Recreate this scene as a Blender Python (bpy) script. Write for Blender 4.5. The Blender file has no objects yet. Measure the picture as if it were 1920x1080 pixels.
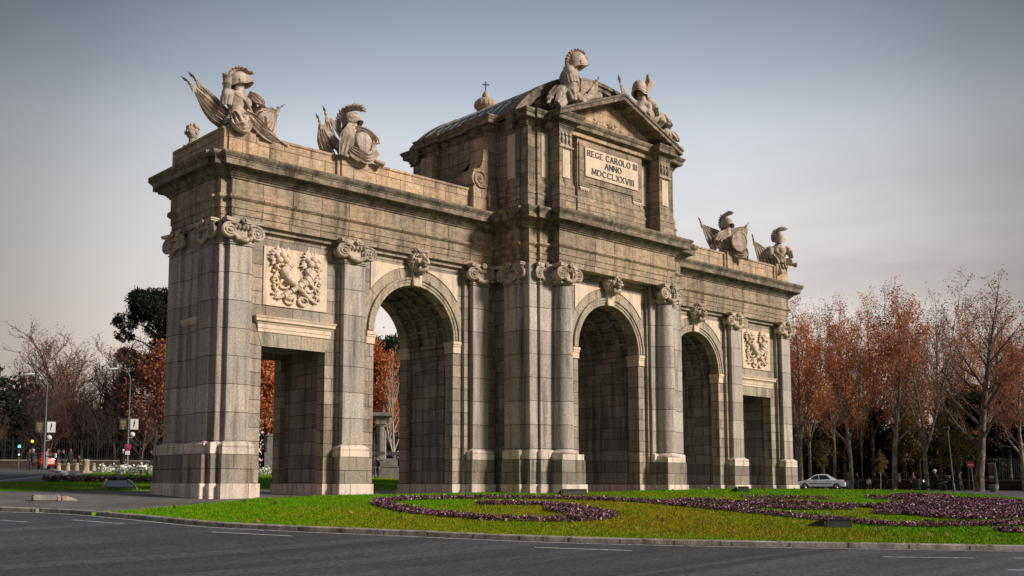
import bpy, bmesh, math, random
import numpy as np
from mathutils import Vector, Matrix, noise as mnoise
from mathutils.geometry import delaunay_2d_cdt
PI = math.pi
SC = bpy.context.scene
COL = SC.collection
rnd = random.Random(7)

# ------------------------------------------------------------------ camera
CAM = np.array([-38.069, -34.857, 0.483])
FPX, PX, PY = 1948.85, 882.23, 696.99
YAW, PITCH, ROLL = 0.7247, 0.1082, 0.0023
_f = np.array([math.sin(YAW)*math.cos(PITCH), math.cos(YAW)*math.cos(PITCH), math.sin(PITCH)])
_r0 = np.array([math.cos(YAW), -math.sin(YAW), 0.0]); _u0 = np.cross(_r0, _f)
_r = math.cos(ROLL)*_r0 + math.sin(ROLL)*_u0
_u = -math.sin(ROLL)*_r0 + math.cos(ROLL)*_u0
cam_d = bpy.data.cameras.new('camera'); cam = bpy.data.objects.new('camera', cam_d); COL.objects.link(cam)
cam.matrix_world = Matrix(((_r[0], _u[0], -_f[0], CAM[0]), (_r[1], _u[1], -_f[1], CAM[1]), (_r[2], _u[2], -_f[2], CAM[2]), (0, 0, 0, 1)))
cam_d.sensor_fit = 'HORIZONTAL'; cam_d.sensor_width = 36.0
cam_d.lens = 36.0*FPX/1920.0
cam_d.shift_x = (960-PX)/1920.0; cam_d.shift_y = (PY-540)/1920.0
cam_d.clip_start = 0.1; cam_d.clip_end = 5000
SC.camera = cam
def ray(u, v):
    return _f + (u-PX)/FPX*_r - (v-PY)/FPX*_u
def at_d(u, v, dist):
    """World point seen at photo pixel (u, v), at a horizontal distance from the camera."""
    d = ray(u, v); return CAM + d*dist/math.hypot(d[0], d[1])
def on_y(u, v, y):
    d = ray(u, v); return CAM + d*(y-CAM[1])/d[1]

# ------------------------------------------------------------------ terrain (thin plate spline through surveyed points)
CP = [(-38.07, -34.86, -1.12), (-60, -55, -1.25), (-10, -60, -1.35), (-70, -20, -0.9), (30, -45, -1.25), (60, -30, -.9)]
def cpd(u, v, d): CP.append(tuple(at_d(u, v, d)))
cpd(20, 1075, 20.4); cpd(1900, 1075, 21.4); cpd(900, 1075, 19.8)
KERB_PX = [(0, 958, 36), (80, 960.5, 35), (170, 965.5, 33.5), (290, 976, 31), (400, 987, 29), (560, 996, 27.6), (750, 1003, 26.5), (1000, 1014.5, 25.5), (1250, 1021, 25.2), (1500, 1026.5, 25.5), (1700, 1029, 26), (1920, 1031, 26.8)]
for k in KERB_PX[::2]: cpd(*k)
CP += [(-19.6, -.5, -.1), (-13.5, -.5, -.03), (-6.5, -.6, .03), (-3.7, -3.4, .0), (3.7, -3.4, .14), (13.6, -.6, .16), (19.5, -.5, .13),
       (-20.5, 4.6, .06), (-10, 4.6, .02), (0, 7.6, .05), (10, 4.6, .12), (20.5, 4.6, .14)]
cpd(0, 922, 46); cpd(140, 922, 46); cpd(0, 903, 60); cpd(240, 902, 60); cpd(60, 880, 100); cpd(140, 880, 102); cpd(240, 878, 104); cpd(720, 904, 70); cpd(720, 899, 80)
cpd(1540, 919, 95); cpd(1687, 917, 130); cpd(1750, 920.5, 88); cpd(1900, 926, 80); cpd(1540, 916, 135); cpd(1900, 918, 135); cpd(1700, 930, 52)
cpd(1500, 985, 34); cpd(1000, 960, 34); cpd(700, 960, 33.5)
CP += [(-80, 60, 1.2), (20, 110, 2.2), (90, 90, 1.0), (140, 20, .2), (110, -20, 0)]
_cp = np.array(CP)
def _phi(r2): return np.where(r2 > 1e-9, 0.5*r2*np.log(np.maximum(r2, 1e-9)), 0.0)
_n = len(_cp); _XY = _cp[:, :2]/50.0
_K = _phi(((_XY[:, None]-_XY[None])**2).sum(-1)) + np.eye(_n)*0.002
_P = np.c_[np.ones(_n), _XY]
_w = np.linalg.solve(np.block([[_K, _P], [_P.T, np.zeros((3, 3))]]), np.r_[_cp[:, 2], 0, 0, 0])
def zt(x, y):
    x = np.atleast_1d(np.asarray(x, float)); y = np.atleast_1d(np.asarray(y, float))
    q = np.stack([x, y], -1)/50.0
    out = np.empty(len(q))
    for i in range(0, len(q), 20000):
        qq = q[i:i+20000]
        out[i:i+20000] = _phi(((qq[:, None]-_XY[None])**2).sum(-1))@_w[:_n] + _w[_n] + qq@_w[_n+1:]
    R = np.hypot(x, y-10); t = np.clip((R-120)/140, 0, 1)
    t = t*t*(3-2*t)
    far = 0.8 + 0.0*x
    return np.clip(out*(1-t) + far*t, -2.2, 3.2)
def z1(x, y): return float(zt(x, y)[0])
def ground(u, v, near=15.0, off=0.0):
    """World point where the sight line of photo pixel (u, v) meets the terrain."""
    d = ray(u, v); h = math.hypot(d[0], d[1])
    ts = np.arange(near, 170, 0.1)/h
    P = CAM[None] + ts[:, None]*d[None]
    g = P[:, 2] - zt(P[:, 0], P[:, 1]) - off
    i = np.argmax(g < 0)
    if g[i] >= 0: i = int(np.argmin(np.abs(g)))
    return Vector(P[i])
def stand(u, d):
    """Ground point in the vertical plane of photo column u at horizontal distance d."""
    p = at_d(u, 905, d); return Vector((p[0], p[1], z1(p[0], p[1])))

# ------------------------------------------------------------------ materials
MATS = {}
class NT:
    def __init__(s, name):
        s.m = bpy.data.materials.new(name); s.m.use_nodes = True; s.t = s.m.node_tree; s.t.nodes.clear()
        s.out = s.n('ShaderNodeOutputMaterial'); s.b = s.n('ShaderNodeBsdfPrincipled'); s.l(s.b.outputs[0], s.out.inputs[0])
    def n(s, t, **k):
        o = s.t.nodes.new(t)
        for a, v in k.items(): setattr(o, a, v)
        return o
    def l(s, a, b): s.t.links.new(a, b)
    def val(s, sock, v):
        if isinstance(v, bpy.types.NodeSocket): s.l(v, sock)
        else: sock.default_value = v
    def math(s, op, a, b=0.0, c=None):
        o = s.n('ShaderNodeMath', operation=op); s.val(o.inputs[0], a); s.val(o.inputs[1], b)
        if c is not None: s.val(o.inputs[2], c)
        return o.outputs[0]
    def mix(s, f, a, b, blend='MIX'):
        o = s.n('ShaderNodeMix', data_type='RGBA', blend_type=blend); s.val(o.inputs[0], f)
        for i, v in ((6, a), (7, b)): s.val(o.inputs[i], (*v, 1) if isinstance(v, tuple) and len(v) == 3 else v)
        return o.outputs[2]
    def noise(s, scale, vec=None, detail=4, rough=.6):
        o = s.n('ShaderNodeTexNoise'); o.inputs['Scale'].default_value = scale; o.inputs['Detail'].default_value = detail; o.inputs['Roughness'].default_value = rough
        if vec is not None: s.l(vec, o.inputs['Vector'])
        return o.outputs['Fac']
    def ramp(s, f, *st):
        o = s.n('ShaderNodeValToRGB'); s.l(f, o.inputs[0]); e = o.color_ramp.elements
        while len(e) < len(st): e.new(.5)
        for q, (p, c) in zip(e, st): q.position = p; q.color = (c, c, c, 1) if isinstance(c, (int, float)) else (*c, 1)
        return o.outputs[0]
    def mapping(s, vec, scale=(1, 1, 1), loc=(0, 0, 0)):
        o = s.n('ShaderNodeMapping'); s.l(vec, o.inputs[0]); o.inputs['Scale'].default_value = scale; o.inputs['Location'].default_value = loc
        return o.outputs[0]
    def bump(s, h, strength, dist, prev=None):
        o = s.n('ShaderNodeBump'); s.l(h, o.inputs['Height']); o.inputs['Strength'].default_value = strength; o.inputs['Distance'].default_value = dist
        if prev is not None: s.l(prev, o.inputs['Normal'])
        return o.outputs[0]

def mat(name, col, rough=.7, var=.2, scale=3.0, metallic=0.0, bump=0.0, col2=None, fine=0.0, emit=0.0, coat=0.0, alpha=1.0, obj=False):
    if name in MATS: return MATS[name]
    t = NT(name)
    if obj: vec = t.n('ShaderNodeTexCoord').outputs['Object']
    else: vec = t.n('ShaderNodeNewGeometry').outputs['Position']
    f = t.noise(scale, vec, 5, .65)
    c2 = col2 or tuple(min(1, c*(1-var*1.6)) for c in col); c1 = tuple(min(1, c*(1+var*.5)) for c in col)
    c = t.mix(t.ramp(f, (.3, 0.), (.7, 1.)), c2, c1)
    if fine:
        g = t.noise(scale*14, vec, 3, .7)
        c = t.mix(fine, c, t.mix(t.ramp(g, (.35, 0.), (.65, 1.)), (0, 0, 0), (1, 1, 1)), 'OVERLAY')
    t.l(c, t.b.inputs['Base Color'])
    t.b.inputs['Roughness'].default_value = rough; t.b.inputs['Metallic'].default_value = metallic
    t.b.inputs['Coat Weight'].default_value = coat
    if emit: t.l(c, t.b.inputs['Emission Color']); t.b.inputs['Emission Strength'].default_value = emit
    if bump: t.l(t.bump(t.noise(scale*6, vec, 6, .7), bump, .03), t.b.inputs['Normal'])
    if alpha < 1: t.b.inputs['Alpha'].default_value = alpha
    MATS[name] = t.m
    return t.m

def stone(name, c1, c2, course=.53, width=1.2, mortar=.19, shift=(0, 0), speck=.38, stain=.6, joint=.018, warm=(1.12, 1.0, .86), off=.5, grime=0.0):
    """Ashlar granite: block joints, block-to-block tone, speckle, streaked weathering. Pattern fixed in the place's own metres."""
    t = NT(name)
    g = t.n('ShaderNodeNewGeometry'); pos = g.outputs['Position']
    sp = t.n('ShaderNodeSeparateXYZ'); t.l(pos, sp.inputs[0])
    sn = t.n('ShaderNodeSeparateXYZ'); t.l(g.outputs['True Normal'], sn.inputs[0])
    side = t.math('GREATER_THAN', t.math('ABSOLUTE', sn.outputs[0]), .72)
    mx = t.n('ShaderNodeMix', data_type='FLOAT'); t.l(side, mx.inputs[0]); t.l(sp.outputs[0], mx.inputs[2]); t.l(sp.outputs[1], mx.inputs[3])
    cb = t.n('ShaderNodeCombineXYZ')
    wob = t.noise(.9, pos, 2)
    t.l(t.math('ADD', t.math('ADD', mx.outputs[0], shift[0]), t.math('MULTIPLY', wob, .05)), cb.inputs[0])
    t.l(t.math('ADD', t.math('ADD', sp.outputs[2], shift[1]), t.math('MULTIPLY', wob, .012)), cb.inputs[1])
    br = t.n('ShaderNodeTexBrick'); t.l(cb.outputs[0], br.inputs['Vector'])
    br.offset = off; br.squash = 1.0
    br.inputs['Scale'].default_value = 1.0; br.inputs['Brick Width'].default_value = width; br.inputs['Row Height'].default_value = course
    br.inputs['Mortar Size'].default_value = joint; br.inputs['Mortar Smooth'].default_value = .35
    br.inputs['Color1'].default_value = (*c1, 1); br.inputs['Color2'].default_value = (*c2, 1); br.inputs['Mortar'].default_value = (*[a*mortar for a in c1], 1)
    col = br.outputs['Color']
    tone = t.noise(.55, pos, 5, .6)
    col = t.mix(t.ramp(tone, (.32, 0.), (.68, 1.)), t.mix(1.0, col, (.84, .86, .88), 'MULTIPLY'), t.mix(1.0, col, warm, 'MULTIPLY'))
    blot = t.noise(3.3, pos, 6, .72)
    col = t.mix(t.ramp(blot, (.5, 0.), (.78, .5)), col, t.mix(1.0, col, (.55, .53, .5), 'MULTIPLY'))
    streak = t.noise(1.0, t.mapping(pos, (2.6, 2.6, .22)), 5, .65)
    col = t.mix(t.ramp(streak, (.48, 0.), (.68, stain)), col, t.mix(1.0, col, (.30, .285, .27), 'MULTIPLY'))
    if grime:
        gr = t.noise(2.2, t.mapping(pos, (1, 1, 2.5)), 6, .75)
        col = t.mix(t.ramp(gr, (.38, 0.), (.6, grime)), col, t.mix(1.0, col, (.2, .19, .18), 'MULTIPLY'))
    sk = t.noise(13, pos, 4, .85)
    col = t.mix(speck, col, t.mix(t.ramp(sk, (.36, 0.), (.64, 1.)), (.08, .08, .08), (.95, .95, .95)), 'OVERLAY')
    t.l(col, t.b.inputs['Base Color']); t.b.inputs['Roughness'].default_value = .85
    b1 = t.bump(br.outputs['Fac'], -.7, .02)
    b2 = t.bump(t.noise(9, pos, 8, .7), .35, .03, b1)
    t.l(b2, t.b.inputs['Normal'])
    MATS[name] = t.m
    return t.m

G1, G2 = (.415, .35, .30), (.22, .187, .163)
M_wall = stone('granite_ashlar', G1, G2, .53, 1.25)
M_in = stone('granite_passage_shaded', (.31, .285, .273), (.16, .147, .142), .56, 1.15, stain=.9)  # the walls' granite again, its colour darkened for shade inside the passages
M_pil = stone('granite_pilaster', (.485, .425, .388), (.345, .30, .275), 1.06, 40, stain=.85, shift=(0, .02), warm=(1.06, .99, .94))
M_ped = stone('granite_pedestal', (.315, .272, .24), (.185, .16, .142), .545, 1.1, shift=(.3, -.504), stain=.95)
M_ent = stone('granite_entablature', (.485, .38, .28), (.31, .246, .185), 12, 1.35, stain=.95, shift=(.4, 5), grime=.55, off=0)  # colour also carries the warmer light on the upper arch
M_cor = stone('granite_cornice', (.345, .285, .222), (.22, .183, .146), 12, 1.6, stain=1., shift=(.1, 5), grime=.75, off=0)
M_par = stone('granite_parapet', (.59, .445, .31), (.41, .312, .222), .6, 1.3, stain=.85, shift=(0, .1), grime=.35)  # colour brightened to hold the warmer, stronger light along the roofline
M_att = stone('granite_attic', (.465, .37, .28), (.27, .217, .168), .62, 1.2, stain=.95, shift=(.2, .12), grime=.5)
M_plinth = stone('pale_plinth_stone', (.76, .655, .585), (.60, .51, .455), 5, 1.15, stain=.65, shift=(.6, 2), speck=.22, warm=(1.06, .98, .92))
M_lime = stone('pale_carved_limestone', (.70, .57, .455), (.64, .52, .415), 50, 50, stain=.5, shift=(20, 20), speck=.15, joint=.0, warm=(1.06, .98, .9))
M_statue = stone('weathered_statue_limestone', (.62, .51, .43), (.57, .465, .4), 50, 50, stain=.85, shift=(20, 20), speck=.25, joint=0., warm=(1.06, .98, .9), grime=.42)
M_arch = stone('granite_voussoirs', (.39, .338, .28), (.30, .26, .215), 50, 50, stain=.9, shift=(20, 20), joint=0.)
M_lead = mat('grey_lead_sheet', (.17, .18, .195), .8, .3, 1.4, bump=.2)
M_letter = mat('dark_bronze_letter', (.022, .02, .018), .6)

# ------------------------------------------------------------------ mesh builder
class MB:
    def __init__(s): s.v = []; s.f = []
    def add(s, V, F):
        o = len(s.v); s.v += [tuple(p) for p in V]; s.f += [tuple(i+o for i in f) for f in F]; return s
    def box(s, x0, x1, y0, y1, z0, z1):
        V = [(x, y, z) for z in (z0, z1) for x, y in ((x0, y0), (x1, y0), (x1, y1), (x0, y1))]
        return s.add(V, [(3, 2, 1, 0), (4, 5, 6, 7), (0, 1, 5, 4), (1, 2, 6, 5), (2, 3, 7, 6), (3, 0, 4, 7)])
    def prism(s, poly, a, b, ax='y'):
        """poly: outline in (x,z) pushed along y, or in (x,y) pushed along z, or (y,z) along x."""
        n = len(poly)
        A = sum(poly[i][0]*poly[(i+1) % n][1]-poly[(i+1) % n][0]*poly[i][1] for i in range(n))
        if A < 0: poly = poly[::-1]
        P = (lambda p, t: (p[0], t, p[1])) if ax == 'y' else ((lambda p, t: (p[0], p[1], t)) if ax == 'z' else (lambda p, t: (t, p[0], p[1])))
        V = [P(p, a) for p in poly]+[P(p, b) for p in poly]
        F = [tuple(range(n)), tuple(range(2*n-1, n-1, -1))]+[(i, n+i, n+(i+1) % n, (i+1) % n) for i in range(n)]
        if ax != 'y': F = [f[::-1] for f in F]
        return s.add(V, F)
    def sweep(s, out, prof, cap=True):
        """Moulding profile (offset, z) swept round the closed outline (counter-clockwise, seen from above), corners mitred."""
        n = len(out); rings = []
        nm = []
        for i in range(n):
            a = Vector(out[i-1]); b = Vector(out[i]); c = Vector(out[(i+1) % n])
            d1 = (b-a).normalized(); d2 = (c-b).normalized()
            n1 = Vector((d1.y, -d1.x)); n2 = Vector((d2.y, -d2.x))
            k = n1+n2; k = k/max(.3, (1+n1.dot(n2)))
            nm.append(k)
        V = []; F = []
        for off, z in prof:
            V += [(p[0]+k.x*off, p[1]+k.y*off, z) for p, k in zip(out, nm)]
        for j in range(len(prof)-1):
            for i in range(n):
                i2 = (i+1) % n
                F.append((j*n+i, j*n+i2, (j+1)*n+i2, (j+1)*n+i))
        if cap:
            m = (len(prof)-1)*n
            F += [tuple(range(n-1, -1, -1)), tuple(range(m, m+n))]
        return s.add(V, F)
    def lathe(s, prof, c=(0, 0, 0), seg=24, M=None, a0=0., a1=2*PI):
        V = []; F = []; full = abs(a1-a0-2*PI) < 1e-6; cols = seg if full else seg+1
        for r, z in prof:
            for i in range(cols):
                a = a0+(a1-a0)*i/seg
                p = Vector((r*math.cos(a), r*math.sin(a), z))
                if M: p = M@p
                V.append((p.x+c[0], p.y+c[1], p.z+c[2]))
        for j in range(len(prof)-1):
            for i in range(seg):
                i2 = (i+1) % cols
                F.append((j*cols+i, j*cols+i2, (j+1)*cols+i2, (j+1)*cols+i))
        if full: F += [tuple(range(cols-1, -1, -1)), tuple(range((len(prof)-1)*cols, len(prof)*cols))]
        return s.add(V, F)
    def tube(s, pts, rad, sides=8, flat=1.0, cap=True, up=None):
        pts = [Vector(p) for p in pts]; n = len(pts)
        if isinstance(rad, (int, float)): rad = [rad]*n
        V = []; F = []; ref = Vector(up) if up else Vector((.31, .17, .93))
        T0 = (pts[1]-pts[0]).normalized()
        if abs(T0.dot(ref)) > .95: ref = Vector((1, 0, 0))
        A = T0.cross(ref).normalized()
        for i in range(n):
            T = (pts[min(i+1, n-1)]-pts[max(i-1, 0)])
            if T.length < 1e-9: T = T0
            T.normalize(); A = (A-T*A.dot(T)).normalized(); B = T.cross(A)
            for k in range(sides):
                a = 2*PI*k/sides
                V.append(pts[i]+A*math.cos(a)*rad[i]+B*math.sin(a)*rad[i]*flat)
        for i in range(n-1):
            for k in range(sides):
                k2 = (k+1) % sides
                F.append((i*sides+k, i*sides+k2, (i+1)*sides+k2, (i+1)*sides+k))
        if cap: F += [tuple(range(sides-1, -1, -1)), tuple(range((n-1)*sides, n*sides))]
        return s.add(V, F)
    def ball(s, c, r, seg=12, rings=8, M=None, jit=0.0, seed=0):
        if isinstance(r, (int, float)): r = (r, r, r)
        V = []; F = []
        for j in range(rings+1):
            t = PI*j/rings
            for i in range(seg):
                a = 2*PI*i/seg
                p = Vector((math.sin(t)*math.cos(a), math.sin(t)*math.sin(a), math.cos(t)))
                if jit: p *= 1+jit*mnoise.noise(p*2.3+Vector((seed*3.1, seed*1.7, 0)))
                p = Vector((p.x*r[0], p.y*r[1], p.z*r[2]))
                if M: p = M@p
                V.append((p.x+c[0], p.y+c[1], p.z+c[2]))
        for j in range(rings):
            for i in range(seg):
                i2 = (i+1) % seg
                F.append((j*seg+i, (j+1)*seg+i, (j+1)*seg+i2, j*seg+i2))
        return s.add(V, F)
    def grid(s, fn, nu, nv, thick=0.0):
        """fn(u, v) -> point on a sheet; with thick it becomes a closed slab."""
        P = [[Vector(fn(i/nu, j/nv)) for i in range(nu+1)] for j in range(nv+1)]
        V = [p for row in P for p in row]; w = nu+1
        F = [(j*w+i, j*w+i+1, (j+1)*w+i+1, (j+1)*w+i) for j in range(nv) for i in range(nu)]
        if thick:
            N = []
            for j in range(nv+1):
                for i in range(nu+1):
                    a = P[j][min(i+1, nu)]-P[j][max(i-1, 0)]; b = P[min(j+1, nv)][i]-P[max(j-1, 0)][i]
                    q = a.cross(b); N.append(q.normalized() if q.length > 1e-9 else Vector((0, 0, 1)))
            m = len(V); V = V+[p-q*thick for p, q in zip(V, N)]
            F2 = [tuple(k+m for k in f[::-1]) for f in F]
            rim = [i for i in range(w)]+[j*w+nu for j in range(1, nv+1)]+[nv*w+i for i in range(nu-1, -1, -1)]+[j*w for j in range(nv-1, 0, -1)]
            F = F+F2+[(rim[k+1 if k+1 < len(rim) else 0], rim[k], rim[k]+m, rim[k+1 if k+1 < len(rim) else 0]+m) for k in range(len(rim))]
        return s.add(V, F)
    def xf(s, M, start=0):
        for i in range(start, len(s.v)): s.v[i] = tuple(M@Vector(s.v[i]))
        return s
    def rough(s, amp, scale, start=0, seed=0):
        for i in range(start, len(s.v)):
            p = Vector(s.v[i]); s.v[i] = tuple(p+mnoise.noise_vector(p*scale+Vector((seed, 0, 0)))*amp)
        return s
    def build(s, name, material, parent=None, smooth=False, bevel=0.0, loc=None):
        me = bpy.data.meshes.new(name); me.from_pydata(s.v, [], s.f); me.update()
        return link(name, me, material, parent, smooth, bevel, loc)
def link(name, me, material, parent=None, smooth=False, bevel=0.0, loc=None):
    o = bpy.data.objects.new(name, me); COL.objects.link(o)
    for m in (material if isinstance(material, (list, tuple)) else [material]): me.materials.append(m)
    if parent is not None: o.parent = parent
    if loc is not None: o.location = loc
    if smooth:
        me.polygons.foreach_set('use_smooth', [True]*len(me.polygons))
        if smooth != 'all': me.set_sharp_from_angle(angle=math.radians(smooth if not isinstance(smooth, bool) else 40))
    if bevel:
        b = o.modifiers.new('edge', 'BEVEL'); b.width = bevel; b.segments = 1; b.limit_method = 'ANGLE'; b.angle_limit = math.radians(50)
    return o
def fast_mesh(name, V, F):
    """Mesh from numpy arrays; F is (n, 3) or (n, 4)."""
    V = np.asarray(V, np.float32); F = np.asarray(F, np.int32); k = F.shape[1]
    me = bpy.data.meshes.new(name)
    me.vertices.add(len(V)); me.vertices.foreach_set('co', V.ravel())
    me.loops.add(F.size); me.loops.foreach_set('vertex_index', F.ravel())
    me.polygons.add(len(F)); me.polygons.foreach_set('loop_start', np.arange(0, F.size, k, dtype=np.int32))
    me.polygons.foreach_set('loop_total', np.full(len(F), k, np.int32))
    me.update(calc_edges=True); me.validate()
    return me
def tag(o, label=None, cat=None, group=None, kind=None):
    for k, v in (('label', label), ('category', cat), ('group', group), ('kind', kind)):
        if v: o[k] = v
    return o
def thing(name, loc=(0, 0, 0), rz=0.0, label=None, cat=None, group=None):
    o = bpy.data.objects.new(name, None); COL.objects.link(o); o.location = loc; o.rotation_euler = (0, 0, rz); o.empty_display_size = .3
    return tag(o, label, cat, group)
def kids(o): return [c for c in ALL_CHILD.get(o.name, [])]
ALL_CHILD = {}
def dup(o, loc=None, rz=None, scale=None, label=None, parent=None, group=None):
    c = o.copy(); COL.objects.link(c)
    if parent is not None: c.parent = parent
    if loc is not None: c.location = loc
    if rz is not None: c.rotation_euler = (0, 0, rz)
    if scale is not None: c.scale = scale if not isinstance(scale, (int, float)) else (scale,)*3
    if label: c['label'] = label
    if group: c['group'] = group
    for ch in list(o.children): dup(ch, parent=c)
    return c
def smooth3(pts, n):
    P = [Vector(p) for p in pts]; P = [2*P[0]-P[1]]+P+[2*P[-1]-P[-2]]; out = []
    for i in range(1, len(P)-2):
        for k in range(n):
            t = k/n; a, b, c, d = P[i-1:i+3]
            out.append(.5*((2*b)+(-a+c)*t+(2*a-5*b+4*c-d)*t*t+(-a+3*b-3*c+d)*t**3))
    out.append(P[-2]); return out
def Rz(a): return Matrix.Rotation(a, 4, 'Z')
def Rx(a): return Matrix.Rotation(a, 4, 'X')
def Ry(a): return Matrix.Rotation(a, 4, 'Y')
def T(x, y, z): return Matrix.Translation((x, y, z))
# ------------------------------------------------------------------ world and sun
SUN_AZ, SUN_EL = math.radians(27), math.radians(27)      # azimuth measured from -Y (the front) towards +X
world = bpy.data.worlds.new('World'); SC.world = world; world.use_nodes = True
wt = world.node_tree; wt.nodes.clear()
def wn(t, **k):
    o = wt.nodes.new(t)
    for a, v in k.items(): setattr(o, a, v)
    return o
wl = wt.links.new
w_out = wn('ShaderNodeOutputWorld'); w_bg = wn('ShaderNodeBackground'); wl(w_bg.outputs[0], w_out.inputs[0])
w_sky = wn('ShaderNodeTexSky', sky_type='NISHITA', sun_disc=False)
w_sky.sun_elevation = SUN_EL; w_sky.sun_rotation = PI-SUN_AZ; w_sky.dust_density = 3.0; w_sky.air_density = 1.0
w_tc = wn('ShaderNodeTexCoord')
w_sep = wn('ShaderNodeSeparateXYZ'); wl(w_tc.outputs['Generated'], w_sep.inputs[0])
w_r = wn('ShaderNodeValToRGB'); wl(w_sep.outputs[2], w_r.inputs[0])
SKY = [(0.0, (1.05, .82, .66)), (.08, (1.0, .82, .68)), (.16, (.84, .77, .71)), (.25, (.735, .735, .74)), (.32, (.62, .655, .705)), (.37, (.42, .48, .56)), (.43, (.275, .335, .42)), (1.0, (.14, .195, .28))]
el = w_r.color_ramp.elements
while len(el) < len(SKY): el.new(.5)
for e_, (p_, c_) in zip(el, SKY): e_.position = p_; e_.color = (*c_, 1)
# thin cloud bank low in the sky
w_map = wn('ShaderNodeMapping'); wl(w_tc.outputs['Generated'], w_map.inputs[0]); w_map.inputs['Scale'].default_value = (1.6, 1.6, 9.0)
w_no = wn('ShaderNodeTexNoise'); wl(w_map.outputs[0], w_no.inputs[0]); w_no.inputs['Scale'].default_value = 1.5; w_no.inputs['Detail'].default_value = 7; w_no.inputs['Roughness'].default_value = .55
w_cr = wn('ShaderNodeValToRGB'); wl(w_no.outputs['Fac'], w_cr.inputs[0])
w_cr.color_ramp.elements[0].position = .42; w_cr.color_ramp.elements[0].color = (0, 0, 0, 1); w_cr.color_ramp.elements[1].position = .62; w_cr.color_ramp.elements[1].color = (1, 1, 1, 1)
w_band = wn('ShaderNodeValToRGB'); wl(w_sep.outputs[2], w_band.inputs[0])
for e_, (p_, c_) in zip([w_band.color_ramp.elements[0], w_band.color_ramp.elements[1], w_band.color_ramp.elements.new(.2), w_band.color_ramp.elements.new(.3)], [(0, .5), (1, 0.), (.2, .55), (.33, 0.)]):
    e_.position = p_; e_.color = (c_, c_, c_, 1)
w_dot = wn('ShaderNodeVectorMath', operation='DOT_PRODUCT'); wl(w_tc.outputs['Generated'], w_dot.inputs[0]); w_dot.inputs[1].default_value = (.97, .2, .1)
w_dr = wn('ShaderNodeMapRange'); wl(w_dot.outputs['Value'], w_dr.inputs[0]); w_dr.inputs[1].default_value = .80; w_dr.inputs[2].default_value = .98
w_m1 = wn('ShaderNodeMath', operation='MULTIPLY'); wl(w_cr.outputs[0], w_m1.inputs[0]); wl(w_band.outputs[0], w_m1.inputs[1])
w_m2 = wn('ShaderNodeMath', operation='MULTIPLY'); wl(w_m1.outputs[0], w_m2.inputs[0]); wl(w_dr.outputs[0], w_m2.inputs[1])
w_mix = wn('ShaderNodeMix', data_type='RGBA'); wl(w_m2.outputs[0], w_mix.inputs[0]); wl(w_r.outputs[0], w_mix.inputs[6]); w_mix.inputs[7].default_value = (.46, .415, .45, 1)
w_sc = wn('ShaderNodeMix', data_type='RGBA', blend_type='ADD'); w_sc.inputs[0].default_value = .006; wl(w_mix.outputs[2], w_sc.inputs[6]); wl(w_sky.outputs[0], w_sc.inputs[7])
# vignette put into the sky: full on view axis, elsewhere dimmed for less fill
_c = ray(960, 540); _c = _c/np.linalg.norm(_c)
w_d2 = wn('ShaderNodeVectorMath', operation='DOT_PRODUCT'); wl(w_tc.outputs['Generated'], w_d2.inputs[0]); w_d2.inputs[1].default_value = tuple(_c)
w_dk = wn('ShaderNodeValToRGB'); wl(w_d2.outputs['Value'], w_dk.inputs[0])
while len(w_dk.color_ramp.elements) < 5: w_dk.color_ramp.elements.new(.5)
for e_, (p_, c_) in zip(w_dk.color_ramp.elements, [(0.0, .46), (.865, .40), (.905, .56), (.935, .79), (.972, 1.0)]): e_.position = p_; e_.color = (c_, c_, c_, 1)
wl(w_sc.outputs[2], w_bg.inputs[0]); wl(w_dk.outputs[0], w_bg.inputs[1])
sun_d = bpy.data.lights.new('sun', 'SUN'); sun = bpy.data.objects.new('sun', sun_d); COL.objects.link(sun)
sun_d.energy = 5.0; sun_d.angle = math.radians(12); sun_d.color = (1.0, .895, .77)
sun_dir = Vector((math.sin(SUN_AZ)*math.cos(SUN_EL), -math.cos(SUN_AZ)*math.cos(SUN_EL), math.sin(SUN_EL)))
sun.rotation_euler = sun_dir.to_track_quat('Z', 'Y').to_euler(); sun.location = (40, -60, 60)
SC.view_settings.view_transform = 'Standard'; SC.view_settings.look = 'None'; SC.view_settings.exposure = 0.0; SC.view_settings.gamma = 1.0
SC.cycles.max_bounces = 5; SC.cycles.diffuse_bounces = 3; SC.cycles.transparent_max_bounces = 6

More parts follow.
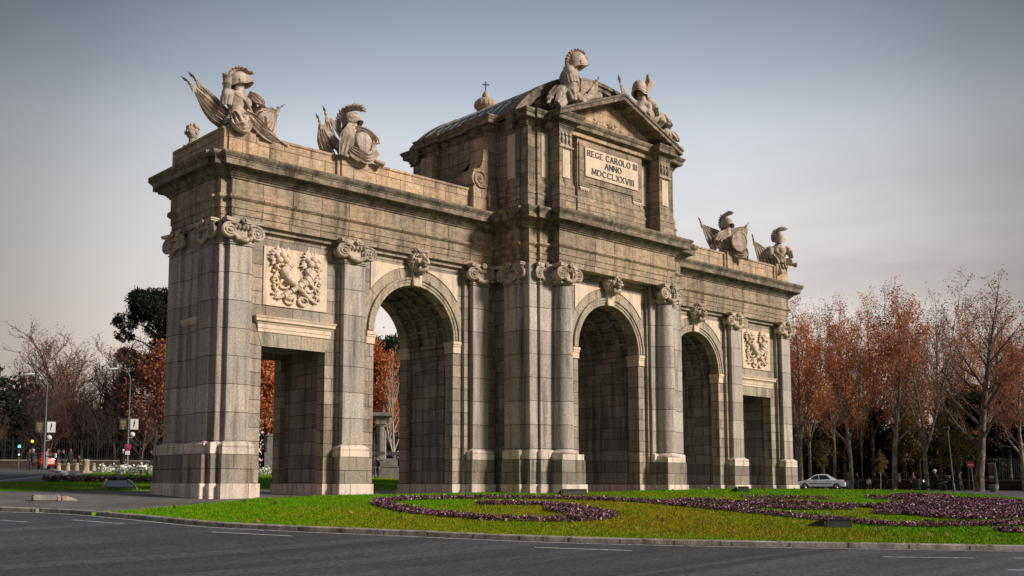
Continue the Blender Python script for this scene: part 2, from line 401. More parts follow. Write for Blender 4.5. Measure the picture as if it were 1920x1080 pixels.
# ------------------------------------------------------------------ ground surfaces
def asphalt(name, c, lane=.0):
    t = NT(name); pos = t.n('ShaderNodeNewGeometry').outputs['Position']
    f1 = t.noise(.25, pos, 5, .6); f2 = t.noise(11, pos, 5, .85)
    rot = t.n('ShaderNodeMapping'); t.l(pos, rot.inputs[0]); rot.inputs['Rotation'].default_value = (0, 0, math.radians(62)); rot.inputs['Scale'].default_value = (.05, .9, .1)
    f3 = t.noise(1.0, rot.outputs[0], 4, .6)
    col = t.mix(t.ramp(f1, (.3, 0.), (.7, 1.)), tuple(a*.72 for a in c), tuple(a*1.32 for a in c))
    col = t.mix(t.ramp(f3, (.38, 0.), (.62, .8)), col, tuple(a*.48 for a in c))
    f4 = t.n('ShaderNodeTexVoronoi'); t.l(t.mapping(rot.outputs[0], (2.2, .35, 1)), f4.inputs['Vector']); f4.inputs['Scale'].default_value = 1.0
    sp4 = t.n('ShaderNodeSeparateColor'); t.l(f4.outputs['Color'], sp4.inputs[0]); col = t.mix(t.ramp(sp4.outputs[0], (.72, 0.), (.76, .5)), col, tuple(a*1.5 for a in c))
    col = t.mix(.75, col, t.mix(t.ramp(f2, (.4, 0.), (.6, 1.)), (.05, .05, .05), (.95, .95, .95)), 'OVERLAY')
    vor = t.n('ShaderNodeTexVoronoi', feature='DISTANCE_TO_EDGE'); t.l(t.mapping(pos, (.22, .22, .22)), vor.inputs['Vector']); vor.inputs['Scale'].default_value = 1.0
    col = t.mix(t.ramp(vor.outputs[0], (.0, .5), (.006, 0.)), col, tuple(a*.4 for a in c))
    t.l(col, t.b.inputs['Base Color']); t.b.inputs['Roughness'].default_value = .82
    t.l(t.bump(f2, .5, .012), t.b.inputs['Normal'])
    return t.m
M_asphalt = asphalt('asphalt', (.056, .056, .072))
M_asphalt_far = asphalt('worn_asphalt', (.075, .074, .08))
def paving(name, c1, c2, size=.5):
    t = NT(name); pos = t.n('ShaderNodeNewGeometry').outputs['Position']
    br = t.n('ShaderNodeTexBrick'); t.l(pos, br.inputs['Vector']); br.inputs['Scale'].default_value = 1; br.inputs['Brick Width'].default_value = size*1.6; br.inputs['Row Height'].default_value = size; br.inputs['Mortar Size'].default_value = .012
    br.inputs['Color1'].default_value = (*c1, 1); br.inputs['Color2'].default_value = (*c2, 1); br.inputs['Mortar'].default_value = (*[a*.5 for a in c2], 1)
    f = t.noise(.5, pos, 6, .7); col = t.mix(t.ramp(f, (.35, 0.), (.65, .75)), br.outputs[0], t.mix(1., br.outputs[0], (.45, .44, .45), 'MULTIPLY'))
    f2 = t.noise(22, pos, 3, .8); col = t.mix(.4, col, t.mix(t.ramp(f2, (.36, 0.), (.64, 1.)), (.05, .05, .05), (.95, .95, .95)), 'OVERLAY')
    t.l(col, t.b.inputs['Base Color']); t.b.inputs['Roughness'].default_value = .8
    return t.m
M_pave = paving('granite_setts', (.21, .195, .185), (.14, .13, .125), .14)
def soil_grass(name, dry=.5, pos_dry=None):
    t = NT(name); pos = t.n('ShaderNodeNewGeometry').outputs['Position']
    big = t.noise(.11, t.mapping(pos, (1, 1, .1), (3.0, 1.0, 0)), 4, .55); mid = t.noise(1.3, pos, 6, .7); fine = t.noise(30, pos, 3, .8)
    a = t.mix(t.ramp(mid, (.3, 0.), (.7, 1.)), (.095, .23, .004), (.145, .31, .006))
    d = t.mix(t.ramp(mid, (.3, 0.), (.7, 1.)), (.20, .18, .008), (.29, .235, .012))
    mask = t.math('ADD', t.math('MULTIPLY', big, 1.0), t.math('MULTIPLY', t.math('SUBTRACT', mid, .5), .35))
    if pos_dry:
        sp = t.n('ShaderNodeSeparateXYZ'); t.l(pos, sp.inputs[0])
        dx = t.math('MULTIPLY', t.math('SUBTRACT', sp.outputs[0], pos_dry[0]), 1/pos_dry[2]); dy = t.math('MULTIPLY', t.math('SUBTRACT', sp.outputs[1], pos_dry[1]), 1/pos_dry[3])
        r2 = t.math('ADD', t.math('MULTIPLY', dx, dx), t.math('MULTIPLY', dy, dy))
        mask = t.math('ADD', mask, t.math('MULTIPLY', t.math('SUBTRACT', 1.0, r2), .16))
    col = t.mix(t.ramp(mask, (.48-.1*dry, 0.), (.72-.1*dry, 1.)), a, d)
    col = t.mix(.5, col, t.mix(t.ramp(fine, (.35, 0.), (.65, 1.)), (.05, .05, .05), (.95, .95, .95)), 'OVERLAY')
    t.l(col, t.b.inputs['Base Color']); t.b.inputs['Roughness'].default_value = .9
    t.l(t.bump(t.noise(14, pos, 4, .8), .8, .05), t.b.inputs['Normal']); t.b.inputs['Specular IOR Level'].default_value = .08
    return t.m
M_lawn = soil_grass('lawn_turf', .5, (-11.5, -14.0, 12.0, 8.5))
M_verge = soil_grass('verge_turf', .1)
M_soil = mat('dark_soil', (.035, .026, .018), .95, .3, 2, bump=.6)

def smooth_line(pts, n=8):
    """Catmull-Rom through 2-D points."""
    P = [np.array(p[:2], float) for p in pts]; P = [2*P[0]-P[1]]+P+[2*P[-1]-P[-2]]; out = []
    for i in range(1, len(P)-2):
        for k in range(n):
            t = k/n; a, b, c, d = P[i-1:i+3]
            out.append(.5*((2*b)+(-a+c)*t+(2*a-5*b+4*c-d)*t*t+(-a+3*b-3*c+d)*t**3))
    out.append(P[-2]); return [tuple(p) for p in out]
def inside(poly, X, Y):
    poly = np.array(poly); n = len(poly); r = np.zeros(len(X), bool)
    j = n-1
    for i in range(n):
        xi, yi = poly[i]; xj, yj = poly[j]
        c = ((yi > Y) != (yj > Y)) & (X < (xj-xi)*(Y-yi)/((yj-yi) if abs(yj-yi) > 1e-12 else 1e-12)+xi)
        r ^= c; j = i
    return r
def drape(name, poly, off, material, step=1.0, kind='structure', thick=0.0, parent=None, zf=None):
    """A sheet over the terrain inside poly (world x, y), off metres above it; thick adds a skirt down its rim."""
    poly = [tuple(map(float, p)) for p in poly]
    A = np.array(poly); x0, y0 = A.min(0); x1, y1 = A.max(0)
    gx, gy = np.meshgrid(np.arange(x0+step*.37, x1, step), np.arange(y0+step*.41, y1, step)); gx = gx.ravel(); gy = gy.ravel()
    m = inside(poly, gx, gy); pts = [Vector(p) for p in poly]+[Vector((a, b)) for a, b in zip(gx[m], gy[m])]
    n = len(poly)
    vo, eo, fo, *_ = delaunay_2d_cdt(pts, [(i, (i+1) % n) for i in range(n)], [], 1, 1e-5)
    X = np.array([v.x for v in vo]); Y = np.array([v.y for v in vo]); Z = (zf or zt)(X, Y)+off
    V = [(a, b, c) for a, b, c in zip(X, Y, Z)]; F = []
    for f in fo:
        a, b, c = (vo[f[0]], vo[f[1]], vo[f[2]]); cr = (b-a).cross(c-a)
        F.append(tuple(f) if cr > 0 else tuple(f[::-1]))
    if thick:
        ar = sum(poly[i][0]*poly[(i+1) % n][1]-poly[(i+1) % n][0]*poly[i][1] for i in range(n)); m0 = len(V)
        Zp = zt([p[0] for p in poly], [p[1] for p in poly])+off
        V += [(p[0], p[1], z) for p, z in zip(poly, Zp)]+[(p[0], p[1], z-thick) for p, z in zip(poly, Zp)]
        for i in range(n):
            j = (i+1) % n; q = (m0+i, m0+j, m0+n+j, m0+n+i)
            F.append(q[::-1] if ar > 0 else q)
    me = bpy.data.meshes.new(name); me.from_pydata(V, [], F); me.update()
    o = link(name, me, material, parent, True)
    if kind: o['kind'] = kind
    return o
def ribbon(mb, pts, w, off, h=0.0, drop=0.0):
    """Strip (or kerb of height h) along pts, lying on the terrain."""
    P = [Vector(p[:2]) for p in pts]; n = len(P); L = []; Rr = []
    for i in range(n):
        t = (P[min(i+1, n-1)]-P[max(i-1, 0)]).normalized(); q = Vector((-t.y, t.x)); L.append(P[i]+q*w/2); Rr.append(P[i]-q*w/2)
    zl = zt([p.x for p in L], [p.y for p in L]); zr = zt([p.x for p in Rr], [p.y for p in Rr])
    if h == 0:
        V = [(p.x, p.y, z+off) for p, z in zip(L, zl)]+[(p.x, p.y, z+off) for p, z in zip(Rr, zr)]
        return mb.add(V, [(i, n+i, n+i+1, i+1) for i in range(n-1)])
    V = []
    for i in range(n):
        c = .02
        q = (Rr[i]-L[i]).normalized()*c
        V += [(L[i].x, L[i].y, zl[i]+off-drop), (L[i].x, L[i].y, zl[i]+off+h-c), (L[i].x+q.x, L[i].y+q.y, zl[i]+off+h), (Rr[i].x-q.x, Rr[i].y-q.y, zr[i]+off+h), (Rr[i].x, Rr[i].y, zr[i]+off+h-c), (Rr[i].x, Rr[i].y, zr[i]+off-drop)]
    F = [(i*6+k, i*6+k+1, (i+1)*6+k+1, (i+1)*6+k) for i in range(n-1) for k in range(5)]
    F += [tuple(range(5, -1, -1)), tuple(range((n-1)*6, n*6))]
    return mb.add(V, F)

# one ground sheet to the horizon
ax_ = np.unique(np.concatenate([np.linspace(-1500, -160, 14), np.linspace(-160, -60, 26), np.linspace(-60, 60, 81), np.linspace(60, 160, 26), np.linspace(160, 1500, 14)]))
gx, gy = np.meshgrid(ax_, ax_); gz = zt(gx.ravel(), gy.ravel())
NN = len(ax_); idx = np.arange(NN*NN).reshape(NN, NN)
Fq = np.stack([idx[:-1, :-1].ravel(), idx[:-1, 1:].ravel(), idx[1:, 1:].ravel(), idx[1:, :-1].ravel()], -1)
tag(link('ground', fast_mesh('ground', np.c_[gx.ravel(), gy.ravel(), gz-.02], Fq), M_asphalt_far, None, True), kind='structure')

kerb_w = [tuple(at_d(*k)[:2]) for k in KERB_PX]
d0 = np.array(kerb_w[0])-np.array(kerb_w[1]); d0 /= np.linalg.norm(d0)
left_ext = [tuple(np.array(kerb_w[0])+d0*s+np.array([-d0[1], d0[0]])*(-.004*s*s)) for s in (45, 25, 12)]
d1 = np.array(kerb_w[-1])-np.array(kerb_w[-2]); d1 /= np.linalg.norm(d1)
right_ext = [tuple(np.array(kerb_w[-1])+d1*s+np.array([-d1[1], d1[0]])*(.006*s*s)) for s in (8, 18, 32, 50)]
KERB = smooth_line(left_ext+kerb_w+right_ext, 7)
road_poly = KERB+[(70, -75), (-20, -90), (-95, -60), (-100, 10)]
drape('road', road_poly, .004, M_asphalt, 1.2)
# white paint
M_paint = mat('white_road_paint', (.55, .55, .54), .7, .45, 9, fine=.5)
mb = MB()
kin = np.array(KERB); tn = np.gradient(kin, axis=0); tn /= np.linalg.norm(tn, axis=1)[:, None]; nrm = np.stack([-tn[:, 1], tn[:, 0]], -1)
cd = np.array([-38., -35.]); sgn = np.sign(((cd-kin)*nrm).sum(1))[:, None]
ribbon(mb, kin+nrm*sgn*.28, .09, .009)
DASH = [((0, 976), (50, 979.5)), ((135, 975.5), (232, 983)), ((397, 998.5), (549, 1006)), ((1002, 1027), (1186, 1033)), ((1655, 1045), (1826, 1047)), ((1901, 1047.5), (2080, 1048)), ((1888, 1070.5), (2100, 1071))]
for a, b in DASH:
    pa, pb = ground(*a, near=10), ground(*b, near=10)
    ribbon(mb, [pa.lerp(pb, k/6) for k in range(7)], .10, .009)
tag(mb.build('road_markings', M_paint), kind='structure')
# kerb: separate granite kerbstones read as one line of stone
M_kerb = stone('granite_kerb', (.40, .375, .345), (.28, .26, .24), 50, 1.0, shift=(0, 20), stain=.9, joint=.02)
mb = MB(); seg = smooth_line(KERB, 2)
ribbon(mb, [tuple(p) for p in (kin-nrm*sgn*.09)], .2, .0, .12, .1)
tag(mb.build('kerb', M_kerb, None, 30), kind='structure')

# paved apron round the monument, and the lawns
KIN = [tuple(p) for p in (kin-nrm*sgn*.19)]
i_tip = int(np.argmin(((np.array(KIN)-np.array(at_d(172, 964, 33.3)[:2]))**2).sum(1)))
rear = [ground(u, v, 30) for u, v in ((0, 922.5), (90, 922.3), (200, 921.8), (283, 921.5))]
pave_poly = KIN[6:i_tip+14]+[(-16, -6), (-12, 1), (-4, -2), (20, 1), (24, 3), (24, 7), (8, 9.5), (-8, 9.5), (-14, 9)]+[(p.x, p.y) for p in rear[::-1]]+[(rear[0].x-14, rear[0].y-3)]
drape('pavement', pave_poly, .03, M_pave, 1.0)
LAWN_OFF = .1
up = [at_d(172, 963.5, 33.2), at_d(230, 957, 33.6), at_d(300, 951, 34.6), at_d(400, 944.5, 36.2)]
up = [tuple(p[:2]) for p in up]+[(-18.6, -1.6), (-16.2, -1.0), (-14.6, -.62), (-12.2, -.5), (-10, -.45), (-8, -.5), (-7.0, -.35), (-6.1, -.2), (-6.1, -2.3), (-4.7, -3.0), (-4.7, -2.6), (4.7, -2.6), (6.0, -2.0), (6.0, .2), (20.2, .2), (20.9, .6), (24, 4)]
rfar = [ground(u, v, 45) for u, v in ((1545, 921.3), (1700, 923.5), (1800, 928.5), (1920, 938.5), (1990, 945))]
lawn_poly = KIN[i_tip:]+[(24, -34), (34, -26)]+[(p.x, p.y) for p in rfar[::-1]]+up[::-1]
LAWN = drape('lawn', lawn_poly, LAWN_OFF, M_lawn, .6, thick=.16)

# rear verge, path, second lawn and the street climbing on the left
def gp(*pp, near=40): return [tuple(ground(u, v, near)[:2]) for u, v in pp]
rv = [(p.x, p.y) for p in rear]
verge_poly = [(rv[0][0]-16, rv[0][1]-4)]+rv+[(-14, 9), (-8, 9.5), (8, 9.5), (24, 7.2), (30, 18), (16, 36), (-2, 38)]+gp((290, 902), (150, 902.5), (60, 904.5), (0, 906.5))
verge_poly[-1:] = [verge_poly[-1], (verge_poly[-1][0]-16, verge_poly[-1][1]-5)]
VERGE = drape('grass_verge', verge_poly, .05, M_verge, 1.0, thick=.08)
LAWN2 = drape('lawn', gp((140, 897.5), (160, 891), (200, 884), (420, 882), (520, 897), (300, 899), (200, 899), near=50), .06, M_verge, 1.2, thick=.08)
M_path = paving('pale_path_paving', (.30, .28, .26), (.24, .225, .21), .4)
drape('path', gp((60, 903.5), (130, 895), (150, 885.8), (700, 880), (760, 904), (300, 901.5), (150, 902), near=50), .035, M_path, 1.2)
mb = MB(); ribbon(mb, smooth_line(gp((-60, 912), (0, 905.4), (60, 899), (105, 892.5), (121, 888.3), (116, 885.6), (96, 883.4), near=45), 6), .45, .02, .1, .1)
tag(mb.build('kerb', mat('pale_kerb', (.42, .41, .39), .8)), kind='structure')
# ------------------------------------------------------------------ the triumphal arch
ARCH = thing('triumphal_arch', (0, 0, 0), 0, 'weathered granite triumphal arch with three round arches and two square doorways', 'monument')
YC = 2.37
def my(y): return 2*YC-y
SPR = 6.94; RA = 2.205; XARC = 10.1; XDR = 16.2; WDR = 1.465; ZDR = 5.81
def arcpts(cx, r, z0=SPR, n=28, a0=PI, a1=0.0):
    return [(cx+r*math.cos(a0+(a1-a0)*k/n), z0+r*math.sin(a0+(a1-a0)*k/n)) for k in range(n+1)]
def notched(x0, x1, top, opens, bot=0.0):
    """Elevation outline from x0 to x1 with openings cut up from the ground: ('r', centre, half width, height) or ('a', centre, radius)."""
    P = [(x0, bot)]
    for o in sorted(opens, key=lambda q: q[1]):
        if o[0] == 'r': P += [(o[1]-o[2], bot), (o[1]-o[2], o[3]), (o[1]+o[2], o[3]), (o[1]+o[2], bot)]
        else: P += [(o[1]-o[2], bot)]+arcpts(o[1], o[2])+[(o[1]+o[2], bot)]
    return P+[(x1, bot), (x1, top), (x0, top)]
F0, F1 = .42, .25            # wing: recessed wall plane, frame plane (pilaster plane is 0)
C0, C1 = -1.95, -2.10        # centre block: recessed wall plane, frame plane
for s in (-1, 1):
    fl = lambda x0, x1: (min(s*x0, s*x1), max(s*x0, s*x1))
    # outer skin of the wing: front and back layers with the true openings, a wider chamber between them
    a, b = fl(19.5, 5.4)
    for y0, y1 in ((F0, .95), (my(.95), my(F0))):
        MB().prism(notched(a, b, 12.9, [('r', s*XDR, WDR, ZDR), ('a', s*XARC, RA)]), y0, y1).build('wall', M_wall, ARCH)
    mb = MB()
    mb.prism(notched(a+.003, b-.003, 12.8, [('r', s*XDR, WDR+.22, ZDR+.2), ('a', s*XARC, RA+.22)]), .95, my(.95))
    # coffer ribs and the frame of the blind panel inside the arch
    for yy in (1.62, 2.37, 3.12):
        P = arcpts(s*XARC, RA+.215)+arcpts(s*XARC, RA+.09)[::-1]; mb.prism(P, yy-.1, yy+.1)
    for k in range(1, 12):
        ang = PI*k/12; c, q = math.cos(ang), math.sin(ang)
        mb.tube([(s*XARC+c*(RA+.17), .95, SPR+q*(RA+.17)), (s*XARC+c*(RA+.17), my(.95), SPR+q*(RA+.17))], .09, 6)
    for e in (-1, 1):
        xw = s*XARC+e*(RA+.22)
        for y0, y1, z0, z1_ in ((1.25, 1.4, .6, 5.9), (3.34, 3.49, .6, 5.9), (1.4, 3.34, 5.75, 5.9)):
            mb.box(min(xw, xw-e*.06), max(xw, xw-e*.06), y0, y1, z0, z1_)
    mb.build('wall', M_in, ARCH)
    # frame layer round the two bays
    for y0, y1 in ((F1, F0), (my(F0), my(F1))):
        MB().prism(notched(min(s*19.45, s*5.4), max(s*19.45, s*5.4), 10.48, [('r', s*XDR, 2.0, 10.27), ('r', s*XARC, 2.74, 10.27)]), y0, y1).build('bay_surround', M_wall, ARCH)
    # side wall layer of the end
    xs = s*19.5
    MB().box(min(xs, s*19.55), max(xs, s*19.55), .8, my(.8), 0, 10.48).build('wall', M_wall, ARCH)
    # blind panels of the end wall
    for z0, z1_ in ((2.6, 5.9), (7.3, 9.5)):
        mb = MB()
        for y0, y1, a0, a1 in ((1.78, 1.9, z0, z1_), (2.84, 2.96, z0, z1_), (1.9, 2.84, z0, z0+.12), (1.9, 2.84, z1_-.12, z1_)):
            mb.box(min(s*19.55, s*19.62), max(s*19.55, s*19.62), y0, y1, a0, a1)
        mb.build('end_panel', M_wall, ARCH)
    mb = MB(); mb.sweep([(s*19.55-.001, 1.72), (s*19.55+.001, 1.72), (s*19.55+.001, 3.02), (s*19.55-.001, 3.02)], [(0, 6.32), (.05, 6.34), (.08, 6.55), (.1, 6.62), (.17, 6.72), (.2, 6.8), (.2, 6.9), (0, 6.92)])
    mb.build('string_course', M_lime, ARCH)
# centre block
for y0, y1 in ((C0, -1.3), (my(-1.3), my(C0))): MB().prism(notched(-5.5, 5.5, 12.9, [('a', 0, RA)]), y0, y1).build('wall', M_wall, ARCH)
mb = MB(); mb.prism(notched(-5.497, 5.497, 12.8, [('a', 0, RA+.25)]), -1.3, my(-1.3))
for yy in (-.6, .4, 1.4, 2.37, 3.4, 4.4, 5.4):
    mb.prism(arcpts(0, RA+.245)+arcpts(0, RA+.1)[::-1], yy-.12, yy+.12)
for k in range(1, 12):
    ang = PI*k/12; c, q = math.cos(ang), math.sin(ang)
    mb.tube([(c*(RA+.19), -1.3, SPR+q*(RA+.19)), (c*(RA+.19), my(-1.3), SPR+q*(RA+.19))], .09, 6)
for e in (-1, 1):
    xw = e*(RA+.25)
    for y0, y1 in ((-1.0, 0.9), (1.3, 3.44), (3.84, 5.7)):
        for u0, u1, w0, w1 in ((y0, y0+.14, .6, 5.9), (y1-.14, y1, .6, 5.9), (y0+.14, y1-.14, 5.75, 5.9)):
            mb.box(min(xw, xw-e*.07), max(xw, xw-e*.07), u0, u1, w0, w1)
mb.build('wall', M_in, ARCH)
for y0, y1 in ((C1, C0), (my(C0), my(C1))): MB().prism(notched(-5.45, 5.45, 10.48, [('r', 0, 2.72, 10.27)]), y0, y1).build('bay_surround', M_wall, ARCH)

# pale plinth along the walls and round the passages
sg = [(5.6, XARC-RA), (XARC+RA, XDR-WDR), (XDR+WDR, 19.5)]
def plinth_box(*k): MB().box(*k, -.25, .504).build('plinth', M_plinth, ARCH)
for a, b in sg:
    plinth_box(a-.05, b+.05, F0-.05, my(F0)+.05); plinth_box(-b-.05, -a+.05, F0-.05, my(F0)+.05)
for a, b in ((-5.5, -RA), (RA, 5.5)): plinth_box(a-.05, b+.05, C0-.05, my(C0)+.05)
for a, b in ((5.6, XARC-2.74), (XARC+2.74, XDR-2.0), (XDR+2.0, 19.45)):
    for s in (-1, 1): MB().box(min(s*a, s*b)-.04, max(s*a, s*b)+.04, F1-.06, F0-.06, -.25, .501).build('plinth', M_plinth, ARCH)
for s in (-1, 1): MB().box(min(s*2.72, s*5.5)-.04, max(s*2.72, s*5.5)+.04, C1-.06, C0-.06, -.25, .501).build('plinth', M_plinth, ARCH)

# --------------------------- order: pilasters and columns with pedestal, base and capital
def spiral(mb, c, r0, r1, turns, rad, hand, y):
    P = []
    n = int(26*turns)
    for k in range(n+1):
        t = k/n; a = hand*(2*PI*turns*t)+PI/2; r = r0+(r1-r0)*t**.8
        P.append((c[0]+r*math.cos(a), y-.06*t, c[1]+r*math.sin(a)))
    mb.tube(P, [rad*(1-.55*k/n) for k in range(n+1)], 6)
def make_capital(hw, depth, front=True):
    """Ionic capital; z from neck (0) to abacus top (1.05), front face towards -y, half width hw at the neck."""
    mb = MB()
    vx = hw+.1
    mb.box(-hw-.04, hw+.04, -.06, depth, .0, .07)
    mb.box(-hw+.02, hw-.02, -.03, depth, .07, .93)
    # abacus with concave front
    P = [(-vx-.22, .0), (-vx-.22, -.3)]+[(-vx-.22+(2*vx+.44)*k/8, -.3+.16*math.sin(PI*k/8)) for k in range(1, 8)]+[(vx+.22, -.3), (vx+.22, .0), (vx+.1, depth), (-vx-.1, depth)]
    mb.prism(P, .9, .98, 'z'); mb.prism([(x*1.04, y*1.08) for x, y in P], .98, 1.05, 'z')
    for e in (-1, 1):
        cx, cz = e*vx, .48
        M = T(cx, -.03, cz)@Rx(PI/2)
        mb.lathe([(.0, -.02), (.33, -.02), (.34, .05), (.30, .1), (.0, .12)], seg=22, M=M)
        spiral(mb, (cx, cz), .345, .04, 2.4, .062, -e, -.14)
        mb.ball((cx, -.2, cz), .075, 8, 6)
        mb.tube([(cx+e*.2, -.02, .84), (cx, -.13, .86), (cx-e*.25, -.17, .83), (cx-e*.34, -.17, .78)], .06, 6)
        # bolster running back
        mb.lathe([(.0, 0), (.27, 0), (.2, depth*.5), (.27, depth), (0, depth)], seg=14, M=T(cx, 0, cz)@Rx(-PI/2))
    for k in range(5):                                                   # egg and dart
        x = (k-2)*.17; mb.ball((x, -.11, .73), (.075, .09, .13), 8, 6)
    mb.box(-vx+.1, vx-.1, -.1, .0, .83, .9)
    for t in range(13):                                                  # garland between the volutes
        q = t/12; x = -vx+.12+(2*vx-.24)*q; z = .36-.25*math.sin(PI*q)
        mb.ball((x, -.13-.05*math.sin(PI*q), z), .085+.03*math.sin(PI*q)+.015*(t % 2), 7, 5)
    for a in range(6):                                                   # flower on the abacus
        mb.ball((.09*math.cos(a*PI/3), -.24, .98+.09*math.sin(a*PI/3)), .07, 7, 5)
    mb.ball((0, -.29, .98), .06, 6, 5)
    mb.rough(.008, 6)
    return mb
def mesh_of(mb, name):
    me = bpy.data.meshes.new(name); me.from_pydata(mb.v, [], mb.f); me.update(); return me
ME_CAP = mesh_of(make_capital(.5, .3), 'capital'); ME_CAP.materials.append(M_statue)
ME_CAP.polygons.foreach_set('use_smooth', [True]*len(ME_CAP.polygons)); ME_CAP.set_sharp_from_angle(angle=math.radians(45))
def pedestal(parent, x0, x1, y0, y1, e=.0, ext=.0):
    """Pedestal and plinth for a pilaster shaft whose plan is x0..x1, y0..y1 (y0 the face)."""
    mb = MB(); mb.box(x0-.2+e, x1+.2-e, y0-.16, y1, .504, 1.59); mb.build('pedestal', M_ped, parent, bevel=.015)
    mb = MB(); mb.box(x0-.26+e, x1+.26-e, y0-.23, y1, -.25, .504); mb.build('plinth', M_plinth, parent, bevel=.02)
TORUS = [(.20, 1.59), (.205, 1.84), (.15, 1.845), (.17, 1.86), (.195, 1.9), (.195, 1.95), (.16, 1.99), (.11, 2.0), (.10, 2.03), (.04, 2.05), (.0, 2.09)]
def base(parent, x0, x1, y0, y1):
    mb = MB(); mb.sweep([(x0, y0), (x1, y0), (x1, y1), (x0, y1)], [(o*.85 if o else 0, z) for o, z in TORUS]); mb.build('base', M_plinth, parent, 50)
def pilaster(x, w, y, back, cap=True, ped=True, rot=0, cx=None, name='pilaster'):
    mb = MB(); mb.box(x-w, x+w, y, back, 2.0, 10.46); mb.box(x-w-.03, x+w+.03, y-.03, back-.002, 9.5, 9.6)
    o = mb.build(name, M_pil, ARCH, bevel=.02)
    if ped: pedestal(o, x-w, x+w, y, back-.004)
    base(o, x-w, x+w, y, back-.008)
    if cap:
        c = bpy.data.objects.new('capital', ME_CAP); COL.objects.link(c); c.parent = o; c.location = (x, y, 9.6); c.scale = (w/.5, 1, .845)
    return o
for s in (-1, 1):
    pilaster(s*18.87, .48, 0, F1)
    pilaster(s*13.6, .525, 0, F1)
    # the pilaster in the angle of the centre block
    pilaster(s*6.57, .48, 0, F1)
    # corner pier of the wing end
    mb = MB(); mb.box(min(s*19.3, s*19.67), max(s*19.3, s*19.67), .23, my(.23), 2.0, 10.46)
    o = mb.build('corner_pier', M_pil, ARCH, bevel=.02)
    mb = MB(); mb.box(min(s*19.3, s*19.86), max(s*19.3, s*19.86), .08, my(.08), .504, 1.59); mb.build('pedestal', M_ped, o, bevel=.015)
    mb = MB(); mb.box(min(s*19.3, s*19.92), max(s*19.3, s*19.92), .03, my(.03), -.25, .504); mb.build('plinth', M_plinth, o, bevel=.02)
    mb = MB(); mb.box(min(s*19.3, s*19.88), max(s*19.3, s*19.88), .10, my(.10), 1.59, 2.02); mb.build('base', M_plinth, o, bevel=.02)
    # side pilasters of the wing end
    for ya, yb in ((.57, 1.62), (my(1.62), my(.57))):
        mb = MB(); mb.box(min(s*19.5, s*19.82), max(s*19.5, s*19.82), ya, yb, 2.0, 10.46); o = mb.build('pilaster', M_pil, ARCH, bevel=.02)
        mb = MB(); mb.sweep([(min(s*19.5, s*19.82), ya), (max(s*19.5, s*19.82), ya), (max(s*19.5, s*19.82), yb), (min(s*19.5, s*19.82), yb)], [(o_*.85 if o_ else 0, z) for o_, z in TORUS])
        mb.build('base', M_plinth, o, 50)
        c = bpy.data.objects.new('capital', ME_CAP); COL.objects.link(c); c.parent = o; c.location = (s*19.82, (ya+yb)/2, 9.6); c.rotation_euler = (0, 0, s*PI/2); c.scale = (1.0, .7, .845)
    mb = MB(); mb.box(min(s*19.5, s*20.10), max(s*19.5, s*20.10), .32, my(.32), .504, 1.6); mb.build('pedestal', M_ped, ARCH, bevel=.015)
    mb = MB(); mb.box(min(s*19.5, s*20.17), max(s*19.5, s*20.17), .28, my(.28), -.3, .504); mb.build('plinth', M_plinth, ARCH, bevel=.03)
    # cluster at the corner of the centre block (front and back)
    for front in (True, False):
        Y = (lambda y: y) if front else my
        def bx(m, x0, x1, y0, y1, z0, z1_): m.box(min(s*x0, s*x1), max(s*x0, s*x1), min(Y(y0), Y(y1)), max(Y(y0), Y(y1)), z0, z1_)
        def full(name, x0, x1, y0, y1, ex=.17, torus=True):
            m = MB(); bx(m, x0, x1, y0, y1, 2.0, 10.46); o = m.build(name, M_pil, ARCH, bevel=.02)
            m = MB(); bx(m, x0, x1+ex, y0-ex, y1, .504, 1.59); m.build('pedestal', M_ped, o, bevel=.015)
            m = MB(); bx(m, x0, x1+ex+.06, y0-ex-.06, y1, -.25, .504); m.build('plinth', M_plinth, o, bevel=.02)
            m = MB(); bx(m, x0, x1+ex*.8, y0-ex*.8, y1, 1.59, 2.02)
            m.build('base', M_plinth, o, bevel=.04)
            return o
        full('respond', 2.86, 5.01, -2.25, C1+.01, .16)
        full('corner_pier', 5.01, 5.55, -2.11, -1.3, .09)
        o = full('pilaster', 5.4, 5.72, -1.61, -.62, .17)
        c = bpy.data.objects.new('capital', ME_CAP); COL.objects.link(c); c.parent = o; c.location = (s*5.72, Y(-1.115), 9.6); c.rotation_euler = (0, 0, s*PI/2); c.scale = (1.0, .75, .845)
        # the flanking respond has a capital of its own
        cr = bpy.data.objects.new('capital', ME_CAP); COL.objects.link(cr); cr.parent = ARCH; cr.location = (s*4.66, Y(-2.25), 9.6); cr.rotation_euler = (0, 0, 0 if front else PI); cr.scale = (.72, .55, .845)
    # free-standing column in front
    for yy, yb, front in ((-2.42, C1, True), (my(-2.42), my(C1), False)):
        m = MB(); Z = [2.03+7.52*k/14 for k in range(15)]
        m.lathe([(.0, 2.0), (.475, 2.0)]+[(.475-.075*max(0, (k/14-.3)/.7)**1.7, z) for k, z in enumerate(Z)]+[(.43, 9.56), (.445, 9.6), (.43, 9.66), (.39, 9.68), (.39, 10.4), (0, 10.4)], (s*3.74, yy, 0), 40)
        o = m.build('column', M_pil, ARCH, 35)
        f = -1 if front else 1
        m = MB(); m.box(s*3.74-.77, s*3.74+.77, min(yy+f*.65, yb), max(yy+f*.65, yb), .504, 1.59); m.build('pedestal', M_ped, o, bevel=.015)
        m = MB(); m.box(s*3.74-.83, s*3.74+.83, min(yy+f*.72, yb), max(yy+f*.72, yb), -.25, .504); m.build('plinth', M_plinth, o, bevel=.02)
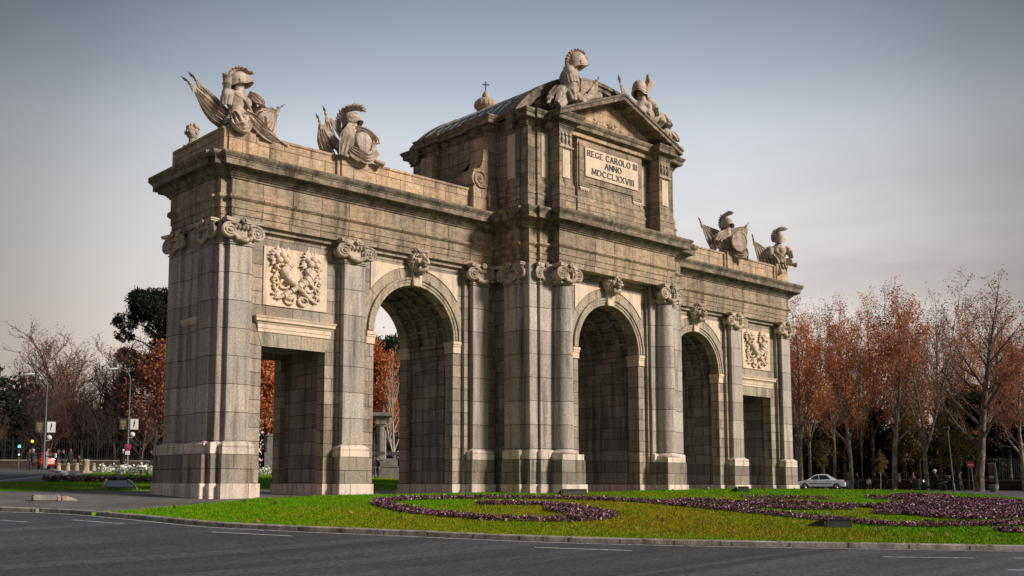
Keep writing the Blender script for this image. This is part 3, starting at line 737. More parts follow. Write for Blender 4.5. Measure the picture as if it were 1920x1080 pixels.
        m = MB(); m.box(s*3.74-.7, s*3.74+.7, min(yy+f*.62, yb), max(yy+f*.62, yb), 1.59, 1.84)
        m.lathe([(.0, 1.84), (.62, 1.84), (.66, 1.88), (.66, 1.94), (.6, 1.98), (.54, 1.99), (.53, 2.03), (.475, 2.05), (0, 2.05)], (s*3.74, yy, 0), 32)
        m.build('base', M_plinth, o, 50, bevel=.0)
        c = bpy.data.objects.new('capital', ME_CAP); COL.objects.link(c); c.parent = o; c.location = (s*3.74, yy+f*.36, 9.6); c.scale = (.9, 1.0, .845); c.rotation_euler = (0, 0, 0 if front else PI)
        for e in (-1, 1):
            c = bpy.data.objects.new('capital', ME_CAP); COL.objects.link(c); c.parent = o; c.location = (s*3.74+e*.36, yy, 9.6); c.scale = (.62, .6, .843); c.rotation_euler = (0, 0, e*PI/2)

# --------------------------- entablature, swept round the whole plan
half = [(-19.82, my(.57)), (-19.82, .57), (-19.67, .57), (-19.67, .23), (-19.34, .23), (-19.34, 0), (-5.72, 0), (-5.72, -1.61), (-5.55, -1.61), (-5.55, -2.11), (-5.01, -2.11), (-5.01, -2.25), (-4.25, -2.25), (-4.25, -2.75)]
front = half[1:]; q1 = front+[(-x, y) for x, y in front[::-1]]
ENT = q1+[(x, my(y)) for x, y in q1[::-1]]
PROF = [(-.30, 10.44), (-.08, 10.44), (-.08, 10.70), (-.045, 10.705), (-.045, 10.96), (-.01, 10.965), (-.01, 11.26), (.03, 11.29), (.10, 11.36), (.10, 11.44), (.0, 11.47)]
MB().sweep(ENT, PROF).build('architrave', M_ent, ARCH)
MB().sweep(ENT, [(0, 11.47), (0, 12.07)], True).build('frieze', M_ent, ARCH)
CORN = [(0, 12.07), (.05, 12.075), (.06, 12.13), (.12, 12.17), (.13, 12.21), (.17, 12.22), (.25, 12.31), (.27, 12.40), (.29, 12.43), (.53, 12.45), (.55, 12.43), (.55, 12.64), (.58, 12.66), (.58, 12.69), (.62, 12.72), (.68, 12.80), (.70, 12.84), (.70, 12.90), (.64, 12.92), (-.2, 12.98)]
CORNICE = MB().sweep(ENT, CORN).build('cornice', M_cor, ARCH, 30)

# --------------------------- parapet of the wings with trophy pedestals and scrolls
for s in (-1, 1):
    m = MB()
    x0, x1 = s*19.62, s*6.9
    m.sweep([(min(x0, x1), .28), (max(x0, x1), .28), (max(x0, x1), my(.28)), (min(x0, x1), my(.28))], [(.02, 12.95), (.02, 13.1), (0, 13.12), (0, 13.98), (.04, 14.0), (.05, 14.03), (.05, 14.1), (0, 14.12)])
    par = m.build('parapet', M_par, ARCH)
    for xa, xb in ((18.3, 19.46), (13.05, 14.27)):
        for ya, yb in ((.10, .9), (my(.9), my(.10))):
            m = MB(); m.box(min(s*xa, s*xb), max(s*xa, s*xb), ya, yb, 12.94, 14.2)
            m.box(min(s*xa, s*xb)-.17, max(s*xa, s*xb)+.17, ya+.08, yb-.05, 12.94, 14.05)
            m.build('statue_pedestal', M_par, par, bevel=.015)
    # scroll console against the attic
    for yf, yb in ((.02, .95), (my(.95), my(.02))):
        m = MB()
        m.box(min(s*6.12, s*7.02), max(s*6.12, s*7.02), yf, yb, 12.94, 14.2)
        cx, cz = 6.62, 14.62
        P = []
        for k in range(17): a = -PI/2-.2+(PI*1.18)*k/16; P.append((cx-.02+.48*math.cos(PI-a), cz+.48*math.sin(a)))
        P = [(6.15, 14.15), (6.62, 14.12)]
        for k in range(15): a = -PI/2-k*(PI*1.06)/14; P.append((cx+.5*-math.cos(a-PI), cz+.5*math.sin(a)))
        P = [(6.1, 14.18), (6.62, 14.12)]+[(cx+.5*math.sin(PI*k/14*1.05), cz-.5*math.cos(PI*k/14*1.05)) for k in range(1, 15)]
        P += [(6.66, 15.1), (6.52, 15.3), (6.44, 15.6), (6.4, 16.1), (6.38, 16.7), (6.1, 16.75)]
        m.prism([(s*x, z) for x, z in P], yf, yb)
        for yy, sg_ in ((yf, -1),) if yf < 1 else ((yb, 1),):
            pts = []
            for k in range(40):
                t = k/39; a = -.2+2*PI*1.55*t; r = .42-.33*t
                pts.append((s*(cx-.02+r*math.sin(PI-a)), yy+sg_*.02, cz+r*math.cos(PI-a)*1.0))
            m.tube(pts, [.05-.02*k/39 for k in range(40)], 6)
            m.ball((s*cx, yy, cz), .1, 8, 6)
        m.build('scroll', M_par, ARCH, 40)

# --------------------------- attic of the centre block
ah = [(-6.08, -.0), (-5.44, -.0), (-5.44, -1.38), (-5.37, -1.38), (-5.37, -1.87), (-4.85, -1.87), (-4.85, -1.97), (-4.1, -1.97), (-4.1, -2.65), (-3.23, -2.65), (-3.23, -1.9), (-2.4, -1.9), (-2.4, -2.2)]
ahs = [(-5.9, 1.0), (-6.08, 1.0)]
f1 = ahs+ah; qf = f1+[(-x, y) for x, y in f1[::-1]]
ATT = qf+[(x, my(y)) for x, y in qf[::-1]]
MB().sweep(ATT, [(.10, 12.92), (.10, 13.75), (.13, 13.77), (.13, 13.85), (.07, 13.9), (.07, 14.28), (.03, 14.34), (.03, 14.42), (0, 14.45)]).build('attic_base', M_att, ARCH)
MB().sweep(ATT, [(0, 14.4), (0, 17.05)]).build('attic_wall', M_att, ARCH)
ACH = [(-5.9, 1.0), (-6.08, 1.0), (-6.08, 0), (-5.44, 0), (-5.44, -1.87), (-4.85, -1.87), (-4.85, -1.97), (-4.1, -1.97), (-4.1, -2.65), (-3.23, -2.65), (-3.23, -2.2)]
q2 = ACH+[(-x, y) for x, y in ACH[::-1]]; ATC = q2+[(x, my(y)) for x, y in q2[::-1]]
ACORN = [(-.2, 16.98), (.03, 16.98), (.03, 17.03), (.07, 17.06), (.08, 17.12), (.14, 17.17), (.17, 17.25), (.36, 17.27), (.36, 17.43), (.39, 17.45), (.43, 17.52), (.47, 17.58), (.47, 17.64), (.3, 17.68), (-.3, 17.7)]
MB().sweep(ATC, ACORN).build('attic_cornice', M_cor, ARCH, 30)
# lower cornice over the inscription and the pediment
for s_ in (0, 1):
    Y = (lambda y: y) if s_ == 0 else my
    def ybox(m, x0, x1, y0, y1, z0, z1_): m.box(x0, x1, min(Y(y0), Y(y1)), max(Y(y0), Y(y1)), z0, z1_)
    def ypr(m, P, y0, y1): m.prism(P, min(Y(y0), Y(y1)), max(Y(y0), Y(y1)))
    m = MB()
    L, H = 4.55, 19.42
    def chev(t0, t1, ext=L): 
        sl = (H-17.62)/L
        return [(-ext, 17.62-t1+(L-ext)*sl), (-ext, 17.62-t0+(L-ext)*sl), (0, H-t0), (ext, 17.62-t0+(L-ext)*sl), (ext, 17.62-t1+(L-ext)*sl), (0, H-t1)]
    ypr(m, chev(-.05, .05, 4.60), -3.22, -1.0); ypr(m, chev(.05, .25, 4.56), -3.16, -1.1); ypr(m, chev(.25, .31), -2.6, -1.2); ypr(m, chev(.31, .37), -2.48, -1.3)
    ped_o = m.build('pediment', M_cor, ARCH)
    m = MB(); ypr(m, [(-4.4, 16.99), (4.4, 16.99), (4.4, 17.3), (0, 19.1), (-4.4, 17.3)], -2.33, -1.7); m.build('tympanum', M_par, ped_o)
    m = MB()
    for k in range(26):                                                      # worn carving in the tympanum
        x = rnd.uniform(-1.0, 1.0); z = 17.5+rnd.uniform(0, .8)*(1-abs(x)/1.3); m.ball((x, Y(-2.34), z), (rnd.uniform(.06, .14), .06, rnd.uniform(.06, .14)), 7, 5)
    m.build('carving', M_par, ped_o, True)
# segmental gable and lead roof
RR = 7.6; CZ = 20.5-RR
def seg_(r, xlim, n=40):
    a = math.asin(min(1, xlim/r)); return [(r*math.sin(-a+2*a*k/n), CZ+r*math.cos(-a+2*a*k/n)) for k in range(n+1)]
for y0, y1, r0, r1 in ((-1.6, -.9, 7.6, 7.42), (-1.5, -.9, 7.42, 7.2), (-1.32, -.9, 7.2, 7.08)):
    for f in (0, 1):
        a, b = (y0, y1) if f == 0 else (my(y1), my(y0))
        MB().prism(seg_(r0, 5.86)+seg_(r1, 5.86)[::-1], a, b).build('gable_cornice', M_cor, ARCH, 30)
MB().prism(seg_(7.15, 5.3)+[(5.3, 17.5), (-5.3, 17.5)], -1.1, my(-1.1)).build('gable_wall', M_att, ARCH)
m = MB(); m.prism(seg_(7.53, 5.8)+seg_(7.3, 5.8)[::-1], -.95, my(-.95))
roof = m.build('roof', M_lead, ARCH, 30)
m = MB()
for yy in np.arange(-.7, 5.8, .62): m.tube([(x, yy, z+.02) for x, z in seg_(7.53, 5.78, 24)], .022, 6)
for x, z in seg_(7.53, 5.7, 9)[1:-1]: m.tube([(x, -.92, z+.01), (x, my(-.92), z+.01)], .03, 6)
m.build('seam', M_lead, roof)

# attic panels, pilaster consoles and the inscription
def slab(name, x0, x1, yf, z0, z1_, th=.05, material=None, parent=ARCH, side=0, bev=.01):
    m = MB()
    if side: m.box(min(side*yf, side*(yf+th)), max(side*yf, side*(yf+th)), x0, x1, z0, z1_)
    else: m.box(x0, x1, yf-th, yf, z0, z1_)
    return m.build(name, material or M_lime, parent, bevel=bev)
for s in (-1, 1):
    mn = lambda a, b: (min(s*a, s*b), max(s*a, s*b))
    slab('attic_panel', *mn(3.42, 3.92), -2.65, 14.62, 15.95, .035)
    slab('attic_panel', *mn(4.2, 4.62), -1.97, 14.62, 16.75, .035)
    slab('attic_panel', *mn(2.55, 3.05), -1.9, 14.62, 16.75, .035)
    slab('attic_panel', -1.12, -.6, 5.44, 14.62, 16.74, .035, side=s)
    m = MB(); m.box(*mn(3.2, 4.13), -2.71, -2.6, 16.06, 16.14); m.box(*mn(3.26, 4.07), -2.69, -2.6, 16.14, 16.2)
    for k in range(3):                                                   # three drops of the console frieze
        x = s*(3.42+.245*k); m.ball((x, -2.67, 16.72), (.085, .06, .085), 10, 8); m.tube([(x, -2.67, 16.6), (x, -2.7, 16.45), (x, -2.67, 16.24)], [.05, .085, .035], 8)
    m.build('console', M_statue, ARCH, 50)
    m = MB()
    for k in range(5): m.box(s*1.95-.3+.12*k, s*1.95-.23+.12*k, -2.28, -2.19, 14.43, 14.53)
    m.box(s*1.95-.34, s*1.95+.34, -2.26, -2.19, 14.53, 14.6); m.build('guttae', M_lime, ARCH)
m = MB(); m.box(-2.32, 2.32, -2.26, -2.19, 14.85, 16.78); m.box(-2.32, -1.6, -2.255, -2.19, 14.62, 14.85); m.box(1.6, 2.32, -2.255, -2.19, 14.62, 14.85)
m.build('panel_surround', M_att, ARCH, bevel=.012)
INS = slab('inscription_panel', -1.95, 1.95, -2.26, 15.15, 16.58, .06, M_lime)
def lettering(txt, size, x, z, y, parent, material, rot=(PI/2, 0, 0), ext=.012, name='lettering', sx=1.0, align='CENTER', sp=1.0):
    """Raised letters: the outlines of the built-in face turned into one mesh."""
    cu = bpy.data.curves.new('letters', 'FONT'); cu.body = txt; cu.size = size; cu.align_x = align; cu.align_y = 'CENTER'; cu.extrude = ext; cu.space_character = sp
    if SERIF: cu.offset = 0.0
    t = bpy.data.objects.new('letters', cu); COL.objects.link(t)
    bpy.context.view_layer.update()
    me = bpy.data.meshes.new_from_object(t.evaluated_get(bpy.context.evaluated_depsgraph_get()))
    bpy.data.objects.remove(t); bpy.data.curves.remove(cu)
    o = link(name, me, material, parent); me.materials.clear(); me.materials.append(material)
    o.location = (x, y, z); o.rotation_euler = rot; o.scale = (sx, 1, 1)
    return o
SERIF = False
# Roman capitals drawn as strokes with serifs, so that the letters are lettered in stone rather than typed
GL = {'R': [[(0, 0), (0, 1)], [(0, 1), (.32, 1), (.45, .9), (.47, .76), (.42, .6), (.3, .52), (0, .52)], [(.22, .52), (.56, 0)]],
      'E': [[(0, 0), (0, 1)], [(0, 1), (.46, 1)], [(0, .52), (.38, .52)], [(0, 0), (.48, 0)]],
      'G': [[(.62, .84), (.5, .97), (.34, 1), (.16, .93), (.04, .75), (0, .5), (.04, .25), (.16, .07), (.36, 0), (.52, .04), (.62, .12), (.62, .42)], [(.5, .42), (.7, .42)]],
      'C': [[(.62, .82), (.5, .96), (.34, 1), (.16, .93), (.04, .75), (0, .5), (.04, .25), (.16, .07), (.36, 0), (.52, .05), (.64, .18)]],
      'A': [[(0, 0), (.33, 1), (.66, 0)], [(.12, .36), (.54, .36)]],
      'O': [[(.36, 1), (.17, .93), (.04, .73), (0, .5), (.04, .27), (.17, .07), (.36, 0), (.55, .07), (.68, .27), (.72, .5), (.68, .73), (.55, .93), (.36, 1)]],
      'L': [[(0, 1), (0, 0)], [(0, 0), (.46, 0), (.48, .1)]], 'I': [[(0, 0), (0, 1)]],
      'N': [[(0, 0), (0, 1)], [(0, 1), (.58, 0)], [(.58, 0), (.58, 1)]],
      'M': [[(0, 0), (.06, 1)], [(.06, 1), (.38, .08)], [(.38, .08), (.7, 1)], [(.7, 1), (.76, 0)]],
      'D': [[(0, 0), (0, 1)], [(0, 1), (.28, 1), (.5, .9), (.62, .7), (.64, .5), (.62, .3), (.5, .1), (.28, 0), (0, 0)]],
      'X': [[(0, 1), (.6, 0)], [(.6, 1), (0, 0)]], 'V': [[(0, 1), (.32, 0)], [(.32, 0), (.64, 1)]]}
def roman(m, txt, x0, x1, z, h, y):
    adv = [(max(p[0] for st in GL[c] for p in st)+(.34 if c == 'I' else .27) if c != ' ' else .42) for c in txt]; tot = sum(adv)-.27
    k = (x1-x0)/tot; x = x0
    for c, a in zip(txt, adv):
        if c != ' ':
            for st in GL[c]:
                P = [(x+p[0]*k, z+p[1]*h) for p in st]
                for (ax, az), (bx_, bz) in zip(P[:-1], P[1:]):
                    d = Vector((bx_-ax, bz-az)); n = Vector((-d.y, d.x)).normalized()
                    w = .014+.016*abs(n.x); d.normalize()
                    e = .006
                    m.prism([(ax-d.x*e+n.x*w, az-d.y*e+n.y*w), (ax-d.x*e-n.x*w, az-d.y*e-n.y*w), (bx_+d.x*e-n.x*w, bz+d.y*e-n.y*w), (bx_+d.x*e+n.x*w, bz+d.y*e+n.y*w)], y-.02, y+.002)
                for p in (P[0], P[-1]):
                    if abs(p[1]-z) < .01 or abs(p[1]-z-h) < .01: m.box(p[0]-.05, p[0]+.05, y-.0195, y+.002, p[1]-.014, p[1]+.014)
        x += a*k
for args in (('REGE CAROLO III', -1.80, 1.86, 16.18, .27, -2.32), ('ANNO', -.55, .66, 15.77, .26, -2.32), ('MDCCLXXVIII', -1.5, 1.62, 15.33, .27, -2.32)):
    m = MB(); roman(m, *args); m.build('lettering', M_letter, INS)

# --------------------------- archivolts, keystones with lion heads, spandrels, imposts
def archivolt(cx, y):
    m = MB()
    for r0, r1, d in ((RA, 2.32, .05), (2.33, 2.45, .085), (2.46, 2.56, .14)):
        for k in range(15):
            g = .004/r1*1.5; a0 = PI*k/15+g; a1 = PI*(k+1)/15-g
            if k == 7: continue
            m.prism(arcpts(cx, r1, SPR, 5, a1, a0)+arcpts(cx, r0, SPR, 5, a0, a1), y-d, y+.02)
    for k in range(15):                                                    # flush voussoirs outside the moulding
        g = .006/2.8; a0 = PI*k/15+g; a1 = PI*(k+1)/15-g
        rr = 2.96
        m.prism(arcpts(cx, rr, SPR, 5, a1, a0)+arcpts(cx, 2.565, SPR, 5, a0, a1), y-.014-.006*(k % 3), y+.02)
    return m
def lion_mesh():
    """Lion mask, facing -y, about 1.2 m high, origin at its centre."""
    m = MB(); R = random.Random(3)
    m.ball((0, -.12, .02), (.36, .38, .42), 18, 14)                         # skull
    m.ball((0, -.50, -.13), (.20, .24, .15), 14, 10)                        # muzzle
    m.tube(smooth3([(0, -.40, .28), (0, -.50, .13), (0, -.62, .0), (0, -.72, -.05)], 3), [.10, .10, .095, .09, .085, .08, .08, .085, .085, .08], 10)   # bridge of the nose
    m.ball((0, -.73, -.065), (.085, .05, .055), 10, 8)                      # nose
    for e in (-1, 1):
        m.ball((e*.10, -.63, -.16), (.12, .11, .10), 12, 8)                 # whisker pads
        m.tube(smooth3([(e*.06, -.50, .25), (e*.16, -.52, .235), (e*.28, -.38, .15)], 3), [.05, .06, .065, .06, .055, .05, .04], 8)    # brow
        m.ball((e*.165, -.45, .135), (.055, .05, .04), 8, 6)                # eye
        m.ball((e*.27, -.34, -.06), (.12, .16, .17), 10, 8)                 # cheek
        m.tube([(e*.30, -.22, .38), (e*.38, -.32, .47), (e*.36, -.36, .53)], [.12, .10, .03], 8, .6)  # ear
    m.ball((0, -.54, -.29), (.13, .15, .07), 10, 8)                         # jaw
    # mane: wavy locks that leave the face and sweep back and down
    for ring, (n, r0, y0, L, w) in enumerate(((22, .33, -.30, .20, .048), (26, .38, -.22, .26, .055), (26, .42, -.12, .28, .06), (24, .44, .0, .24, .06))):
        for k in range(n):
            a = 2*PI*(k+.5*(ring % 2))/n+R.uniform(-.06, .06); l = L*R.uniform(.8, 1.2); hand = R.choice((-1, 1))
            P = []
            for q in range(8):
                t = q/7; rr = r0+l*(t-.25*t*t); aa = a+hand*.16*math.sin(2.6*t*2)-.35*t*t*math.cos(a)
                P.append((rr*math.cos(aa)*.95, y0-.05*math.sin(PI*t)+.22*t*t, rr*math.sin(aa)*1.05+.03-.05*t))
            m.tube(P, [w*.5, w*.9, w*1.1, w*1.15, w, w*.85, w*.55, w*.1], 6)
    for k in range(9):                                                      # forelock and beard
        x = (k-4)*.07; m.tube([(x*.6, -.36, .36), (x, -.42, .47), (x*1.5+.03*(k % 2), -.34, .58)], [.05, .055, .02], 6)
        m.tube([(x*.7, -.46, -.33), (x*.9, -.42, -.46), (x+.03*(k % 2), -.36, -.60-.03*(k % 3))], [.05, .055, .015], 6)
    m.rough(.008, 9)
    return mesh_of(m, 'lion_head')
ME_LION = lion_mesh(); ME_LION.materials.append(M_statue); ME_LION.polygons.foreach_set('use_smooth', [True]*len(ME_LION.polygons))
for cx, yf, front in ((-XARC, F0, 1), (XARC, F0, 1), (0, C0, 1), (-XARC, F0, 0), (XARC, F0, 0), (0, C0, 0)):
    y = yf if front else my(yf)
    fl_ = (lambda P: P) if front else (lambda P: P)
    m = archivolt(cx, yf)
    if not front: m.v = [(x, my(y_), z) for x, y_, z in m.v]; m.f = [f[::-1] for f in m.f]
    m.build('archivolt', M_arch, ARCH)
    for e in (-1, 1):                                                       # spandrel slabs
        R3 = 3.0; x0 = cx+e*2.42; zt_ = 9.93
        a0 = math.acos(2.42/R3); a1 = math.asin((zt_-SPR)/R3-.0) if zt_-SPR < R3 else PI/2
        P = [(cx+e*R3*math.cos(a0+(a1-a0)*k/14), SPR+R3*math.sin(a0+(a1-a0)*k/14)) for k in range(15)]+[(x0, zt_)]
        m = MB(); m.prism(P, min(y, y-.05 if front else y+.05), max(y, y-.05 if front else y+.05)); m.build('spandrel_panel', M_lime, ARCH)
        # impost blocks
        for (xa, xb) in ((cx+e*(RA-.06), cx+e*2.62),):
            m = MB(); yo, yi = (yf-.12, .99 if abs(cx) > 1 else -1.25)
            xa_, xb_ = min(xa, xb), max(xa, xb)
            m.box(xa_+(.03 if e > 0 else 0), xb_-(0 if e > 0 else .03), yo+.06, yi, 6.37, 6.66)
            m.box(xa_+.02, xb_-.02, yo+.03, yi+.01, 6.66, 6.76); m.box(xa_, xb_, yo, yi+.02, 6.76, 6.9)
            if not front: m.v = [(x, my(y_), z) for x, y_, z in m.v]; m.f = [f[::-1] for f in m.f]
            m.build('impost', M_lime, ARCH, bevel=.01)
    m = MB(); m.prism([(cx-.22, RA+SPR-.04), (cx+.22, RA+SPR-.04), (cx+.31, 10.05), (cx-.31, 10.05)], yf-.2, yf+.02)
    if not front: m.v = [(x, my(y_), z) for x, y_, z in m.v]; m.f = [f[::-1] for f in m.f]
    ks = m.build('keystone', M_lime, ARCH, bevel=.015)
    o = bpy.data.objects.new('lion_head', ME_LION); COL.objects.link(o); o.parent = ks; o.location = (cx, yf-.2 if front else my(yf-.2), 10.2); o.rotation_euler = (0, 0, 0 if front else PI); o.scale = (.92, .9, .9)
    # impost band carried through the passage
for s, cx, ya, yb, r in ((-1, -XARC, .95, my(.95), RA+.22), (1, XARC, .95, my(.95), RA+.22), (1, 0, -1.3, my(-1.3), RA+.25)):
    for e in (-1, 1):
        m = MB(); xw = cx+e*r; m.box(min(xw, xw-e*.06), max(xw, xw-e*.06), ya, yb, 6.37, 6.7); m.box(min(xw, xw-e*.12), max(xw, xw-e*.12), ya, yb, 6.7, 6.88)
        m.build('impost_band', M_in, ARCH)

# --------------------------- door heads and relief panels
def relief_carving():
    """Two crossed cornucopias with fruit, leaves and ribbons, in the x-z plane, raised towards -y."""
    m = MB(); R = random.Random(11)
    for e in (-1, 1):
        pts = [(e*.62, -.10, .42), (e*.50, -.15, .15), (e*.28, -.19, -.08), (e*.02, -.21-.05*(e > 0), -.25), (-e*.32, -.15, -.52), (-e*.72, -.10, -.78), (-e*.95, -.06, -.82)]
        m.tube(smooth3(pts, 4), [.24-.2*(k/24)**.7 for k in range(25)], 10)
        for k in range(6):                                                  # spiral bands on the horn
            t = (k+1)/8; i = int(t*24); c = smooth3(pts, 4)[i]; rr = .26-.2*(i/24)**.7
            m.lathe([(rr, -.03), (rr+.02, 0), (rr, .03)], c, 10, M=Ry(e*(.9+.2*t))@Rx(.2))
        for k in range(11): a = 2*PI*k/11; m.ball((e*.66+.27*math.cos(a), -.16, .45+.11*math.sin(a)), (.08, .09, .06), 7, 5)
        for fx, fz, fr in ((.55, .74, .15), (.82, .72, .14), (.68, .93, .15), (.42, .9, .1), (.92, .9, .1)):
            m.ball((e*fx, -.19, fz), fr, 10, 8)
        for k in range(23):                                                 # leaves fanning out of the horn
            a = -.5+(PI+1.0)*k/22; L = R.uniform(.22, .4); c = Vector((e*.66, -.1, .74)); d = Vector((math.cos(a), -.15, math.sin(a)*1.05)); n = Vector((-d.z, 0, d.x))
            P = [c+d*(.22+L*t)+n*.06*math.sin(3*t+k)+Vector((0, .05*t, 0)) for t in (0, .35, .7, 1)]
            m.tube(P, [.04, .075, .06, .015], 6, .5, up=(0, 1, 0))
        for k in range(8):                                                  # acanthus leaves along the horn
            t = k/8; bx_, bz_ = .62-1.3*t, .42-1.15*t; sd = 1 if k % 2 else -1
            P = [(e*(bx_+.16*q*sd+.05*q), -.07-.08*math.sin(PI*q), bz_+(.26*q*sd*.6)-.12*q) for q in (0, .35, .7, 1)]
            m.tube(P, [.05, .08, .06, .015], 6, .6, up=(0, 1, 0))
        for (cx, cz, L) in ((.55, -.22, 5), (.85, -.05, 5), (.3, -.82, 6)):  # looped ribbons
            m.tube([(e*(cx+.2*math.cos(2*PI*k/14)), -.08-.04*math.sin(2*PI*k/7), cz+.17*math.sin(2*PI*k/14)) for k in range(15)], .045, 6, 1.6)
        m.tube([(e*(.85+.07*math.sin(k*1.1)), -.09, .3-.12*k) for k in range(11)], [.06-.004*k for k in range(11)], 6)
        for k in range(10): m.ball((e*(.93+.09*math.sin(k*2.2)), -.09, .38-.115*k), (.085, .06, .06), 6, 5)
        m.lathe([(.0, 0), (.24, .03), (.25, .07), (.0, .1)], (e*.3, -.0, -.62), 9, M=Rx(PI/2))
    m.ball((0, -.26, -.28), (.14, .12, .17), 9, 7)
    m.rough(.012, 8)
    return m
ME_REL = mesh_of(relief_carving(), 'cornucopia'); ME_REL.materials.append(M_lime); ME_REL.polygons.foreach_set('use_smooth', [True]*len(ME_REL.polygons))
for s in (-1, 1):
    for front in (1, 0):
        y = F0 if front else my(F0); yo = y-.055 if front else y+.055
        m = MB(); m.box(s*XDR-1.476, s*XDR+1.476, min(y, yo), max(y, yo), 7.43, 9.78)
        o = m.build('relief_panel', M_lime, ARCH, bevel=.012)
        c = bpy.data.objects.new('cornucopia', ME_REL); COL.objects.link(c); c.parent = o; c.location = (s*XDR, yo+(.02 if front else -.02), 8.55); c.rotation_euler = (0, 0, 0 if front else PI); c.scale = (1.06, 1.0, .98)
        m = MB(); ya, yb = min(y, y-.01 if front else y+.01), max(y, y-.01 if front else y+.01)
        m.sweep([(s*XDR-1.62, ya), (s*XDR+1.62, ya), (s*XDR+1.62, yb), (s*XDR-1.62, yb)], [(.02, 6.36), (.035, 6.38), (.035, 6.5), (.06, 6.51), (.07, 6.66), (.1, 6.7), (.13, 6.75), (.2, 6.78), (.2, 6.87), (.24, 6.93), (.25, 6.97), (0, 7.0)])
        m.build('door_cornice', M_lime, ARCH)
        m = MB(); yy = y-.02 if front else y+.02
        for k in range(5):                                                  # flat arch stones
            xa = s*XDR-1.47+.588*k+.006; xb = xa+.576; f0 = (k-2)*.09-.045+.0; f1 = (k-2)*.09+.045
            m.prism([(xa, ZDR+.0), (xb, ZDR+.0), (xb+(k-1.5)*.07, 6.34), (xa+(k-2.5)*.07, 6.34)], min(y, yy), max(y, yy))
        m.build('lintel', M_arch, ARCH)
# ------------------------------------------------------------------ sculpture on the roofline
def fan_flag(m, tip, base, side, w0, w1, folds=4, amp=.09, th=.05, curl=.15, drop=0.0):
    """Furled banner: a folded sheet that widens from the spear tip to the base."""
    tip, base, side = Vector(tip), Vector(base), Vector(side).normalized()
    ax = base-tip; n = ax.cross(side).normalized()
    def fn(u, v):
        w = w0+(w1-w0)*math.sin(min(1.0, v*1.1)*PI*.6)
        t = u-.12
        return tip+ax*(.12+.88*v)+side*w*t+n*(amp*(.25+v)*math.sin(u*folds*2*PI+v*1.2)+curl*t*t*v)+Vector((0, 0, -drop*u*v))
    m.grid(fn, folds*8, 10, th)
def spear(m, a, b, r=.035, tassel=True):
    a, b = Vector(a), Vector(b); d = (b-a).normalized()
    m.tube([a, b], r, 6)
    m.tube([b-d*.02, b+d*.08, b+d*.17, b+d*.40], [.05, .05, .085, .004], 6, .5)
    if tassel:
        m.ball(b-d*.05, .085, 7, 5)
        for k in range(3): m.tube([b-d*.06, b-d*.2+Vector((.05*math.sin(k*2.1), -.05, -.12-.04*k)), b-d*.24+Vector((.08*math.sin(k*2.1), -.06, -.3))], [.05, .055, .02], 6)
def helmet(m, c, r, yaw, tilt=0.0, brim=1.0):
    """Open Corinthian-like helmet, hollow below; yaw turns the face, 0 faces -y."""
    s0 = len(m.v)
    def rimz(a):                                   # a = 0 at the face
        f = math.cos(a); return -.46+.30*max(0, f)**1.5-.38*max(0, -f)-.18*math.exp(-((abs(((a+PI) % (2*PI))-PI)-1.0)/.35)**2)
    def fn(u, v, k=1.0):
        a = 2*PI*u; zr = rimz(a); t = v
        z = 1.0-(1.0-zr)*t
        rad = math.sqrt(max(0, 1-max(0, z)**2)) if z > 0 else 1.0+.05*z
        flare = .24*max(0, (t-.80)/.2)**1.6*(max(0, math.cos(a))*1.1*brim+.45*max(0, -math.cos(a)))
        rad = (rad+flare)*k
        return Vector((math.sin(a)*rad*.86, -math.cos(a)*rad*1.08, z*k))
    m.grid(lambda u, v: fn(u, v), 32, 14)
    m.grid(lambda u, v: fn(1-u, v, .86), 32, 14)
    m.grid(lambda u, v: fn(1-u, 1.0, 1.0-.14*v), 32, 1)
    for e in (-1, 1): m.ball((e*.86, -.1, -.12), (.1, .13, .13), 8, 6)
    m.tube([(math.sin(a)*.9, -math.cos(a)*1.12, rimz(a)+.16) for a in [PI*k/8-PI/2 for k in range(9)]], .05, 6)
    m.xf(T(*c)@Rz(yaw)@Rx(tilt)@Matrix.Diagonal((r, r, r*1.18, 1)), s0)
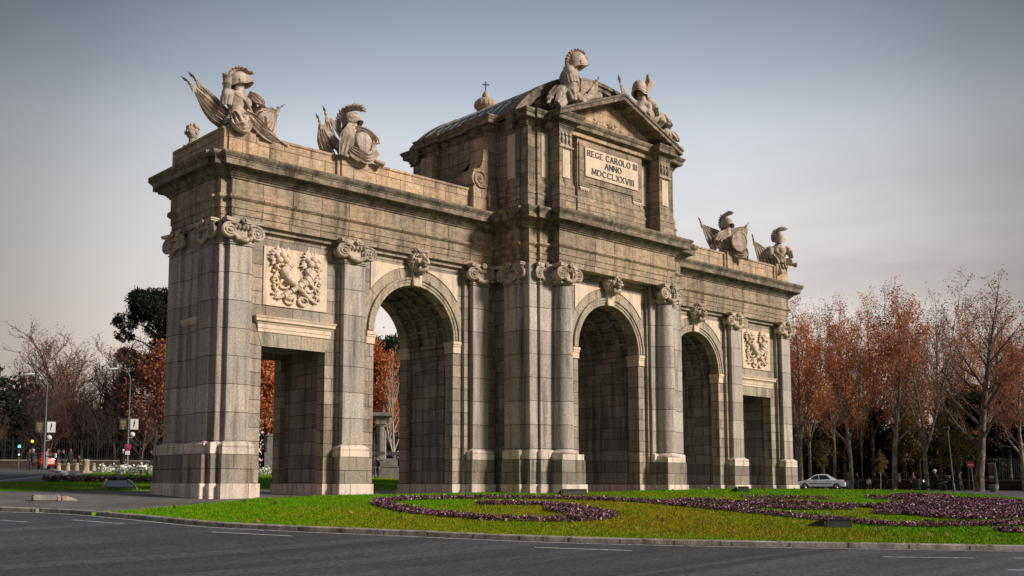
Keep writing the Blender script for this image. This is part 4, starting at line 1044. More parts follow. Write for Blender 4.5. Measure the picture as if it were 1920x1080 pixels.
def plume(m, c, r, yaw, style):
    s0 = len(m.v); P = []; Rr = []
    if style == 'crest':                           # long horsehair crest sweeping over and forward
        P = [(0, 1.35, -.85), (0, 1.42, -.2), (0, 1.35, .5), (0, 1.0, 1.15), (0, .35, 1.5), (0, -.4, 1.6), (0, -1.0, 1.4), (0, -1.25, 1.05)]; Rr = [.2, .28, .34, .38, .4, .42, .4, .22]
    elif style == 'curl':
        P = [(0, 1.05, -.1), (0, 1.1, .5), (0, .85, 1.15), (0, .3, 1.5), (0, -.3, 1.5), (0, -.7, 1.2), (0, -1.05, 1.0), (0, -1.25, 1.15)]; Rr = [.14, .22, .3, .34, .34, .26, .2, .12]
    elif style == 'low':
        P = [(0, 1.2, -1.1), (0, 1.22, -.4), (0, 1.15, .3), (0, .8, .95), (0, .2, 1.28), (0, -.4, 1.25), (0, -.75, .95)]; Rr = [.14, .2, .26, .28, .3, .28, .18]
    else:
        P = [(0, 1.0, -.5), (0, 1.15, .2), (0, 1.0, .9), (0, .65, 1.5)]; Rr = [.22, .3, .34, .3]
    Q = smooth3(P, 4); q = np.interp(np.linspace(0, 1, len(Q)), np.linspace(0, 1, len(Rr)), Rr)
    m.tube(Q, [a*(.92+.12*(i % 2)) for i, a in enumerate(q)], 10, .62, up=(1, 0, 0))
    for i in range(1, len(Q)-1, 2):                # tufts
        for e in (-1, 1):
            d = (Q[i+1]-Q[i-1]).normalized(); out = Vector((0, d.z, -d.y))
            if out.dot(Q[i]) < 0: out = -out
            m.tube([Q[i]+Vector((e*.16, 0, 0)), Q[i]+Vector((e*.3, 0, 0))+out*q[i]*.5+d*.1, Q[i]+Vector((e*.18, 0, 0))+out*q[i]*1.05+d*.28], [.13, .13, .04], 6)
    if style == 'feathers':
        for k, (dy, dz, L) in enumerate(((.5, 1.6, .7), (.15, 1.75, .75), (-.25, 1.8, .8), (-.65, 1.75, .95), (-1.0, 1.5, .9))):
            m.tube([(0, .7, 1.0), (.12*(k % 2), .55+.4*dy*.5, 1.35), (.1*(k % 2), dy, dz), (0, dy-.45*L, dz+.22*(1 if k < 3 else .4))], [.16, .2, .2, .06], 7)
    m.xf(T(*c)@Rz(yaw)@Matrix.Scale(r, 4), s0)
def torso(m, c, h, yaw, lean=0.0, empty_arms=True):
    """Muscled cuirass, waist at z = 0, neck at z = 1 (scaled by h)."""
    s0 = len(m.v)
    sec = [(0, .36, .27), (.12, .35, .26), (.28, .37, .28), (.45, .43, .32), (.6, .48, .34), (.74, .50, .33), (.84, .46, .28), (.92, .33, .22), (1.0, .17, .16), (1.08, .15, .15)]
    def fn(u, v):
        a = 2*PI*u; k = v*(len(sec)-1); i = min(int(k), len(sec)-2); f = k-i
        z = sec[i][0]*(1-f)+sec[i+1][0]*f; rx = sec[i][1]*(1-f)+sec[i+1][1]*f; ry = sec[i][2]*(1-f)+sec[i+1][2]*f
        x, y = math.sin(a), -math.cos(a); bump = 0
        if math.cos(a) > .1:
            xx = rx*x
            bump += .07*math.exp(-((abs(xx)-.18)/.14)**2-((z-.62)/.12)**2)       # chest
            bump += .03*math.cos(z*26)*math.exp(-(xx/.2)**2)*(1 if .08 < z < .5 else 0) # belly muscles
            bump -= .05*math.exp(-(xx/.03)**2)*(1 if z < .8 else 0)
        return (rx*x, (ry+bump)*y, z)
    m.grid(fn, 28, 22)
    for e in (-1, 1):                              # shoulder stumps with leather strips
        m.tube([(e*.38, 0, .80), (e*.54, -.02, .74), (e*.60, -.05, .56), (e*.61, -.07, .44)], [.17, .2, .18, .15], 10)
        for k in range(7):
            a = -1.6+3.2*k/6; p = Vector((e*(.6+.13*math.cos(a)), -.05-.17*math.sin(a), .5))
            m.tube([p+Vector((0, 0, .12)), p, p+Vector((e*.05, -.02, -.26))], [.06, .065, .05], 6, .5)
    for k in range(14):                            # skirt strips
        a = 2*PI*k/14; p = Vector((.36*math.sin(a), -.28*math.cos(a), .02)); o = Vector((math.sin(a), -math.cos(a), 0))
        m.tube([p, p+o*.06+Vector((0, 0, -.14)), p+o*.14+Vector((0, 0, -.34))], [.07, .09, .06], 6, .5)
    m.tube([(-.40, -.18, .78), (-.1, -.40, .55), (.2, -.36, .28), (.36, -.2, .12)], .05, 6)   # baldric
    m.xf(T(*c)@Rz(yaw)@Rx(lean)@Matrix.Scale(h, 4), s0)
def cloth(m, pts, w, folds, amp, seed, up=(0, 0, 1), th=.06):
    """Swag of drapery along a line: a rippled band."""
    Q = smooth3(pts, 6); n = len(Q)-1; R = random.Random(seed); ph = R.uniform(0, 6)
    U = Vector(up)
    def fn(u, v):
        i = min(int(u*n), n-1); f = u*n-i; p = Q[i]*(1-f)+Q[i+1]*f; t = (Q[i+1]-Q[i]).normalized(); s = U-t*U.dot(t); s.normalize(); k = t.cross(s)
        ww = w*(.7+.45*math.sin(PI*u))
        return p+s*ww*(v-.5)+k*(amp*math.sin(v*folds*2*PI+ph+2*u)+amp*.8*math.sin(5*u+ph))
    m.grid(fn, n, folds*6, th)
def folds(m, c, r, n, seed, spread=(1, .5, .4)):
    """Heap of crumpled drapery."""
    R = random.Random(seed)
    for k in range(n):
        a = R.uniform(0, 2*PI); d = Vector((math.cos(a)*spread[0], math.sin(a)*spread[1], 0)); p = Vector(c)+d*r*R.uniform(0, .5)
        P = [p+Vector((0, 0, r*spread[2]*R.uniform(.4, 1.0))), p+d*r*.35+Vector((R.uniform(-.1, .1), R.uniform(-.1, .1), r*spread[2]*.5)), p+d*r*.8+Vector((R.uniform(-.15, .15), R.uniform(-.1, .1), -r*.1))]
        w = r*R.uniform(.16, .3); m.tube(smooth3(P, 3), [w*.6, w, w*1.1, w, w*.95, w*.8, w*.45], 8, .7)
def disc(m, c, r, th, M):
    m.lathe([(0, 0), (r*.88, 0), (r*.9, .03), (r, .03), (r*1.02, -.02), (r*1.02, -th+.02), (r, -th), (0, -th)], c, 28, M=M)
def sculpture(label, loc, sc, parts, rz=0, name='trophy_sculpture'):
    t = thing(name, loc, rz, label, 'sculpture', 'stone trophies along the roofline'); t.scale = sc if isinstance(sc, tuple) else (sc,)*3
    for nm, f in parts:
        m = MB(); f(m); m.rough(.012, 5); m.build(nm, M_statue, t, 55)
    return t
def p_on(u, v, y): p = on_y(u, v, y); return p
ZP = 14.12
# --- corner trophy on the near end: bare cuirass, quiver, crested helmet, banners either side
def f(m):
    torso(m, (0, 0, .55), 1.28, .25); m.v = [(x*.9, y*.9, z) for x, y, z in m.v]
sculpture('corner trophy of cuirass and upright helmet with a quiver and banners on both sides', (-18.85, .55, ZP+.05), (1.08, 1.0, .85), [
    ('cuirass', f),
    ('helmet', lambda m: (helmet(m, (.02, -.02, 2.36), .37, .9, -.1), plume(m, (.02, -.02, 2.42), .34, .9, 'curl'), m.tube([(0, 0, 1.75), (.0, 0, 2.1), (.02, -.05, 2.5)], [.2, .19, .2], 12))),
    ('quiver', lambda m: (m.lathe([(.0, 0), (.15, 0), (.17, .25), (.17, .75), (.2, .78), (.2, .84), (.17, .87), (.19, 1.1), (.22, 1.14), (.0, 1.1)], (-.44, .12, 1.30), 14, M=Matrix.Scale(.85, 4, (1, 0, 0))), [m.tube([(-.48+.1*math.cos(k), .12+.1*math.sin(k), 2.4), (-.48+.13*math.cos(k), .12+.13*math.sin(k), 2.56)], [.035, .05], 5) for k in range(7)])),
    ('banner', lambda m: (fan_flag(m, (-1.95, .15, 1.55), (-.2, .25, .72), (-.45, .05, -1), .12, .85, 4, .09), spear(m, (-.3, .25, .75), (-2.0, .15, 1.58)))),
    ('banner', lambda m: (fan_flag(m, (-1.5, .5, 2.0), (-.1, .45, 1.0), (-.5, .1, -1), .12, .85, 4, .09), spear(m, (-.2, .45, 1.0), (-1.54, .5, 2.03)))),
    ('banner', lambda m: (fan_flag(m, (1.85, .1, 1.75), (.35, .1, .55), (-.6, 0, .9), .1, .6, 3, .08), fan_flag(m, (1.85, .12, 1.75), (.75, .1, -.1), (.8, 0, -.6), .08, .75, 4, .09), spear(m, (.5, .12, .4), (1.9, .1, 1.8)))),
    ('drapery', lambda m: (folds(m, (0, -.3, .35), .6, 16, 4, (1.0, .55, .5)), cloth(m, [(-.55, -.45, .62), (-.45, -.62, .15), (-.2, -.66, -.12), (.05, -.6, .3)], .5, 3, .07, 5), cloth(m, [(-.1, -.5, .6), (.35, -.62, .35), (.8, -.6, .1), (1.3, -.5, -.12)], .5, 4, .07, 8), cloth(m, [(.25, -.35, 1.75), (.72, -.3, 1.5), (.78, -.25, .9), (.95, -.25, .3)], .5, 3, .06, 2))),
    ('spear_shaft', lambda m: m.tube([(.4, -.5, .4), (1.9, -.52, -.28)], .07, 8)), ('spear_shaft', lambda m: m.tube([(.6, -.35, .35), (1.75, -.3, .0)], .06, 8))], rz=.12)
# --- trophy over the second pedestal: drum, cloak and large crested helmet
sculpture('trophy of a cloaked drum beneath a high crested helmet, next to the corner trophy', (-13.65, .5, ZP+.05), (.97, .95, .82), [
    ('helmet', lambda m: (helmet(m, (.1, 0, 2.0), .41, .62, -.05), m.tube([(.1, .05, 1.2), (.1, 0, 1.5), (.06, -.1, 1.95)], [.3, .24, .26], 12))),
    ('crest', lambda m: plume(m, (.1, 0, 2.02), .43, .62, 'crest')),
    ('drum', lambda m: (disc(m, (.42, -.62, .75), .52, .0, Ry(0)@Rz(.35)@Rx(PI/2)), m.lathe([(.0, 0), (.5, 0), (.53, .04), (.53, .12), (.5, .14), (.5, .5), (.53, .52), (.53, .6), (.5, .64), (0, .64)], (.42, -.66, .75), 30, M=Rz(.35)@Rx(-PI/2)))),
    ('cloak', lambda m: (folds(m, (0, -.1, .5), .66, 12, 9, (.9, .5, .8)), cloth(m, [(.05, -.35, 1.55), (-.25, -.55, 1.15), (-.5, -.6, .55), (-.62, -.62, -.2)], .62, 3, .08, 3), cloth(m, [(.1, -.3, 1.55), (.65, -.35, 1.45), (1.05, -.4, .9), (.95, -.5, .2)], .45, 3, .07, 6), cloth(m, [(-.3, -.7, .2), (.1, -.85, -.02), (.55, -.88, -.12), (1.0, -.7, .3)], .42, 3, .07, 7))),
    ('banner', lambda m: (fan_flag(m, (-1.35, .2, 1.7), (-.75, .1, .15), (-1, 0, -.15), .1, .55, 3, .08), fan_flag(m, (-1.35, .2, 1.7), (-.45, .1, .15), (1, 0, .1), .1, .5, 3, .08), spear(m, (-.6, .15, .1), (-1.38, .2, 1.75)))),
    ('banner', lambda m: (fan_flag(m, (-.9, .45, 2.3), (-.3, .3, .5), (-1, 0, -.1), .1, .6, 3, .08), fan_flag(m, (-.9, .45, 2.3), (.1, .3, .5), (1, 0, .2), .1, .6, 3, .08), spear(m, (-.3, .3, .5), (-.95, .45, 2.35)))),
    ('banner', lambda m: (fan_flag(m, (1.35, .1, 1.15), (.7, .1, .1), (-.8, 0, .5), .08, .6, 3, .06), spear(m, (.7, .1, .1), (1.4, .1, 1.2)), fan_flag(m, (.95, .45, 1.75), (.5, .3, .8), (.6, 0, -.5), .08, .5, 2, .06), spear(m, (.5, .35, .8), (.98, .45, 1.8)))),
    ('cannon_barrel', lambda m: m.lathe([(.0, 0), (.1, 0), (.13, .1), (.15, .5), (.18, .55), (.0, .56)], (1.0, -.35, .05), 12, M=Rz(-.1)@Ry(1.9))), ('spear_shaft', lambda m: m.tube([(-.8, -.42, .28), (-.15, -.42, .42)], .07, 8)), ('spear_shaft', lambda m: m.tube([(-.68, -.45, .14), (-.1, -.42, .3)], .06, 8))], rz=-.1)
# --- reclining armoured figures on the pediment slopes
def recline(m):
    m.tube(smooth3([(1.0, -.05, .25), (.55, -.15, .35), (.1, -.12, .4), (-.35, -.1, .55), (-.8, -.15, .25), (-1.3, -.1, -.05)], 4), [.25, .3, .34, .34, .36, .38, .38, .36, .36, .34, .33, .32, .3, .28, .27, .27, .26, .25, .24, .22, .2], 12)
sculpture('reclining trophy with crested helmet in profile on the near slope of the pediment', (-2.62, -2.15, 18.28), 1.0, [
    ('helmet', lambda m: (helmet(m, (.28, -.05, 2.42), .44, 1.15, -.05), m.tube([(.05, 0, 1.6), (.12, 0, 1.95), (.24, -.05, 2.4)], [.2, .17, .18], 12), m.ball((.66, -.2, 2.5), (.16, .12, .2), 9, 7), m.ball((.74, -.22, 2.7), (.12, .1, .1), 8, 6))),
    ('crest', lambda m: plume(m, (.28, -.05, 2.42), .42, 1.15, 'low')),
    ('cuirass', lambda m: torso(m, (-.1, 0, .62), 1.38, .75, -.12)),
    ('drapery', lambda m: (recline(m), folds(m, (-.75, -.15, .25), .75, 18, 21, (1.1, .5, .9)), folds(m, (-1.35, -.2, -.15), .5, 10, 23, (.9, .6, .9)), folds(m, (.35, -.3, .3), .6, 10, 22), cloth(m, [(-.8, -.3, .75), (-1.1, -.4, .2), (-1.5, -.4, -.25)], .6, 3, .09, 31))),
    ('banner', lambda m: (fan_flag(m, (1.85, .1, 1.95), (.35, .05, .75), (-.5, 0, .8), .1, .7, 4, .08), fan_flag(m, (1.85, .1, 1.95), (.75, .0, .35), (.7, 0, -.7), .1, 1.25, 5, .1), spear(m, (.8, .1, .6), (1.88, .1, 2.0)))),
    ('bundle', lambda m: (m.lathe([(0, 0), (.17, 0), (.17, .95), (.2, 1.0), (.2, 1.1), (0, 1.1)], (.25, -.38, .5), 12, M=Rz(-.2)@Ry(1.25)), disc(m, (.75, -.2, .62), .3, .1, Rz(.3)@Rx(PI/2))))])
sculpture('reclining trophy on the far slope of the pediment with a winged helmet turned away', (2.72, -2.2, 18.82), 1.08, [
    ('helmet', lambda m: (helmet(m, (-.35, 0, 1.58), .42, -1.2, .1, .3), m.tube([(-.2, 0, 1.0), (-.3, 0, 1.7)], [.2, .2], 10), [m.tube([(-.3+.1*k, -.25+.06*k, 1.5), (-.1+.12*k, -.3, 1.95), (-.05+.16*k, -.25, 2.35-.1*k)], [.12, .17, .06], 7, .6) for k in range(3)])),
    ('cuirass', lambda m: (torso(m, (-.15, 0, .15), .95, -.6, .1), m.ball((.42, .0, .82), (.42, .36, .62), 12, 9))),
    ('banner', lambda m: (fan_flag(m, (-1.45, .25, 1.75), (-1.15, .2, .45), (1, 0, .1), .08, .6, 2, .06), spear(m, (-1.15, .2, .4), (-1.48, .25, 1.75), tassel=False), fan_flag(m, (-1.2, .3, 1.6), (-.9, .2, .5), (1, 0, .1), .06, .4, 2, .06))),
    ('drapery', lambda m: (recline(m), folds(m, (.9, -.1, .2), .7, 14, 41, (1.0, .5, .8)), folds(m, (1.55, -.1, -.35), .6, 12, 43, (.9, .5, .7)))),
    ('shield', lambda m: disc(m, (1.35, .1, .25), .36, .12, Rz(-.7)@Rx(PI/2)))])
# --- far wing
sculpture('trophy of round shield, banners and a feathered helmet above the far arch pier', (13.65, .5, ZP+.05), (.86, .9, .84), [
    ('helmet', lambda m: (helmet(m, (-.02, -.02, 2.12), .45, .35, -.05), m.tube([(0, 0, 1.3), (0, -.05, 2.1)], [.28, .24], 12))),
    ('plume', lambda m: plume(m, (-.02, -.02, 2.15), .45, .45, 'feathers')),
    ('shield', lambda m: disc(m, (.5, -.88, .74), .72, .14, Rz(.1)@Rx(PI/2)@Matrix.Scale(.82, 4, (1, 0, 0)))),
    ('cuirass', lambda m: torso(m, (-.12, .02, .3), 1.1, -.2)),
    ('cloak', lambda m: (folds(m, (-.1, -.15, .5), .8, 12, 51, (.9, .5, .9)), cloth(m, [(-.1, -.3, 1.45), (-.6, -.4, 1.2), (-.85, -.45, .6), (-.35, -.5, .1)], .5, 3, .08, 52), cloth(m, [(.0, -.5, .35), (.4, -.6, -.1), (.85, -.6, -.2), (1.1, -.5, .1)], .5, 3, .08, 53), cloth(m, [(.8, -.45, .6), (1.05, -.5, .1), (1.2, -.5, -.5)], .35, 2, .07, 55))),
    ('banner', lambda m: (fan_flag(m, (-1.75, .3, 2.3), (-1.0, .2, .25), (1, 0, .45), .1, 1.45, 5, .09), spear(m, (-.9, .2, .4), (-1.8, .3, 2.35)))),
    ('banner', lambda m: (fan_flag(m, (1.75, .3, 2.2), (.3, .2, 1.2), (-.5, 0, .8), .08, .55, 3, .07), fan_flag(m, (1.75, .3, 2.2), (.5, .2, .9), (.6, 0, -.8), .08, .95, 4, .08), spear(m, (.5, .2, .9), (1.64, .3, 2.24)))),
    ('cannon_barrel', lambda m: m.lathe([(.0, 0), (.2, 0), (.24, .1), (.2, .6), (0, .62)], (-1.1, -.1, .0), 12))], rz=-.55)
sculpture('end trophy of a back-turned cuirass and feathered helmet on the far corner', (18.95, .5, ZP+.05), (.86, .9, .88), [
    ('helmet', lambda m: (helmet(m, (.3, .02, 2.05), .42, 2.6, .0, .3), m.tube([(.15, 0, 1.4), (.26, 0, 2.0)], [.2, .19], 12))),
    ('plume', lambda m: plume(m, (.3, .02, 2.05), .42, .9, 'feathers')),
    ('cuirass', lambda m: (torso(m, (.12, 0, .25), 1.3, -.35, .05), m.ball((.12, -.1, .95), (.58, .36, .55), 16, 12))),
    ('arm_stump', lambda m: m.tube(smooth3([(-.5, -.1, 1.25), (-.62, -.2, .9), (-.5, -.32, .5)], 4), [.22, .24, .25, .26, .26, .25, .24, .22, .2], 12)),
    ('banner', lambda m: (fan_flag(m, (-1.7, .2, 1.95), (-1.2, .1, -.1), (1, 0, .3), .1, 1.3, 5, .09), spear(m, (-1.2, .15, -.05), (-1.73, .2, 2.0)))),
    ('drapery', lambda m: (cloth(m, [(-.55, -.35, .7), (-.5, -.55, .2), (-.35, -.6, -.3), (-.15, -.6, -.75)], .62, 3, .09, 61), folds(m, (.25, -.25, .2), .7, 14, 62, (1.0, .55, .5)))),
    ('cannon_barrel', lambda m: (m.lathe([(.0, 0), (.14, 0), (.16, .08), (.14, .7), (.19, .74), (.19, .84), (.0, .86)], (.5, -.3, .22), 12, M=Rz(-.15)@Ry(1.75))))], rz=-.5)
# --- figures of the other front, seen only as heads over the near end of the parapet
def cherub(m):
    m.ball((0, 0, 1.35), (.26, .29, .31), 14, 11); m.tube([(0, .02, .85), (0, 0, 1.15)], [.16, .13], 10)
    m.tube(smooth3([(0, .05, .0), (0, .02, .35), (0, .02, .7), (0, 0, .92)], 3), [.34, .36, .37, .36, .36, .36, .34, .28, .2, .14], 14)
    m.ball((0, -.29, 1.32), (.05, .06, .07), 7, 5)
    for e in (-1, 1): m.ball((e*.11, -.24, 1.28), (.09, .08, .08), 8, 6); m.ball((e*.27, .0, 1.32), (.04, .07, .08), 7, 5); m.tube([(e*.3, 0, .8), (e*.45, -.08, .5), (e*.36, -.28, .3)], [.13, .12, .1], 8)
    R = random.Random(5)
    for k in range(26): a = R.uniform(0, 2*PI); b = R.uniform(.1, 1.15); m.ball((.27*math.sin(b)*math.cos(a), .05+.27*math.sin(b)*math.sin(a), 1.4+.29*math.cos(b)), R.uniform(.06, .1), 7, 5)
    m.tube([(0, .1, .0), (-.1, -.3, .1), (-.3, -.7, .0)], [.3, .2, .12], 10)
t = thing('cherub_sculpture', (-19.0, 4.15, ZP-.48), -1.2, 'stone child figure with curly hair rising over the end parapet, its head and shoulders showing', 'sculpture')
m = MB(); cherub(m); m.rough(.01, 5); m.build('figure', M_statue, t, 60)
t = thing('cherub_sculpture', (-17.3, 4.15, ZP-.55), 1.0, 'stone child figure mostly hidden behind the corner trophy banners', 'sculpture')
m = MB(); cherub(m); m.rough(.01, 5); m.build('figure', M_statue, t, 60)

# --- domed church tower standing behind the arch
CH = stand(910, 118)
LZ = lambda v: float(at_d(910, v, 118)[2])-CH.z
M_church = stone('pinkish_church_stone', (.5, .39, .31), (.44, .34, .27), .6, 1.2, stain=.5)
t = thing('church_tower', CH, 0, 'small ribbed stone cupola with an iron cross rising behind the lead roof', 'tower')
zc_, zt2 = LZ(213), LZ(163)
m = MB(); m.box(-3, 3, -3, 3, -1, zc_-3.2); m.sweep([(-3, -3), (3, -3), (3, 3), (-3, 3)], [(0, zc_-3.9), (.3, zc_-3.8), (.45, zc_-3.3), (.45, zc_-3.15), (0, zc_-3.1)])
m.build('tower_shaft', M_church, t)
m = MB(); H = LZ(166)-LZ(212)
z0 = LZ(212)
m.lathe([(0, -3.2), (2.4, -3.2), (2.2, -2.6), (1.5, -2.0), (1.35, -1.4), (0, -1.4)], (0, 0, z0), 16)
m.lathe([(0, -1.4), (1.25, -1.4), (1.25, .35), (0, .35)], (0, 0, z0), 8)
for k in range(8):
    a = 2*PI*k/8; m.box(-.12, .12, -.12, .12, -1.4, .5) if False else m.tube([(1.3*math.cos(a), 1.3*math.sin(a), z0-1.4), (1.3*math.cos(a), 1.3*math.sin(a), z0+.4)], .17, 6)
m.lathe([(0, .3), (1.55, .3), (1.95, .62), (2.02, .95), (1.85, 1.3), (1.35, 1.62), (.75, 1.75), (.62, 1.8), (.66, 1.95), (.58, 2.25), (.35, 2.5), (.12, 2.7), (0, 2.75)], (0, 0, z0), 24)
for k in range(16):
    a = 2*PI*k/16; m.ball((1.8*math.cos(a), 1.8*math.sin(a), z0+.92), (.3, .3, .4), 8, 6)
m.v = [(x*.66, y*.66, z) for x, y, z in m.v]; m.build('cupola', M_church, t, 50)
m = MB(); zc2 = z0+2.7; m.tube([(0, 0, zc2), (0, 0, zc2+1.15)], .07, 6); m.tube([(-.32, .25, zc2+.75), (.32, -.25, zc2+.75)], .065, 6)
m.build('cross', mat('black_iron', (.012, .012, .014), .6), t)
# ------------------------------------------------------------------ trees
def bark(name, c, c2, patch=0.0):
    t = NT(name); pos = t.n('ShaderNodeTexCoord').outputs['Object']
    f = t.noise(2.0, t.mapping(pos, (2.2, 2.2, .5)), 6, .7)
    col = t.mix(t.ramp(f, (.35, 0.), (.65, 1.)), c2, c)
    if patch:
        p = t.noise(1.7, t.mapping(pos, (1.5, 1.5, .8)), 3, .5); col = t.mix(t.ramp(p, (.5, 0.), (.56, patch)), col, (.34, .31, .24))
    t.l(col, t.b.inputs['Base Color']); t.b.inputs['Roughness'].default_value = .9
    t.l(t.bump(f, .6, .05), t.b.inputs['Normal'])
    return t.m
def leafmat(name, a, b, c=None):
    """Leaf colour varies from clump to clump and leaf to leaf."""
    t = NT(name); oc = t.n('ShaderNodeTexCoord').outputs['Object']
    f = t.noise(.35, oc, 3, .6); g = t.n('ShaderNodeNewGeometry')
    col = t.mix(t.ramp(f, (.35, 0.), (.65, 1.)), a, b)
    if c: col = t.mix(t.ramp(t.noise(.9, oc, 2), (.5, 0.), (.62, .9)), col, c)
    r = g.outputs['Random Per Island']
    col = t.mix(1.0, col, t.ramp(r, (0., .55), (1., 1.35)), 'MULTIPLY')
    t.l(col, t.b.inputs['Base Color']); t.b.inputs['Roughness'].default_value = .7
    tr = t.n('ShaderNodeBsdfTranslucent'); t.l(col, tr.inputs[0]); ms = t.n('ShaderNodeMixShader'); ms.inputs[0].default_value = .35
    t.l(t.b.outputs[0], ms.inputs[1]); t.l(tr.outputs[0], ms.inputs[2]); t.l(ms.outputs[0], t.out.inputs[0])
    return t.m
B_plane = bark('plane_bark', (.20, .165, .125), (.11, .09, .07), .8)
B_dark = bark('dark_bark', (.046, .034, .030), (.026, .020, .018))
B_brown = bark('reddish_bark', (.17, .085, .065), (.09, .05, .042))
B_pale = bark('pale_bark', (.42, .38, .31), (.26, .23, .19))
L_orange = leafmat('orange_leaf', (.62, .20, .07), (.46, .125, .05), (.64, .29, .08))
L_rust = leafmat('rust_leaf', (.40, .145, .08), (.26, .09, .055), (.48, .21, .09))
L_dry = leafmat('dry_leaf', (.11, .05, .035), (.07, .035, .026))
L_yellow = leafmat('yellow_green_leaf', (.19, .15, .02), (.09, .095, .018), (.28, .17, .03))
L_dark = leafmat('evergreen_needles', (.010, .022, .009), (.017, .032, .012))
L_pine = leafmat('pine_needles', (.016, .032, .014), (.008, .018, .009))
class Tree:
    def __init__(s, seed, rmin=.016): s.rmin = rmin; s.V = []; s.F = []; s.n = 0; s.tips = []; s.R = random.Random(seed); s.seed = seed
    def tube(s, P, r, sides):
        P = np.array(P); n = len(P); T_ = np.gradient(P, axis=0); T_ /= np.linalg.norm(T_, axis=1)[:, None]+1e-9
        ref = np.array([.3, .8, .1]); A = np.cross(T_, ref); A /= np.linalg.norm(A, axis=1)[:, None]+1e-9; B = np.cross(T_, A)
        a = np.arange(sides)*2*PI/sides
        V = P[:, None]+np.array(r)[:, None, None]*(np.cos(a)[None, :, None]*A[:, None]+np.sin(a)[None, :, None]*B[:, None])
        i = np.arange(n-1)[:, None]*sides; k = np.arange(sides)[None]; k2 = (k+1) % sides
        F = np.stack([i+k, i+k2, i+sides+k2, i+sides+k], -1).reshape(-1, 4)
        s.V.append(V.reshape(-1, 3)); s.F.append(F+s.n); s.n += n*sides
    def branch(s, p, d, L, r, lev, maxlev, up, wig, ratio, kids, ang, start=.25, taper=.25):
        R = s.R; nseg = (9, 6, 5, 4, 3)[lev]; P = [p]; d = d/np.linalg.norm(d)
        D = [d]
        for k in range(nseg):
            d = d+np.array([R.gauss(0, wig), R.gauss(0, wig), R.gauss(0, wig)*.6+up*.12])*(.45 if lev == 0 else 1.0); d /= np.linalg.norm(d)
            P.append(P[-1]+d*L/nseg); D.append(d)
        rr = [r*(1-(1-taper)*k/nseg) for k in range(nseg+1)]
        s.tube(P, rr, (9, 6, 4, 3, 3)[lev])
        if lev == maxlev: s.tips += [(P[-1], L), (P[-2], L)]; return
        n = kids[lev]
        for k in range(n):
            t = start+(1-start)*(k+R.random())/n if lev == 0 else .2+.8*(k+R.random())/n
            i = min(int(t*nseg), nseg-1); f = t*nseg-i; q = P[i]*(1-f)+P[i+1]*f; b = D[i+1]
            a = R.uniform(0, 2*PI) if lev else k*2.4+R.uniform(-.5, .5)
            ref = np.array([math.cos(a), math.sin(a), R.uniform(-.2, .3)]); ref -= b*ref.dot(b); ref /= np.linalg.norm(ref)+1e-9
            th = ang[lev]*R.uniform(.7, 1.25); nd = b*math.cos(th)+ref*math.sin(th)
            l = L*ratio[lev]*R.uniform(.7, 1.15)*(1-.45*t if lev == 0 else 1-.3*t)
            s.branch(q, nd, l, max(s.rmin, (rr[i]*(1-f)+rr[i+1]*f)*R.uniform(.42, .62)), lev+1, maxlev, up, wig*1.15, ratio, kids, ang, .2)
        s.branch_tip = P[-1]
        if lev == 0: s.branch(P[-1], D[-1], L*.3, rr[-1], 1, maxlev, up, wig, ratio, kids, ang)
    def trunk_mesh(s, name): return fast_mesh(name, np.concatenate(s.V), np.concatenate(s.F))
def leaves_mesh(name, centres, per, spread, size, seed, flat=.0, aspect=1.6, thin=1.0):
    g = np.random.default_rng(seed); C = np.asarray(centres); C = C[g.random(len(C)) < thin]
    C = np.repeat(C, per, 0)+g.normal(0, 1, (len(C)*per, 3))*np.array(spread)
    n = len(C); a = g.normal(0, 1, (n, 3)); a[:, 2] *= 1-flat; a /= np.linalg.norm(a, axis=1)[:, None]
    b = g.normal(0, 1, (n, 3)); b -= a*(a*b).sum(1)[:, None]; b /= np.linalg.norm(b, axis=1)[:, None]
    z = size*g.uniform(.6, 1.3, n)[:, None]; c = np.cross(a, b)
    V = np.stack([C-a*z*aspect*.5, C+b*z*.5+c*z*.12, C+a*z*aspect*.5, C-b*z*.5+c*z*.12], 1).reshape(-1, 3)
    return fast_mesh(name, V, np.arange(4*n).reshape(n, 4))
TREE = {}
def make_kind(kind, seed, H, r, maxlev, up, wig, ratio, kids, ang, start, barkm, leaf=None, per=0, spread=(.3, .3, .25), size=.2, thin=1., lean=(0, 0), fork=1, rmin=.016):
    t = Tree(seed, rmin)
    if fork == 1: t.branch(np.zeros(3), np.array([lean[0], lean[1], 1.]), H*.8, r, 0, maxlev, up, wig, ratio, kids, ang, start)
    else:
        t.branch(np.zeros(3), np.array([0, 0, 1.]), H*.22, r, 1, 1, up, .03, ratio, kids, ang, .9, .85)
        t.tips = []
        for k in range(fork):
            a = 2*PI*k/fork+.4; t.branch(np.array([0, 0, H*.2]), np.array([math.cos(a)*.3, math.sin(a)*.3, 1.]), H*.66*t.R.uniform(.85, 1.1), r*.62, 0, maxlev, up, wig, ratio, kids, ang, .3)
    tm = t.trunk_mesh('trunk'); tm.materials.append(barkm); tm.polygons.foreach_set('use_smooth', [True]*len(tm.polygons))
    lm = None
    if leaf:
        C = [p for p, l in t.tips if p[2] > H*.12]
        lm = leaves_mesh('crown', C, per, spread, size, seed+5, thin=thin); lm.materials.append(leaf)
    zmax = max(v[:, 2].max() for v in t.V)
    TREE.setdefault(kind, []).append((tm, lm, zmax))
PL = dict(up=.55, wig=.07, ratio=(.42, .5, .5, .5), kids=(17, 8, 5, 3), ang=(.75, .6, .65, .7), start=.28)
for sd in (1, 2, 3): make_kind('plane', sd, 26, .42, 3, barkm=B_plane, leaf=L_orange if sd != 2 else L_rust, per=8, spread=(.5, .5, .45), size=.18, thin=.62, **PL)
